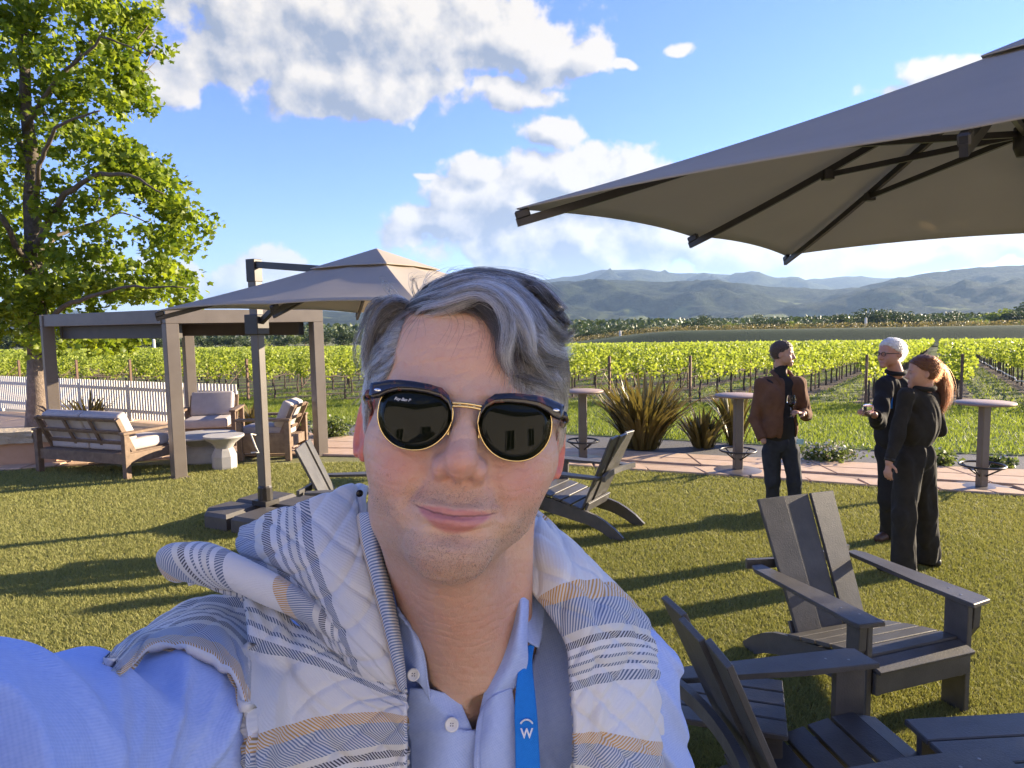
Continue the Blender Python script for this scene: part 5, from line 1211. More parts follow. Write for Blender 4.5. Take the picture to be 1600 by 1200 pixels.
# eyebrows
for s, pts in ((-1, [(692, 642), (676, 627), (655, 613), (630, 606), (612, 606)]), (1, [(770, 648), (786, 636), (810, 631), (835, 634), (856, 642)])):
    for k in range(230):
        t = hr.random()*3.98; i = int(t); f = t-i; u = pts[i][0]*(1-f)+pts[i+1][0]*f; v = pts[i][1]*(1-f)+pts[i+1][1]*f+hr.normal()*2.6*(1-t/5); c0 = np.array([u, v]); d = np.array([s*7, -3.0+t*.9+hr.normal()])
        q = []; 
        for m_ in np.linspace(0, 1, NP_):
            uu, vv = c0+d*m_; q.append((uu, vv))
        dd = [np.array(px_dir(*z)) for z in (q[0], q[-1])]
        tt = np.linspace(.40, .60, 260); P0 = CAMP+dd[0]/np.linalg.norm(dd[0])*tt[:, None]; s0 = HEAD(P0); r0 = P0[np.argmax(s0 < .0)]; P1 = CAMP+dd[1]/np.linalg.norm(dd[1])*tt[:, None]; s1 = HEAD(P1); r1 = P1[np.argmax(s1 < .0012)]
        w_ = np.linspace(0, 1, NP_)[:, None]; STR.append(r0*(1-w_)+r1*w_); TONE.append(.12+.1*hr.random())
# field of short hair over the rest of the scalp
def head_px(Wp):
    Mi = np.array(cam.matrix_basis.inverted() if False else Matrix.LocRotScale(cam.location, cam.rotation_euler, None).inverted()); q = Wp @ Mi[:3, :3].T+Mi[:3, 3]; return np.stack([800+q[:, 0]/-q[:, 2]*F, 600-q[:, 1]/-q[:, 2]*F], 1)
def inpoly(P_, poly):
    x, y = P_.T; r = np.zeros(len(P_), bool); n_ = len(poly)
    for i in range(n_):
        x1, y1 = poly[i]; x2, y2 = poly[(i+1) % n_]; c = ((y1 > y) != (y2 > y)) & (x < (x2-x1)*(y-y1)/((y2-y1) or 1e-9)+x1); r ^= c
    return r
FACEP = [(634, 490), (660, 484), (700, 482), (745, 488), (772, 508), (783, 540), (790, 575), (815, 596), (850, 612), (866, 640), (872, 690), (884, 760), (880, 1000), (540, 1000), (548, 760), (566, 700), (577, 660), (582, 630), (592, 600), (604, 570), (615, 535), (624, 508)]
ppx = head_px(hv); inface = inpoly(ppx, FACEP) & (Yh < .01)
scalp = (Z > -.055-.0*Yh) & (SK(hv) < .006) & ~inface & ~((np.abs(X) > .068) & (np.abs(Yh-.008) < .030) & (Z < .028)) & ((Yh > .030) | (Z > .028) | ((np.abs(X) > .062) & (Yh > -.06) & (Z > -.03))) & (Yh > -.1)
ids = np.where(scalp)[0]; print('scalp verts', len(ids))
def field(R0, n):
    l = W2H(R0); x, y, z = l.T; top = np.clip((z-.062)/.03, 0, 1)*np.clip((x+.055)/.02, 0, 1); d = np.zeros_like(l)
    side = np.stack([0*x, .45+0*x, -.9+0*x], 1); tp = np.stack([1+0*x, .25+y*5, -.1+0*x], 1); back = np.stack([.15+0*x, .5+0*x, -1+0*x], 1)
    d = side*(1-top)[:, None]+tp*top[:, None]; bk = np.clip((y-.05)/.03, 0, 1)[:, None]; d = d*(1-bk)+back*bk; return (d/np.linalg.norm(d, axis=1)[:, None]) @ HR.T, top
nf = 30000 if not globals().get('DEV') else 16000
R0 = hv[hr.choice(ids, nf)]+hr.normal(size=(nf, 3))*.0012
N0 = sdn(R0); R0 = R0-N0*(SK(R0)[:, None]+.0005); d0, top = field(R0, 0); clump = np.floor(R0*130); cr_ = (np.sin(clump@np.array([12.9898, 78.233, 37.719]))*43758.5) % 1
Ls = (.024+.010*hr.random(nf))*(1-top)+(.055+.02*hr.random(nf))*top; Hh = (.0045+.003*hr.random(nf))*(1-top)+(.005+.004*hr.random(nf))*top
P_ = R0.copy(); path = [P_.copy()]; jit = hr.normal(size=(nf, 3))*.16
for k in range(1, NP_):
    t = k/(NP_-1); N_ = sdn(P_); d, _ = field(P_, 0); d = d+jit+(cr_[:, None]-.5)*np.array([.25, .25, .15]); d -= N_*(d*N_).sum(1)[:, None]; d /= np.linalg.norm(d, axis=1)[:, None]
    P_ = P_+d*(Ls/(NP_-1))[:, None]; s_ = SK(P_); tgt = Hh*np.sin(pi*min(.5, t*.7))*(1 if t < .7 else 1-.25*(t-.7)/.3); N_ = sdn(P_); P_ = P_-N_*(s_-tgt)[:, None]; path.append(P_.copy())
FS = np.stack(path, 1); l0 = W2H(R0); tone_f = np.where(top > .4, .10+.25*cr_, np.where(l0[:, 2] > .05, .45+.3*cr_, .75+.25*cr_)); tone_f = np.where(l0[:, 1] > .05, .3+.3*cr_, tone_f)
A_ = np.concatenate([np.stack(STR), FS]); TN = np.concatenate([np.array(TONE), np.clip(tone_f+hr.normal(size=nf)*.14, 0, 1)])
def make_hair(name, A_, TN, rad, m, parent, org):
    n_ = len(A_); hc = bpy.data.hair_curves.new(name); hc.add_curves([A_.shape[1]]*n_)
    hc.attributes['position'].data.foreach_set('vector', (A_-org).astype(f32).ravel())
    t = np.linspace(0, 1, A_.shape[1]); rr = (rad*(1-.75*t**2))[None]*np.ones((n_, 1)); ra = hc.attributes.get('radius') or hc.attributes.new('radius', 'FLOAT', 'POINT'); ra.data.foreach_set('value', rr.astype(f32).ravel())
    ta = hc.attributes.new('tone', 'FLOAT', 'CURVE'); ta.data.foreach_set('value', TN.astype(f32))
    hc.materials.append(m); o = bpy.data.objects.new(name, hc); COL.objects.link(o); o.parent = parent; return o
def hair_mat(name, stops):
    m = bpy.data.materials.new(name); m.use_nodes = True; k = NT(m.node_tree); k.N.clear(); o = k.N.new('ShaderNodeOutputMaterial'); h = k.N.new('ShaderNodeBsdfHairPrincipled'); h.parametrization = 'COLOR'
    a = k.N.new('ShaderNodeAttribute'); a.attribute_name = 'tone'; r = k.N.new('ShaderNodeValToRGB'); el_ = r.color_ramp.elements; el_[0].color = stops[0]; el_[1].color = stops[-1]
    for i, c in enumerate(stops[1:-1]): e = el_.new((i+1)/(len(stops)-1)); e.color = c
    k.L.new(a.outputs[2], r.inputs[0]); k.L.new(r.outputs[0], h.inputs['Color']); h.inputs['Roughness'].default_value = .35; h.inputs['Radial Roughness'].default_value = .5; k.L.new(h.outputs[0], o.inputs[0]); return m
def stubble():
    w = st*(st > .12)*(Yh < -.02); ids_ = hr.choice(len(hv), 7000, p=w/w.sum()); B_ = hv[ids_]+hr.normal(size=(7000, 3))*.0009
    e_ = .0008; g_ = np.stack([HEAD(B_+np.eye(3)[i]*e_)-HEAD(B_-np.eye(3)[i]*e_) for i in range(3)], 1); N_ = g_/np.linalg.norm(g_, axis=1)[:, None]; B_ = B_-N_*(HEAD(B_)[:, None]+.0002)
    d = N_*.55+HR@np.array([0, 0, -.8])+hr.normal(size=(7000, 3))*.35; d /= np.linalg.norm(d, axis=1)[:, None]; L_ = (.0007+.0011*hr.random(7000))[:, None]
    return np.stack([B_, B_+d*L_*.5, B_+d*L_], 1), np.where(hr.random(7000) < .5, .15, .8)*hr.uniform(.7, 1.1, 7000)
m_hair = hair_mat('grey_hair', [(.009, .0075, .006, 1), (.036, .030, .025, 1), (.16, .138, .115, 1), (.60, .545, .475, 1)])
make_hair('hair', A_, TN, .000105, m_hair, selfie, SO)
SB = stubble(); make_hair('stubble', SB[0], SB[1], .00007, m_hair, selfie, SO)
# scalp tint so thin spots read as hair roots
cc = col.copy(); cc[ids] = cc[ids]*.25+np.array([.16, .14, .13])*.75; bm_.color_attributes['Col'].data.foreach_set('color', np.concatenate([cc, np.ones((len(cc), 1))], 1).astype(f32).ravel())
# ---- shirt -------------------------------------------------------------------
def fabric_mat(name, c1, c2, scale, weave=2400, bump=.25, extra=None):
    m = bpy.data.materials.new(name); m.use_nodes = True; k = NT(m.node_tree); b = k.N['Principled BSDF']; p = k.tc('Object'); b.inputs['Roughness'].default_value = .9; b.inputs['Sheen Weight'].default_value = .12; b.inputs['Specular IOR Level'].default_value = .2
    x, y, z = k.sep(p)[:]
    w1 = k.m('SINE', k.m('MULTIPLY', k.m('ADD', z, k.m('MULTIPLY', x, .5)), weave)); w2 = k.m('SINE', k.m('MULTIPLY', k.m('SUBTRACT', x, k.m('MULTIPLY', y, .7)), weave)); w = k.m('MULTIPLY', w1, w2)
    f = k.m('ADD', k.m('MULTIPLY', k.noise(p, scale, 4, .7), .7), k.m('MULTIPLY_ADD', w, .12, .15))
    k.put(b.inputs['Base Color'], k.mix(k.ramp(f, .25, .75), tuple(c1)+(1,), tuple(c2)+(1,)))
    h = k.m('ADD', k.m('MULTIPLY', w, .15), k.noise(p, 60, 4, .7)); k.put(b.inputs['Normal'], k.bump(h, bump, .0025)); return m
m_shirt = fabric_mat('oxford_blue', (.33, .43, .74), (.44, .54, .83), 260)
def shirt_sdf():
    b = SD()
    for s in (-1, 1):
        b.add(s_cone((-.036+s*.045, .655, 1.655), (-.03+s*(.165 if s < 0 else .118), .668, 1.595 if s < 0 else 1.588), .050, .060 if s < 0 else .056), .03)
    b.add(s_cone((-.11, .625, 1.60), (.055, .625, 1.60), .050, .050), .03)
    b.add(s_ell((-.028, .665, 1.45), (.170, .108, .215)), .05); b.add(s_ell((-.026, .69, 1.14), (.172, .118, .26)), .07)
    b.add(s_path([(-.215, .650, 1.592), (-.268, .50, 1.630), (-.325, .34, 1.690)], [.060, .068, .077], .02), .045)
    b.add(s_path([(-.325, .34, 1.690), (-.29, .27, 1.73)], [.074, .062]), .03)
    b.add(s_path([(.098, .672, 1.57), (.140, .70, 1.40), (.160, .70, 1.26)], [.062, .058, .056], .02), .04)
    a0 = np.array([-.205, .650, 1.60], f32); a1 = np.array([-.325, .34, 1.69], f32); ad = (a1-a0)/np.linalg.norm(a1-a0)
    def fold(p):
        q = p-a0; t = q@ad; arm = np.clip((.02+t)/.05, 0, 1)*(p[:, 0] < -.12); r_ = q-t[:, None]*ad; up = np.array([0, 0, 1], f32)-ad*ad[2]; up /= np.linalg.norm(up); sd_ = np.cross(ad, up); an = np.arctan2(r_@sd_, r_@up)
        n1 = np.sin(t*46+an*1.7+1.6*np.sin(an*1.1+t*9)); n2 = np.sin(t*31-an*1.2+1.5*np.sin(t*17+1)); rid = lambda v: (1-v*v)
        d = -(rid(n1)**4*.0055+rid(n2)**4*.0045+rid(np.sin(t*80+an*3.1+2*np.sin(an*2+t*14)))**6*.0018)*arm*np.clip(1.15-np.abs(t-.14)*1.5, .2, 1)
        d -= .009*np.exp(-((t-.31)/.035)**2)*arm; d += .012*np.exp(-((t-.205)/.030)**2)*arm
        # draped front and right sleeve
        fr = (p[:, 0] > -.14); x, z = p[:, 0], p[:, 2]
        d -= fr*(rid(np.sin(x*62+z*24+1.6*np.sin(z*17)))**4*.0045)*np.clip((1.68-z)/.05, 0, 1); d -= (p[:, 0] > .12)*rid(np.sin(z*48+x*60+np.sin(p[:, 1]*40)))**3*.005
        return d.astype(f32)
    b.disp(fold)
    # open neck: a V between the collar wings
    def vee(p):
        w = np.clip((p[:, 2]-1.552)*.42, -.02, .050); c = -.036-(p[:, 2]-1.56)*.10; return np.maximum(np.abs(p[:, 0]-c)-w, p[:, 1]-.66).astype(f32)
    b.sub(vee, .003)
    b.sub(s_cone(H2W((-.008, .022, -.060)), (-.036, .640, 1.60), .066, .066), .004)
    b.sub(lambda p: b_in(p), .002)
    b.cut(lambda p: (.0+p@np.array([-.0, 0, 0], f32)+(1.02-p[:, 2])).astype(f32), .002)
    # sleeve opening past the elbow
    e0 = np.array([-.300, .290, 1.722], f32); ed = np.array([.38, -.76, .52], f32); b.cut(lambda p: np.where(p[:, 1] < .34, ((p-e0)@ed), -1).astype(f32), .003)
    return b
def b_in(p):
    """hollow inside so the cloth has an inner face near the neck"""
    d = s_ell((-.030, .662, 1.46), (.160, .090, .205))(p); d = smin(d, s_cone((-.15, .66, 1.59), (.09, .668, 1.588), .043, .043)(p), .03); return smax(d, p[:, 1]*0+(1.50-p[:, 2]), .01)
so_, sv = sdf_obj('shirt', shirt_sdf(), (-.50, .20, 1.0), (.30, .86, 1.78), .0030 if not globals().get('DEV') else .004, m_shirt, selfie, 2, SO)
from mathutils.bvhtree import BVHTree
so_.data.calc_loop_triangles(); bvh_s = BVHTree.FromPolygons([tuple(v.co+Vector(SO)) for v in so_.data.vertices], [tuple(t.vertices) for t in so_.data.loop_triangles])
def over(u, v, Y, gap=.009):
    """keep a cloth point in front of the shirt below it"""
    d = px_dir(u, v).normalized(); h = bvh_s.ray_cast(Vector((0, 0, CAMH))+d*.36, d); return (u, v, min(Y, h[0].y-gap) if h[0] is not None else Y)
# ---- cloth patches from control grids (u, v, depth) --------------------------
def bez(P_, nu, nv):
    """P_ (r,c,3) -> smooth dense (nv,nu,3)"""
    A_ = np.stack([cat(P_[:, j], nv) for j in range(P_.shape[1])], 1); return np.stack([cat(A_[i], nu) for i in range(nv)], 0)
def patch(name, grid, m, parent, thick=.0012, nu=60, nv=80, uv=(0, 1, 0, 1), dispf=None, world=False, off=-1, rim_round=0., vr=None, uc=None, swap=False, lay=0.):
    G_ = np.array([[tuple(q) if world else tuple(P(*q)) for q in row] for row in grid], float); S_ = bez(G_, nu, nv)
    cu_ = np.array(uc) if uc is not None else np.linspace(uv[0], uv[1], G_.shape[1]); cv_ = np.array(vr) if vr is not None else np.linspace(uv[2], uv[3], G_.shape[0])
    U, Vv = np.meshgrid(np.interp(np.linspace(0, 1, nu), np.linspace(0, 1, len(cu_)), cu_), np.interp(np.linspace(0, 1, nv), np.linspace(0, 1, len(cv_)), cv_))
    if swap: U, Vv = Vv, U
    du = np.gradient(S_, axis=1); dv = np.gradient(S_, axis=0); N_ = np.cross(du, dv); N_ /= np.linalg.norm(N_, axis=2)[..., None]+1e-12
    flip = (N_*(S_-CAMP)).sum(2).mean() > 0
    if flip: N_ = -N_
    if lay:
        C0 = np.array([0, 0, CAMH])
        for it_ in range(2):
            for a_ in range(nv):
                for c_ in range(nu):
                    p_ = S_[a_, c_]; d_ = p_-C0; L_ = np.linalg.norm(d_); d_ = d_/L_; h_ = bvh_s.ray_cast(Vector(C0+d_*.22), Vector(d_))
                    if h_[0] is not None and h_[3]+.22-lay < L_ and h_[3]+.22 > L_-.09: S_[a_, c_] = C0+d_*(h_[3]+.22-lay)
            for k_ in range(5):
                for e_ in (S_[:, 0], S_[:, -1], S_[0], S_[-1]): e_[1:-1] = (e_[1:-1]*2+e_[:-2]+e_[2:])/4
                S_[1:-1, 1:-1] = (S_[1:-1, 1:-1]*2+S_[:-2, 1:-1]+S_[2:, 1:-1]+S_[1:-1, :-2]+S_[1:-1, 2:])/6
    if dispf is not None: S_ = S_+N_*dispf(U, Vv)[..., None]
    if rim_round:
        e = np.minimum.reduce([np.arange(nu)[None]*np.ones((nv, 1)), (nu-1-np.arange(nu))[None]*np.ones((nv, 1)), np.arange(nv)[:, None]*np.ones((1, nu)), (nv-1-np.arange(nv))[:, None]*np.ones((1, nu))]); S_ = S_-N_*(rim_round*np.clip(1-e/3., 0, 1)**2)[..., None]
    i = (np.arange(nv-1)[:, None]*nu+np.arange(nu-1)[None]).ravel(); Q = np.stack([i, i+1, i+nu+1, i+nu], 1)
    if not flip: pass
    else: Q = Q[:, ::-1]
    me = mesh_np(name, S_.reshape(-1, 3)-SO, Q, np.stack([U, Vv], -1).reshape(-1, 2), True); o = link(name, me, m, parent)
    nm = me.polygons[len(me.polygons)//2].normal; c_ = np.array(me.polygons[len(me.polygons)//2].center)+SO
    front = np.dot(np.array(nm), CAMP-c_) > 0
    md = o.modifiers.new('Solidify', 'SOLIDIFY'); md.thickness = thick; md.offset = -1 if front else 1; md.use_even_offset = False; return o
# collar: left wing, stand, right wing (picture left to right)
wr = lambda U, V: .0006*np.sin(U*9+V*5)+.0005*np.sin(V*17)
patch('collar', [[(612, 945, .585), (618, 950, .572), (628, 962, .566)], [(622, 975, .578), (640, 985, .560), (655, 1000, .556)], [(628, 1015, .572), (650, 1030, .556), (664, 1042, .553)], [(634, 1050, .572), (655, 1070, .556), (673, 1098, .556)]], m_shirt, selfie, .0018, 24, 40, dispf=wr)
patch('collar', [[(797, 864, .630), (808, 868, .612), (822, 884, .604)], [(793, 932, .592), (811, 935, .570), (827, 950, .572)], [(790, 985, .575), (808, 985, .553), (825, 1003, .558)], [(778, 1022, .560), (800, 1032, .548), (824, 1042, .552)], [(762, 1062, .556), (782, 1072, .548), (806, 1072, .552)], [(748, 1110, .557), (752, 1120, .553), (762, 1108, .554)]], m_shirt, selfie, .0018, 24, 60, dispf=wr)
patch('collar', [[(800, 862, .640), (850, 892, .625)], [(812, 930, .600), (852, 950, .596)], [(808, 962, .572), (848, 990, .577)], [(806, 992, .560), (842, 1012, .5655)]], m_shirt, selfie, .0015, 16, 30)
# plackets: the button side and the overlapping front edge
patch('placket', [[(640, 1075, .564), (672, 1078, .557), (716, 1088, .561)], [(636, 1130, .566), (690, 1125, .551), (736, 1135, .556)], [(640, 1175, .562), (700, 1165, .545), (744, 1150, .552)], [(645, 1260, .558), (700, 1260, .538), (746, 1260, .545)]], m_shirt, selfie, .0016, 40, 50, dispf=lambda U, V: .0009*np.sin(U*8+V*7)+.0007*np.sin(V*19-U*4))
patch('placket', [[(755, 1105, .5555), (775, 1085, .548), (800, 1075, .551)], [(744, 1145, .549), (770, 1130, .542), (808, 1120, .549)], [(742, 1185, .543), (772, 1180, .537), (830, 1175, .546)], [(742, 1270, .534), (775, 1270, .530), (845, 1270, .542)]], m_shirt, selfie, .0018, 36, 50, dispf=lambda U, V: .0012*(np.abs(U-.16) > .02)+.0008*np.sin(V*11+U*5))
m_button = mat('shell_button', (.62, .62, .6), (.75, .74, .72), 40, .3, coat=.3)
def button(u, v, Y, r=.0056):
    c = P(u, v, Y); d = (Vector((0, -.4, CAMH))-c).normalized(); b = BM(); b.lathe([(.0003, .0006), (r*.55, .0006), (r*.72, .0016), (r*.92, .0018), (r, .0010), (r*.9, 0)], seg=24, cap=False); o = b.done('button', m_button, so_, True); o.location = Vector(c)-Vector(SO); o.rotation_euler = d.to_track_quat('Z', 'Y').to_euler()
    for a in range(4): h = BM(); h.lathe([(.0006, 0), (.0005, .0004)], seg=8); q = h.done('button_hole', m_dk, o); q.location = (.0013*cos(a*pi/2+.7), .0013*sin(a*pi/2+.7), .0005)
m_dk = mat('thread_dark', (.12, .13, .18), rough=.9)
button(646, 1054, .5545, .0054); button(706, 1132, .5465, .0060)
# ---- lanyard -------------------------------------------------------------------
m_lan = fabric_mat('lanyard_blue', (.012, .17, .62), (.02, .22, .72), 300, 3000, .2)
ln = patch('lanyard', [[(812, 1024, .5600), (824, 1010, .564), (837, 1002, .570)], [(808, 1060, .548), (820, 1045, .552), (832, 1035, .558)], [(804, 1110, .5420), (820, 1105, .5425), (838, 1100, .545)], [(805, 1160, .5360), (823, 1158, .5365), (842, 1155, .539)], [(806, 1280, .524), (826, 1280, .5245), (848, 1280, .527)]], m_lan, None, .0009, 14, 60)
ln.location = SO; tag(ln, 'bright blue lanyard with a white letter mark on the selfie man\'s shirt', 'lanyard')
def lan_mark():
    m = m_print; o0 = P(823, 1143, .5345); R_ = (Vector((0, 0, CAMH))-o0).normalized().to_track_quat('Z', 'Y').to_euler()
    t = text('letter_mark', 'w', .0165, m, ln, o0-Vector(SO), (R_.x, R_.y, R_.z), 0, .0001, .9); pass
    b = BM(); R0_ = .0056; pts = [(R0_*cos(a), R0_*sin(a)+.0030, 0) for a in np.linspace(.45, pi-.45, 14)]; b.tube(pts, .00075, 6); a_ = b.done('arc_mark', m, ln, True); a_.location = o0-Vector(SO)+Vector((0, -.0003, .0004)); a_.rotation_euler = R_
lan_mark()

# ---- striped quilted shawl --------------------------------------------------------
def shawl_mat(name, stops, period, tw=600., tdir=1., quilt=True):
    """stops: (start, kind) along V (metres); kinds: w white, m mustard, b blue, c cream, n navy, t thin blue"""
    m = bpy.data.materials.new(name); m.use_nodes = True; k = NT(m.node_tree); b = k.N['Principled BSDF']; b.inputs['Roughness'].default_value = .95; b.inputs['Sheen Weight'].default_value = .25; b.inputs['Specular IOR Level'].default_value = .15
    uvn = k.N.new('ShaderNodeUVMap'); u, v, _ = k.sep(uvn.outputs[0])[:]
    wob = k.m('MULTIPLY', k.m('SUBTRACT', k.noise(uvn.outputs[0], 60, 2), .5), .0012); vv = k.m('ADD', v, wob)
    ph = k.m('MODULO', k.m('ADD', vv, period*20), period)
    r = k.N.new('ShaderNodeValToRGB'); r.color_ramp.interpolation = 'CONSTANT'; e = r.color_ramp.elements
    tone = {'w': (.66, .66, .67, 1), 'm': (.50, .29, .09, 1), 'b': (.15, .20, .31, 1), 'c': (.60, .58, .50, 1), 'n': (.055, .06, .085, 1), 't': (.10, .135, .21, 1)}
    e[0].position = 0; e[0].color = tone[stops[0][1]]; e[1].position = min(.999, stops[1][0]/period); e[1].color = tone[stops[1][1]]
    for s_, kd in stops[2:]: q = e.new(min(.9999, s_/period)); q.color = tone[kd]
    k.put(r.inputs[0], k.m('DIVIDE', ph, period))
    # twill: diagonal white ground showing between coloured threads
    tw_ = k.m('SINE', k.m('ADD', k.m('MULTIPLY', u, tw*2*pi*.62*tdir), k.m('MULTIPLY', v, tw*2*pi*.5)))
    g = k.ramp(tw_, -.25, .35); base_ = k.mix(k.noise(uvn.outputs[0], 900, 2), (.60, .60, .61, 1), (.70, .70, .71, 1))
    lum = k.N.new('ShaderNodeRGBToBW'); k.L.new(r.outputs[0], lum.inputs[0]); isw = k.ramp(lum.outputs[0], .5, .52)
    c = k.mix(k.m('MULTIPLY', g, .85), r.outputs[0], base_); c = k.mix(isw, c, k.mix(.5, r.outputs[0], base_))
    k.put(b.inputs['Base Color'], c)
    h = k.m('ADD', k.m('MULTIPLY', tw_, .12), k.m('MULTIPLY', k.noise(uvn.outputs[0], 700, 3, .7), .5)); h = k.m('ADD', h, k.m('MULTIPLY', k.noise(uvn.outputs[0], 45, 3, .6), 1.2))
    k.put(b.inputs['Normal'], k.bump(h, .5, .0012)); return m
PER = .132
STP = [(0, 'm'), (.0125, 'b'), (.0375, 'c'), (.0435, 'n'), (.0505, 'w'), (.0555, 't'), (.0585, 'w'), (.0630, 't'), (.0655, 'c'), (.0705, 't'), (.0730, 'w'), (.0775, 't'), (.0860, 'w'), (PER*.9999, 'm')]
m_shl = shawl_mat('shawl_cloth', STP, PER)
m_shl2 = shawl_mat('shawl_cloth_reverse', STP, PER, tdir=-1.)
shawl = empty('shawl', SO, 0, 'white quilted shawl with blue-grey and mustard stripes round the selfie man\'s shoulders', 'shawl')
def quilt(su=.045, a=.0022, sl=1.0):
    def f(U, V):
        p = (U+V*sl)/su; q = (U-V*sl)/su; d1 = np.abs(p-np.round(p)); d2 = np.abs(q-np.round(q)); return a*(np.minimum(1, d1*5)**.6+np.minimum(1, d2*5)**.6)-a
    return f
def folds(*fs): return lambda U, V: sum(f(U, V) for f in fs)
def crease(c0, cu, cv, w, amp): return lambda U, V: -amp*np.exp(-((U*cu+V*cv-c0)/w)**2)
TH = .0075
# right-hand side: back collar roll over the shoulder and down the front (rows run down, columns inner -> outer)
patch('shawl_front', [[(812, 835, .665), (835, 812, .68), (852, 815, .70), (850, 830, .75)],
                      [(800, 866, .620), (845, 840, .628), (890, 840, .672), (905, 860, .74)],
                      [(828, 922, .590), (880, 885, .594), (935, 885, .650), (955, 910, .73)],
                      [(850, 950, .575), (910, 935, .578), (980, 935, .638), (1005, 965, .72)],
                      [(882, 1005, .556), (940, 985, .562), (1000, 985, .615), (1026, 1010, .70)],
                      [(890, 1075, .540), (945, 1062, .548), (1008, 1055, .598), (1034, 1060, .66)],
                      [(896, 1140, .529), (955, 1140, .536), (1012, 1150, .580), (1042, 1150, .64)],
                      [(900, 1215, .520), (960, 1230, .526), (1015, 1240, .566), (1044, 1245, .62)],
                      [(905, 1330, .512), (960, 1340, .518), (1015, 1350, .556), (1044, 1350, .61)]],
      m_shl, shawl, TH, 110, 190, (0, .115, -.066, .262), vr=[-.047, -.030, -.012, .013, .042, .083, .128, .180, .243], dispf= folds(quilt(.034, .0026), crease(.05, 1, .25, .006, .004), crease(.100, 1, .5, .007, .004), lambda U, V: .003*np.sin(U*60+V*22)), rim_round=.004)
# left-hand side, upper panel hanging from the neck; V runs across (stripes near the shoulder run downwards)
patch('shawl_front', [[(562, 770, .69), (566, 838, .606), (584, 930, .580), (612, 1030, .557), (628, 1082, .549)],
                      [(553, 752, .672), (560, 850, .590), (585, 950, .563), (612, 1050, .545), (622, 1088, .543)],
                      [(520, 762, .655), (525, 860, .580), (555, 950, .556), (585, 1030, .545), (600, 1078, .544)],
                      [(478, 782, .645), (485, 860, .585), (512, 935, .562), (545, 1000, .552), (565, 1055, .550)],
                      [(430, 800, .650), (425, 855, .60), (450, 905, .580), (490, 950, .570), (520, 1010, .562)],
                      [(375, 828, .665), (370, 860, .625), (395, 890, .605), (430, 915, .592), (450, 960, .585)]],
      m_shl2, shawl, TH, 130, 130, (0, .18, 0, 1), vr=[.131, .122, .104, .083, .050, .020], dispf= folds(quilt(.034, .0024), lambda U, V: .0030*np.sin(U*38+V*30)), rim_round=.004)
# collar roll next to the neck
patch('shawl_collar', [[(553, 805, .640), (562, 800, .606), (580, 800, .592), (592, 808, .622)],
                       [(560, 850, .610), (568, 846, .580), (590, 852, .572), (604, 868, .606)],
                       [(574, 905, .590), (582, 902, .562), (604, 915, .556), (618, 935, .588)],
                       [(590, 968, .575), (598, 965, .549), (618, 978, .545), (629, 995, .572)],
                       [(606, 1028, .560), (612, 1026, .538), (628, 1034, .537), (635, 1045, .558)],
                       [(618, 1084, .553), (624, 1082, .535), (633, 1084, .534), (638, 1086, .550)]],
      m_shl, shawl, .004, 30, 110, (0.003, .036, 0, .17), None, rim_round=.002, swap=True)
# lower left panel with the bands running across
patch('shawl_front', [[(378, 925, 0.5920), (430, 945, 0.5830), (490, 985, 0.5660), (548, 1022, 0.5620), (600, 1062, 0.5500), (634, 1082, 0.5450)],
                      [(386, 985, 0.5550), (430, 1000, 0.5510), (490, 1020, 0.5480), (548, 1048, 0.5480), (600, 1075, 0.5440), (636, 1092, 0.5390)],
                      [(388, 1050, 0.5430), (432, 1055, 0.5410), (490, 1065, 0.5400), (548, 1080, 0.5410), (600, 1095, 0.5390), (638, 1105, 0.5350)],
                      [(383, 1138, 0.5320), (432, 1126, 0.5310), (490, 1112, 0.5330), (548, 1108, 0.5360), (600, 1108, 0.5350), (636, 1115, 0.5310)],
                      [(380, 1195, 0.5230), (432, 1178, 0.5230), (490, 1158, 0.5270), (548, 1148, 0.5310), (600, 1142, 0.5300), (636, 1140, 0.5270)],
                      [(376, 1260, 0.5130), (432, 1250, 0.5140), (490, 1235, 0.5190), (548, 1222, 0.5240), (600, 1215, 0.5240), (634, 1210, 0.5210)],
                      [(372, 1370, 0.5030), (432, 1360, 0.5040), (490, 1350, 0.5120), (548, 1340, 0.5180), (600, 1335, 0.5180), (632, 1330, 0.5150)]],
      m_shl2, shawl, TH, 130, 150, (0, .14, 0, 1), lay=.011, vr=[-.078, -.057, -.032, -.005, .020, .066, .13], dispf= folds(quilt(.036, .0022), crease(.028, 1, .2, .006, .005), crease(.055, 1, -.5, .006, .003), lambda U, V: .003*np.sin(U*50-V*18)), rim_round=.004)
# shoulder drape at the lower left, lying over the sleeve
top_ = [(170, 1024, .552), (213, 986, .585), (265, 956, .605), (318, 935, .62), (360, 924, .62), (398, 922, .61)]; bot_ = [(196, 1050, .50), (240, 1014, .50), (290, 1004, .50), (334, 1028, .50), (366, 1068, .51), (394, 1128, .52)]
rws = []
for i_ in range(6):
    f_ = i_/5.; rws.append([over(a_[0]*(1-f_)+b2[0]*f_, a_[1]*(1-f_)+b2[1]*f_-6*sin(pi*f_), a_[2]*(1-f_)**.8+b2[2]*(1-(1-f_)**.8), .010) for a_, b2 in zip(top_, bot_)])
patch('shawl_drape', rws,
      m_shl, shawl, TH, 120, 90, (0, .15, 0, 1), lay=.010, vr=[.092, .076, .056, .036, .014, -.001], dispf= folds(lambda U, V: .0025*np.sin(U*70+V*25)+.0012, quilt(.05, .0015)), rim_round=.004)
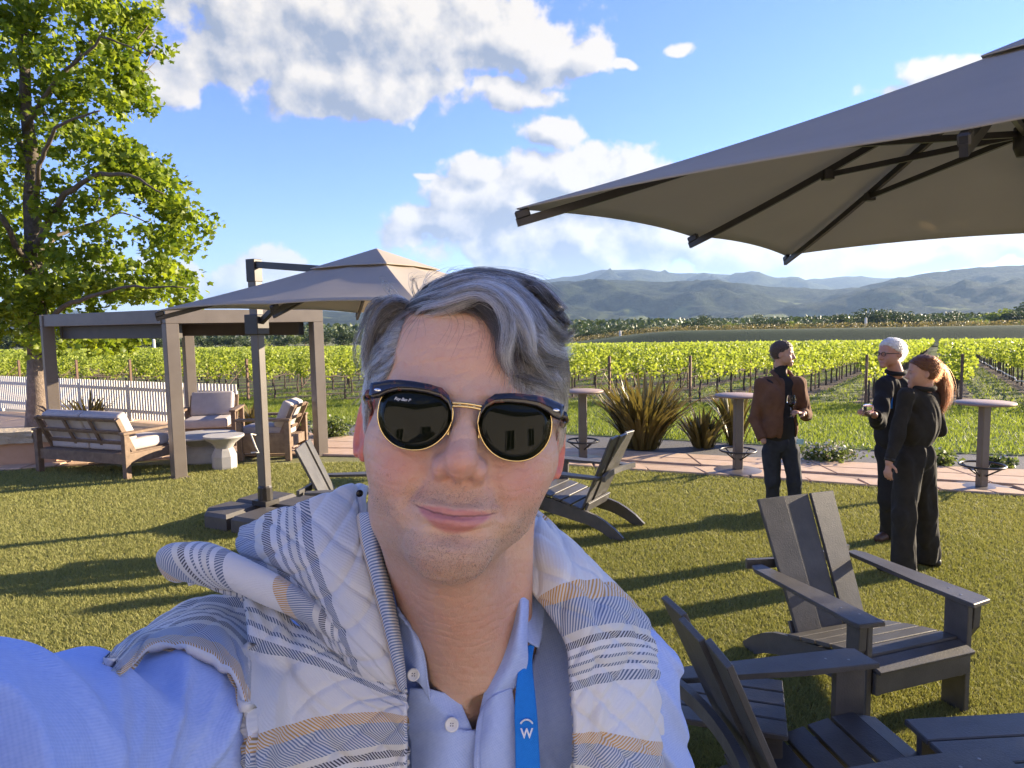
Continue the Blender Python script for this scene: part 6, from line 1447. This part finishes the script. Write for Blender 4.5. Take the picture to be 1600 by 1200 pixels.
# rolled fold sticking out over the shoulder: a flattened tube
def roll():
    path = [(560, 1022, .556), (520, 985, .560), (470, 948, .566), (420, 922, .572), (370, 900, .580), (322, 884, .590), (290, 880, .602), (272, 888, .612)]; rr = [.004, .008, .012, .0155, .0185, .0205, .0205, .016]; C_ = cat(np.array([tuple(P(*q)) for q in path]), 90); R_ = np.interp(np.linspace(0, 7, 90), range(8), rr); V_ = []; UV = []; seg = 56
    T = np.gradient(C_, axis=0); T /= np.linalg.norm(T, axis=1)[:, None]; up = np.array([0, -.55, .83]); s_len = np.concatenate([[0], np.cumsum(np.linalg.norm(np.diff(C_, axis=0), axis=1))])
    for i in range(90):
        n_ = up-T[i]*(up@T[i]); n_ /= np.linalg.norm(n_); b_ = np.cross(T[i], n_)
        for j in range(seg+1):
            a = 2*pi*j/seg*.97-1.9; sp = 1-.30*j/seg+.05*sin(3*a+i*.12); rw = R_[i]*sp*(1+.06*sin(a*2+i*.2)); V_.append(C_[i]+b_*cos(a)*rw*.80+n_*sin(a)*rw*1.25); UV.append((j/seg*.13, (s_len[-1]-s_len[i])*1.0+.004+.010*sin(a+.5)))
    i = (np.arange(89)[:, None]*(seg+1)+np.arange(seg)[None]).ravel(); Q = np.stack([i, i+1, i+seg+2, i+seg+1], 1); me = mesh_np('shawl_roll', np.array(V_)-SO, Q, UV, True); o = link('shawl_roll', me, m_shl, shawl); md = o.modifiers.new('Solidify', 'SOLIDIFY'); md.thickness = .004; md.offset = 0
roll()
# back of the shawl over the shoulders (seen only from the side)
patch('shawl_back', [[tuple(q) for q in r_] for r_ in
      [[(-.235, .60, 1.60), (-.14, .64, 1.70), (-.10, .69, 1.745), (-.03, .72, 1.765), (.03, .69, 1.745), (.07, .66, 1.69), (.11, .66, 1.63)],
       [(-.27, .66, 1.58), (-.17, .71, 1.66), (-.10, .75, 1.69), (-.03, .765, 1.70), (.04, .75, 1.69), (.09, .73, 1.64), (.14, .70, 1.58)],
       [(-.24, .72, 1.50), (-.16, .77, 1.52), (-.09, .80, 1.53), (-.03, .81, 1.53), (.05, .80, 1.53), (.10, .78, 1.50), (.15, .73, 1.46)]]], m_shl, shawl, .007, 60, 40, (0, .4, 0, .26), world=True)
patch('shawl_collar', [[(520, 775, .70), (545, 760, .70), (560, 752, .69), (575, 756, .685)], [(530, 800, .675), (548, 785, .665), (562, 778, .655), (575, 785, .66)], [(545, 840, .645), (558, 835, .63), (570, 832, .622), (580, 838, .635)]], m_shl2, shawl, .006, 30, 40, (0, .05, .09, .12), None, rim_round=.003)
b = BM(); b.lathe([(.0002, .0012), (.0028, .0012), (.0036, 0)], seg=16, cap=False); q = b.done('snap', mat('black_snap', (.01, .01, .012), rough=.25), shawl, True); q.location = P(562, 771, .648)-Vector(SO); q.rotation_euler = (pi/2, 0, .5)
# trousers and shoes (below the frame)
m_trou = mat('navy_trousers', (.02, .025, .04), (.03, .035, .05), 40, .9)
tr = SD(); tr.add(s_ell((-.026, .69, 1.02), (.17, .12, .13)))
for s in (-1, 1): tr.add(s_path([(-.026+s*.09, .69, .97), (-.026+s*.10, .70, .52), (-.026+s*.11, .71, .08)], [.088, .066, .055], .02), .03)
sdf_obj('trousers', tr, (-.30, .50, .0), (.25, .88, 1.18), .012, m_trou, selfie, 2, SO)
for s in (-1, 1):
    b = BM(); b.tube([(-.026+s*.11, .74, .05), (-.026+s*.115, .66, .045), (-.026+s*.125, .56, .035)], [.045, .045, .03], 12); b.done('shoe', m_dkmetal, selfie, True, loc=-SO)
# ---------------------------------------------------------------- the three people talking
m_skin2 = skin_mat('skin_plain', sss=.1)
def nz(p, a, f, s=0.):
    return (a*(np.sin(p[:, 0]*f*1.5+p[:, 1]*f*1.1+s+2.2*np.sin(p[:, 2]*f*.22+s))*(.5+.5*np.sin(p[:, 2]*f*.35-p[:, 1]*f*.4+s*2)))).astype(f32)
def rot_z(a): return np.array(Matrix.Rotation(a, 3, 'Z'))
def figure(cfg):
    Y = cfg['Y']; J = {k: np.array(P(u, v, Y+d)) for k, (u, v, d) in cfg['J'].items()}; base_ = np.array(G(*cfg['foot'])); base_[2] = 0
    r = empty('person', base_, 0, cfg['label'], 'person'); th = cfg['face']; RR = np.array(Matrix.Rotation(th, 3, 'Z') @ Matrix.Rotation(cfg.get('tilt', 0), 3, 'X')).astype(f32)
    hp = J['head'].astype(f32); hs = head_sdf((RR, hp)); b = SD(); b.add(lambda p: hs(p)); b.add(s_cone(J['head']+RR@np.array([0, .02, -.06]), J['neck'], .052, .058), .02)
    b.add(s_path([J['shL'], J['elL'], J['haL']], [.04, .036, .026], .01), .02); b.add(s_path([J['shR'], J['elR'], J['haR']], [.04, .036, .026], .01), .02); b.add(s_cone(J['shL'], J['shR'], .05, .05), .02)
    for k in ('L', 'R'):
        h = cfg.get('hand'+k)
        if h: hand(b, J['ha'+k], *h)
    allJ = np.stack(list(J.values())); lo = allJ.min(0)-.16; hi = allJ.max(0)+.18; lo2 = lo.copy(); lo2[2] = min(J['haL'][2], J['haR'][2])-.22
    o, V = sdf_obj('body', b, lo2, hi, .0055, m_skin2, r, 1, base_); l = (V-hp) @ RR; c = np.tile(np.array(cfg.get('skin', (.50, .29, .21))), (len(V), 1))
    k = np.exp(-((l[:, 2]+.07)/.007)**2)*(l[:, 1] < -.08)*(np.abs(l[:, 0]) < .028); c = c*(1-k[:, None]*.45)+np.array([.35, .12, .1])*k[:, None]*.45
    ey = np.exp(-(((np.abs(l[:, 0])-.033)/.012)**2+((l[:, 2]-.001)/.006)**2))*(l[:, 1] < -.06); c = c*(1-.8*ey[:, None])+.8*ey[:, None]*np.array([.05, .04, .04])
    eb = np.exp(-(((np.abs(l[:, 0])-.033)/.016)**4+((l[:, 2]-.020)/.004)**2))*(l[:, 1] < -.07); c = c*(1-.75*eb[:, None])+.75*eb[:, None]*np.array(cfg['brow'])
    vcol(o.data, c); vfloat(o.data, cfg.get('stub', 0)*np.exp(-((l[:, 2]+.085)/.035)**2)*(l[:, 1] < .0)*(l[:, 2] > -.125), 'Stubble')
    # hair cap: skull shell minus the face
    def cap(p):
        q = (p-hp) @ RR; d = smin(s_ell((0, .012, .037), (.086+cfg.get('hx', 0), .106, .102))(q), s_ell((0, -.024, .048), (.077, .066, .073))(q), .02)
        face_ = np.where(q[:, 1] < .005, (.073-.22*np.clip(q[:, 1]+.075, 0, .08)*3.2)-q[:, 2], -.035-q[:, 2]-.35*q[:, 1]); d = smax(d, face_, .008)
        ear = np.maximum(np.abs(q[:, 1]-.006)-.020, q[:, 2]-.022); ear = np.maximum(ear, .07-np.abs(q[:, 0])); d = np.maximum(d, -ear)
        return (d+.0022*np.sin(q[:, 0]*260+q[:, 1]*120)*np.sin(q[:, 1]*210+q[:, 2]*170)+.002*np.sin(q[:, 2]*330+q[:, 0]*90)).astype(f32)
    ho, hvv = sdf_obj('hair', cap, hp-.17, hp+.17, .0045, cfg['hair'], r, 1, base_)
    rr = np.random.default_rng(4); n_ = 2600; q0 = hvv[rr.integers(0, len(hvv), n_)]; lq = (q0-hp) @ RR; outw = lq-np.array([0, .01, .02]); outw /= np.linalg.norm(outw, axis=1)[:, None]; dn = np.stack([0*lq[:, 0], .6+0*lq[:, 0], -.55+0*lq[:, 0]], 1)+rr.normal(size=(n_, 3))*.35; A_ = []
    for t_ in np.linspace(0, 1, 6): A_.append(hp+(lq+outw*(.003*np.sin(pi*t_*.6))+dn*cfg.get('hl', .02)*t_) @ RR.T)
    make_hair('loose_hair', np.stack(A_, 1), np.clip(cfg.get('ht', .3)+rr.normal(size=n_)*.2, 0, 1), .0006, cfg['hs'], r, base_)
    # trousers
    t = SD(); t.add(s_ell(J['hip'], (cfg.get('hw', .165), .12, .13)))
    for k in ('L', 'R'): t.add(s_path([J['hp'+k], J['kn'+k], J['an'+k]], cfg['legs'], .03), .03)
    t.disp(lambda p: nz(p, cfg.get('fold', .006), 38, 1)+nz(p, .003, 90, 2)); alo = np.minimum.reduce([J['anL'], J['anR'], J['hip']])-.26; ahi = np.maximum.reduce([J['hip'], J['hpL'], J['hpR']])+np.array([.26, .26, .1]); alo[2] = .015
    t.cut(lambda p: (.03-p[:, 2]).astype(f32), .01); sdf_obj('trousers', t, alo, ahi, .010, cfg['trousers'], r, 1, base_)
    # upper garment
    g_ = SD(); g_.add(s_cone(J['shL'], J['shR'], cfg.get('shr', .075), cfg.get('shr', .075))); g_.add(s_ell((J['shL']+J['shR'])/2+np.array([0, .01, -.16]), (cfg['chest'], .135, .22)), .05); g_.add(s_ell(J['waist'], cfg['belly']), .06)
    for k in ('L', 'R'): g_.add(s_path([J['sh'+k], J['el'+k], J['ha'+k]], cfg['sleeve'], .02), .03)
    g_.disp(lambda p: nz(p, .006, 34, 3)+nz(p, .0025, 85, 1)); g_.sub(s_cone(J['head'], J['neck']+np.array([0, -.0, .005]), .05, .054), .01)
    for k in ('L', 'R'): e = J['ha'+k]; d = e-J['el'+k]; d = d/np.linalg.norm(d); g_.cut((lambda e, d: lambda p: np.where(np.linalg.norm(p-e, axis=1) < .14, (p-e)@d.astype(f32)+.02, -1).astype(f32))(e.astype(f32), d), .002)
    hem = cfg['hem']; g_.cut(lambda p: np.where(np.linalg.norm((p-J['hip'])[:, :2], axis=1) < .25, hem-p[:, 2], -1).astype(f32), .004)
    if cfg.get('open'): g_.sub(cfg['open'](J), .006)
    glo = lo.copy(); glo[2] = min(hem, J['haL'][2], J['haR'][2])-.12; sdf_obj(cfg['top_name'], g_, glo, hi, .0085, cfg['top'], r, 1, base_)
    if not cfg.get('inner'):
        b4 = BM(); cn = J['neck']+(J['head']-J['neck'])*cfg.get('cup', .06)-base_; b4.tube([cn+np.array([.066*cos(a), .066*sin(a), .012*sin(a)]) for a in np.linspace(0, 2*pi, 21)], .019, 8, False); b4.done('collar', cfg['top'], r, True)
    if cfg.get('inner'):
        i_ = SD(); i_.add(s_cone(J['shL'], J['shR'], .062, .062)); i_.add(s_ell((J['shL']+J['shR'])/2+np.array([0, .01, -.16]), (cfg['chest']-.02, .120, .22)), .05); i_.add(s_ell(J['waist'], np.array(cfg['belly'])-.015), .06); i_.add(s_cone(J['neck'], J['neck']+(J['head']-J['neck'])*.35, .066, .062), .02)
        i_.disp(lambda p: nz(p, .003, 60, 3)); i_.sub(s_cone(J['head'], J['neck'], .045, .052), .008); i_.sub(s_cone(J['neck']+RR@np.array([0, -.07, .03]), J['neck']+RR@np.array([0, -.08, -.07]), .035, .01), .01); sdf_obj('shirt', i_, glo, hi, .009, cfg['inner'], r, 1, base_)
    for k in ('L', 'R'):
        a = J['an'+k]; d = np.array([sin(cfg['bodydir']), -cos(cfg['bodydir']), 0]); b2 = SD(); b2.add(s_cone((a[0], a[1], .055), np.array([a[0], a[1], .04])+d*.15, .043, .034)); b2.add(s_cone(np.array([a[0], a[1], .045])-d*.05, np.array([a[0], a[1], .045]), .042, .042), .02); b2.cut(lambda p: (.008-p[:, 2]).astype(f32), .003); c_ = np.array([a[0], a[1], .05]); sdf_obj('shoe', b2, c_-.26, c_+.26, .008, cfg['shoe'], r, 1, base_)
    return r, J, base_, RR
m_suede = mat('brown_suede', (.10, .048, .026), (.15, .075, .04), 9, .95, .5, 60, .004); m_blk = mat('black_cloth', (.012, .012, .013), (.022, .021, .021), 12, .95, .4, 90, .003)
m_jean = mat('dark_denim', (.014, .018, .030), (.028, .034, .05), 14, .9, .4, 120, .002); m_knit = mat('black_knit', (.016, .015, .014), (.028, .026, .024), 14, .95, .5, 140, .003)
m_hbrown = mat('brown_hair', (.045, .028, .018), (.085, .055, .035), 60, .6, .8, 160, .004); m_hwhite = mat('white_hair', (.55, .53, .48), (.78, .76, .70), 60, .6, .8, 160, .004); m_hred = mat('auburn_hair', (.10, .04, .018), (.17, .075, .03), 60, .5, .8, 160, .004)
m_shoe = mat('brown_leather', (.06, .03, .02), (.1, .05, .03), 20, .5); m_bshoe = mat('black_leather', (.015, .015, .015), rough=.5)
HS1 = hair_mat('brown_strands', [(.03, .018, .01, 1), (.09, .055, .035, 1)]); HS2 = hair_mat('white_strands', [(.5, .47, .42, 1), (.85, .82, .76, 1)]); HS3 = hair_mat('auburn_strands', [(.030, .009, .004, 1), (.06, .018, .007, 1), (.11, .036, .013, 1)])
# man in the brown jacket: looks to the right, right hand in his pocket, wine glass in the other
def jopen(J):
    c = ((J['shL']+J['shR'])/2).astype(f32)
    def f(p):
        q = p-c; w = .032+.10*np.clip(-q[:, 2]-.02, 0, .6)**1.1; cx = .045+.02*(-q[:, 2]); return np.maximum(np.abs(q[:, 0]-cx)-w, q[:, 1]+.02)
    return f
r1, J1, b1, _ = figure(dict(Y=6.62, foot=(1226, 806), label='man in an open brown suede jacket and dark jeans holding a wine glass', face=radians(62), bodydir=radians(35), J=dict(head=(1223, 554, 0), neck=(1220, 584, .02), shL=(1191, 600, .06), shR=(1247, 599, -.05), elL=(1180, 655, .06), haL=(1193, 690, -.10), elR=(1259, 648, -.02), haR=(1256, 646, -.20), waist=(1218, 668, .0), hip=(1220, 690, .02), hpL=(1205, 705, .03), hpR=(1235, 705, .0), knL=(1207, 752, .03), knR=(1241, 752, -.02), anL=(1208, 797, .10), anR=(1242, 799, .0)),
    handR=((-1, -.35, .25), (0, -.3, 1), -1, .7, .95), brow=(.06, .04, .03), hair=m_hbrown, hs=HS1, hl=.012, trousers=m_jean, legs=[.088, .068, .055], shr=.066, chest=.185, belly=(.175, .135, .20), sleeve=[.068, .058, .043], hem=.80, top_name='jacket', top=m_suede, inner=m_blk, open=jopen, shoe=m_bshoe, stub=.5, skin=(.47, .29, .21)))
# lapels / collar of the jacket
def jacket_trim():
    c = J1['neck']; b = BM()
    b.tube([c+np.array(q)-b1 for q in ((-.03, .07, .03), (-.075, .02, .02), (-.06, -.06, -.03), (-.035, -.10, -.10))], [.018, .022, .022, .010], 8); b.tube([c+np.array(q)-b1 for q in ((.03, .07, .03), (.085, .02, .015), (.095, -.05, -.03), (.10, -.10, -.10))], [.018, .022, .022, .010], 8); b.done('collar', m_suede, r1, True)
    p = np.array(P(1250, 690, 6.5))-b1; b = BM(); b.box(p, (.075, .006, .05), (0, .1, .2)); b.done('name_badge', mat('badge_blue', (.35, .62, .72), (.5, .75, .8), 20), r1)
jacket_trim()
m_glass = bpy.data.materials.new('clear_glass'); m_glass.use_nodes = True; _b = m_glass.node_tree.nodes['Principled BSDF']; _b.inputs['Transmission Weight'].default_value = 1; _b.inputs['Roughness'].default_value = .02; _b.inputs['IOR'].default_value = 1.3; _b.inputs['Base Color'].default_value = (.93, .95, .95, 1)
m_wine = mat('red_wine', (.06, .008, .012), rough=.1)
def wine(p):
    r = empty('wine_glass', p, 0, 'stemmed wine glass with red wine held by the man in the brown jacket', 'wine glass'); b = BM(); b.lathe([(.033, 0), (.03, .003), (.005, .006), (.004, .085), (.018, .10), (.036, .125), (.041, .155), (.036, .195), (.032, .21)], seg=24, cap=False); b.done('glass_bowl', m_glass, r, True)
    b = BM(); b.lathe([(.001, .098), (.016, .101), (.033, .123), (.037, .138), (.0005, .138)], seg=20, cap=False); b.done('wine', m_wine, r, True); return r
hR = J1['haR']; wine(Vector(P(1236, 652, 6.36)))
# white-haired man
r2, J2, b2_, R2 = figure(dict(Y=5.75, foot=(1385, 852), label='white-haired man in dark glasses and black jacket, turned left, holding a tumbler', face=radians(-78), tilt=0, bodydir=radians(-60), J=dict(head=(1392, 553, 0), neck=(1400, 583, .02), shL=(1384, 602, -.02), shR=(1424, 604, .12), elL=(1372, 660, -.16), haL=(1366, 648, -.30), elR=(1422, 668, .18), haR=(1420, 705, .1), waist=(1398, 675, .03), hip=(1398, 705, .05), hpL=(1388, 715, .03), hpR=(1410, 715, .08), knL=(1388, 780, .0), knR=(1412, 780, .1), anL=(1388, 838, .1), anR=(1412, 840, .15)),
    handL=((-.9, -.3, .35), (0, -.5, .9), 1, .7, .95), brow=(.4, .38, .36), hair=m_hwhite, hs=HS2, hl=.022, ht=.6, hx=.004, trousers=m_blk, legs=[.088, .072, .062], chest=.185, belly=(.165, .15, .20), sleeve=[.072, .060, .045], hem=.80, top_name='jacket', top=m_blk, shoe=m_shoe, skin=(.52, .29, .22)))
def specs():
    b = BM(); o = J2['head']
    def H(q): return R2@np.array(q)+o-b2_
    for s in (-1, 1):
        b.tube([H((s*.034+.024*cos(a), -.100, .002+.017*sin(a))) for a in np.linspace(0, 2*pi, 17)], .0028, 5, False); b.tube([H((s*.060, -.096, .008)), H((s*.077, -.05, .008)), H((s*.083, .01, .005))], .003, 5)
    b.tube([H((-.01, -.104, .004)), H((.01, -.104, .004))], .0025, 5); g = b.done('eyeglasses', m_dkmetal, None, True); g.location = b2_; tag(g, 'dark-framed eyeglasses worn by the white-haired man', 'glasses')
    b = BM(); c = J2['neck']-b2_; pts = [(-.06, .03, .02), (-.085, -.06, -.05), (-.10, -.125, -.16), (-.115, -.15, -.28)]
    for a, q in zip(pts, pts[1:]): b.bar(c+np.array(a), c+np.array(q), .016, .003)
    l = b.done('lanyard', m_lan, None); l.location = b2_; tag(l, 'blue lanyard round the neck of the white-haired man', 'lanyard')
    b = BM(); b.lathe([(.026, 0), (.034, .012), (.041, .05), (.040, .085), (.037, .09)], seg=20, cap=True); t = b.done('tumbler', m_glass, None, True); t.location = Vector(P(1357, 650, 5.40)); t.rotation_euler = (.1, -.12, 0); tag(t, 'clear stemless glass held by the white-haired man', 'glass')
specs()
# woman with the auburn ponytail
r3, J3, b3, R3 = figure(dict(Y=5.08, foot=(1425, 898), label='woman in black with a long auburn ponytail, turned away from the camera', face=radians(-112), tilt=0, bodydir=radians(-120), J=dict(head=(1442, 583, 0), neck=(1444, 606, .0), shL=(1416, 618, -.07), shR=(1458, 620, .08), elL=(1402, 680, -.10), haL=(1389, 722, -.13), elR=(1468, 672, .05), haR=(1452, 655, -.16+.32), waist=(1430, 672, .0), hip=(1428, 712, .0), hpL=(1420, 726, -.04), hpR=(1440, 726, .05), knL=(1412, 805, -.06), knR=(1446, 800, .07), anL=(1412, 882, -.05), anR=(1450, 868, .12)),
    handL=((-.15, -.1, -1), (-.8, -.5, 0), -1, .35, .85), brow=(.12, .07, .05), hair=m_hred, hs=HS3, hl=.02, trousers=m_knit, legs=[.100, .080, .084], hw=.150, fold=.010, chest=.145, belly=(.132, .115, .17), sleeve=[.056, .050, .036], shr=.050, hem=.93, top_name='sweater', top=m_knit, shoe=m_bshoe, skin=(.52, .31, .24)))
def ponytail():
    r_ = np.random.default_rng(9); n = 2600; k = [(1446, 566, .05), (1458, 566, .04), (1468, 578, .03), (1474, 602, .02), (1474, 628, .0), (1466, 650, -.02)]
    Gd = cat(np.array([tuple(P(u, v, 5.12+d)) for u, v, d in k]), 12); t = np.linspace(0, 1, 12); prof = np.array([.008, .012, .018, .025, .030, .033, .034, .034, .032, .03, .026, .018]); A = []
    for i in range(n): q = r_.normal(size=3)*.6; L_ = r_.uniform(.7, 1.0); s = Gd+q[None]*prof[:, None]*np.array([1, 1, .5])+(r_.normal(size=3)*.006)[None]*(t**2)[:, None]+.004*np.sin(t*9+r_.random()*6)[:, None]*r_.normal(size=3); A.append(np.stack([np.interp(t*L_, t, s[:, j]) for j in range(3)], 1))
    m = HS3; make_hair('ponytail', np.array(A), r_.random(n), .0009, m, r3, b3)
    b = BM(); b.tube([np.array(P(1452, 560, 5.12))-b3, np.array(P(1452, 572, 5.12))-b3], .02, 10); b.done('hair_tie', m_knit, r3, True)
    w = J3['haL']; e = J3['elL']; d = (e-w)/np.linalg.norm(e-w); b = BM(); b.tube([w+d*.005-b3, w+d*.03-b3], .036, 14); b.done('wristwatch', m_bshoe, r3, True)
ponytail()
# an oak added out of view at the right so its crown shades the spot where the selfie is taken
def shade_tree():
    t = empty('oak_tree', (10.6, 4.6, 0), 0, 'oak tree added out of view at the right to shade the selfie man', 'tree'); o = link('crown', blob_crown('crown', 5200, (3.0, 3.0, 1.3), 4.15, .34, 99, m_oak, 14), None, t); b = BM(); b.tube([(0, 0, -.1), (.05, 0, 1.4), (0, .1, 3.4), (0, 0, 4.6)], [.26, .2, .16, .08], 9); b.done('trunk', m_bark, t, True)
shade_tree()

tag(link('bounce_terrace', grid_mesh('bounce_terrace', np.linspace(-16, 14, 11), np.linspace(-7.5, -.9, 7), lambda X, Y: 0*X+.012), mat('pale_bounce_concrete', (.48, .44, .38), (.56, .52, .45), 2, .9, .3, 60, .003)), kind='structure')  # unseen pale paving added behind the camera to bounce warm light upward
def reflector():  # unseen building added behind the camera as fill light for the man
    r = empty('reflector_building', (0, 0, 0), 0, 'cream winery building added unseen behind the camera to bounce fill light', 'building'); m = mat('cream_stucco', (.72, .68, .60), (.78, .74, .66), 3, .9, .3, 60, .003)
    b = BM(); b.box((-1, -8.2, 2.5), (26, 3.6, 5.0)); b.done('wall', m, r); b = BM()
    b.prism([Vector((-14.6, -10.6, 5.0)), Vector((-14.6, -6.1, 5.0)), Vector((-14.6, -8.2, 6.8))], (0, 0, 0), (27.2, 0, 0)); b.done('roof', m_louvre2, r)
    for i in range(7):
        x = -12+i*3.7; b = BM(); b.box((x, -6.395, 1.7), (1.1, .03, 1.7)); w = b.done('window', m_lens, r)
        b = BM()
        for (dx, dz, sx, sz) in ((-.58, 0, .07, 1.84), (.58, 0, .07, 1.84), (0, .88, 1.09, .07), (0, -.88, 1.09, .07), (0, 0, .04, 1.68)): b.box((x+dx, -6.375, 1.7+dz), (sx, .05, sz))
        b.done('frame', m_white, w)
reflector()
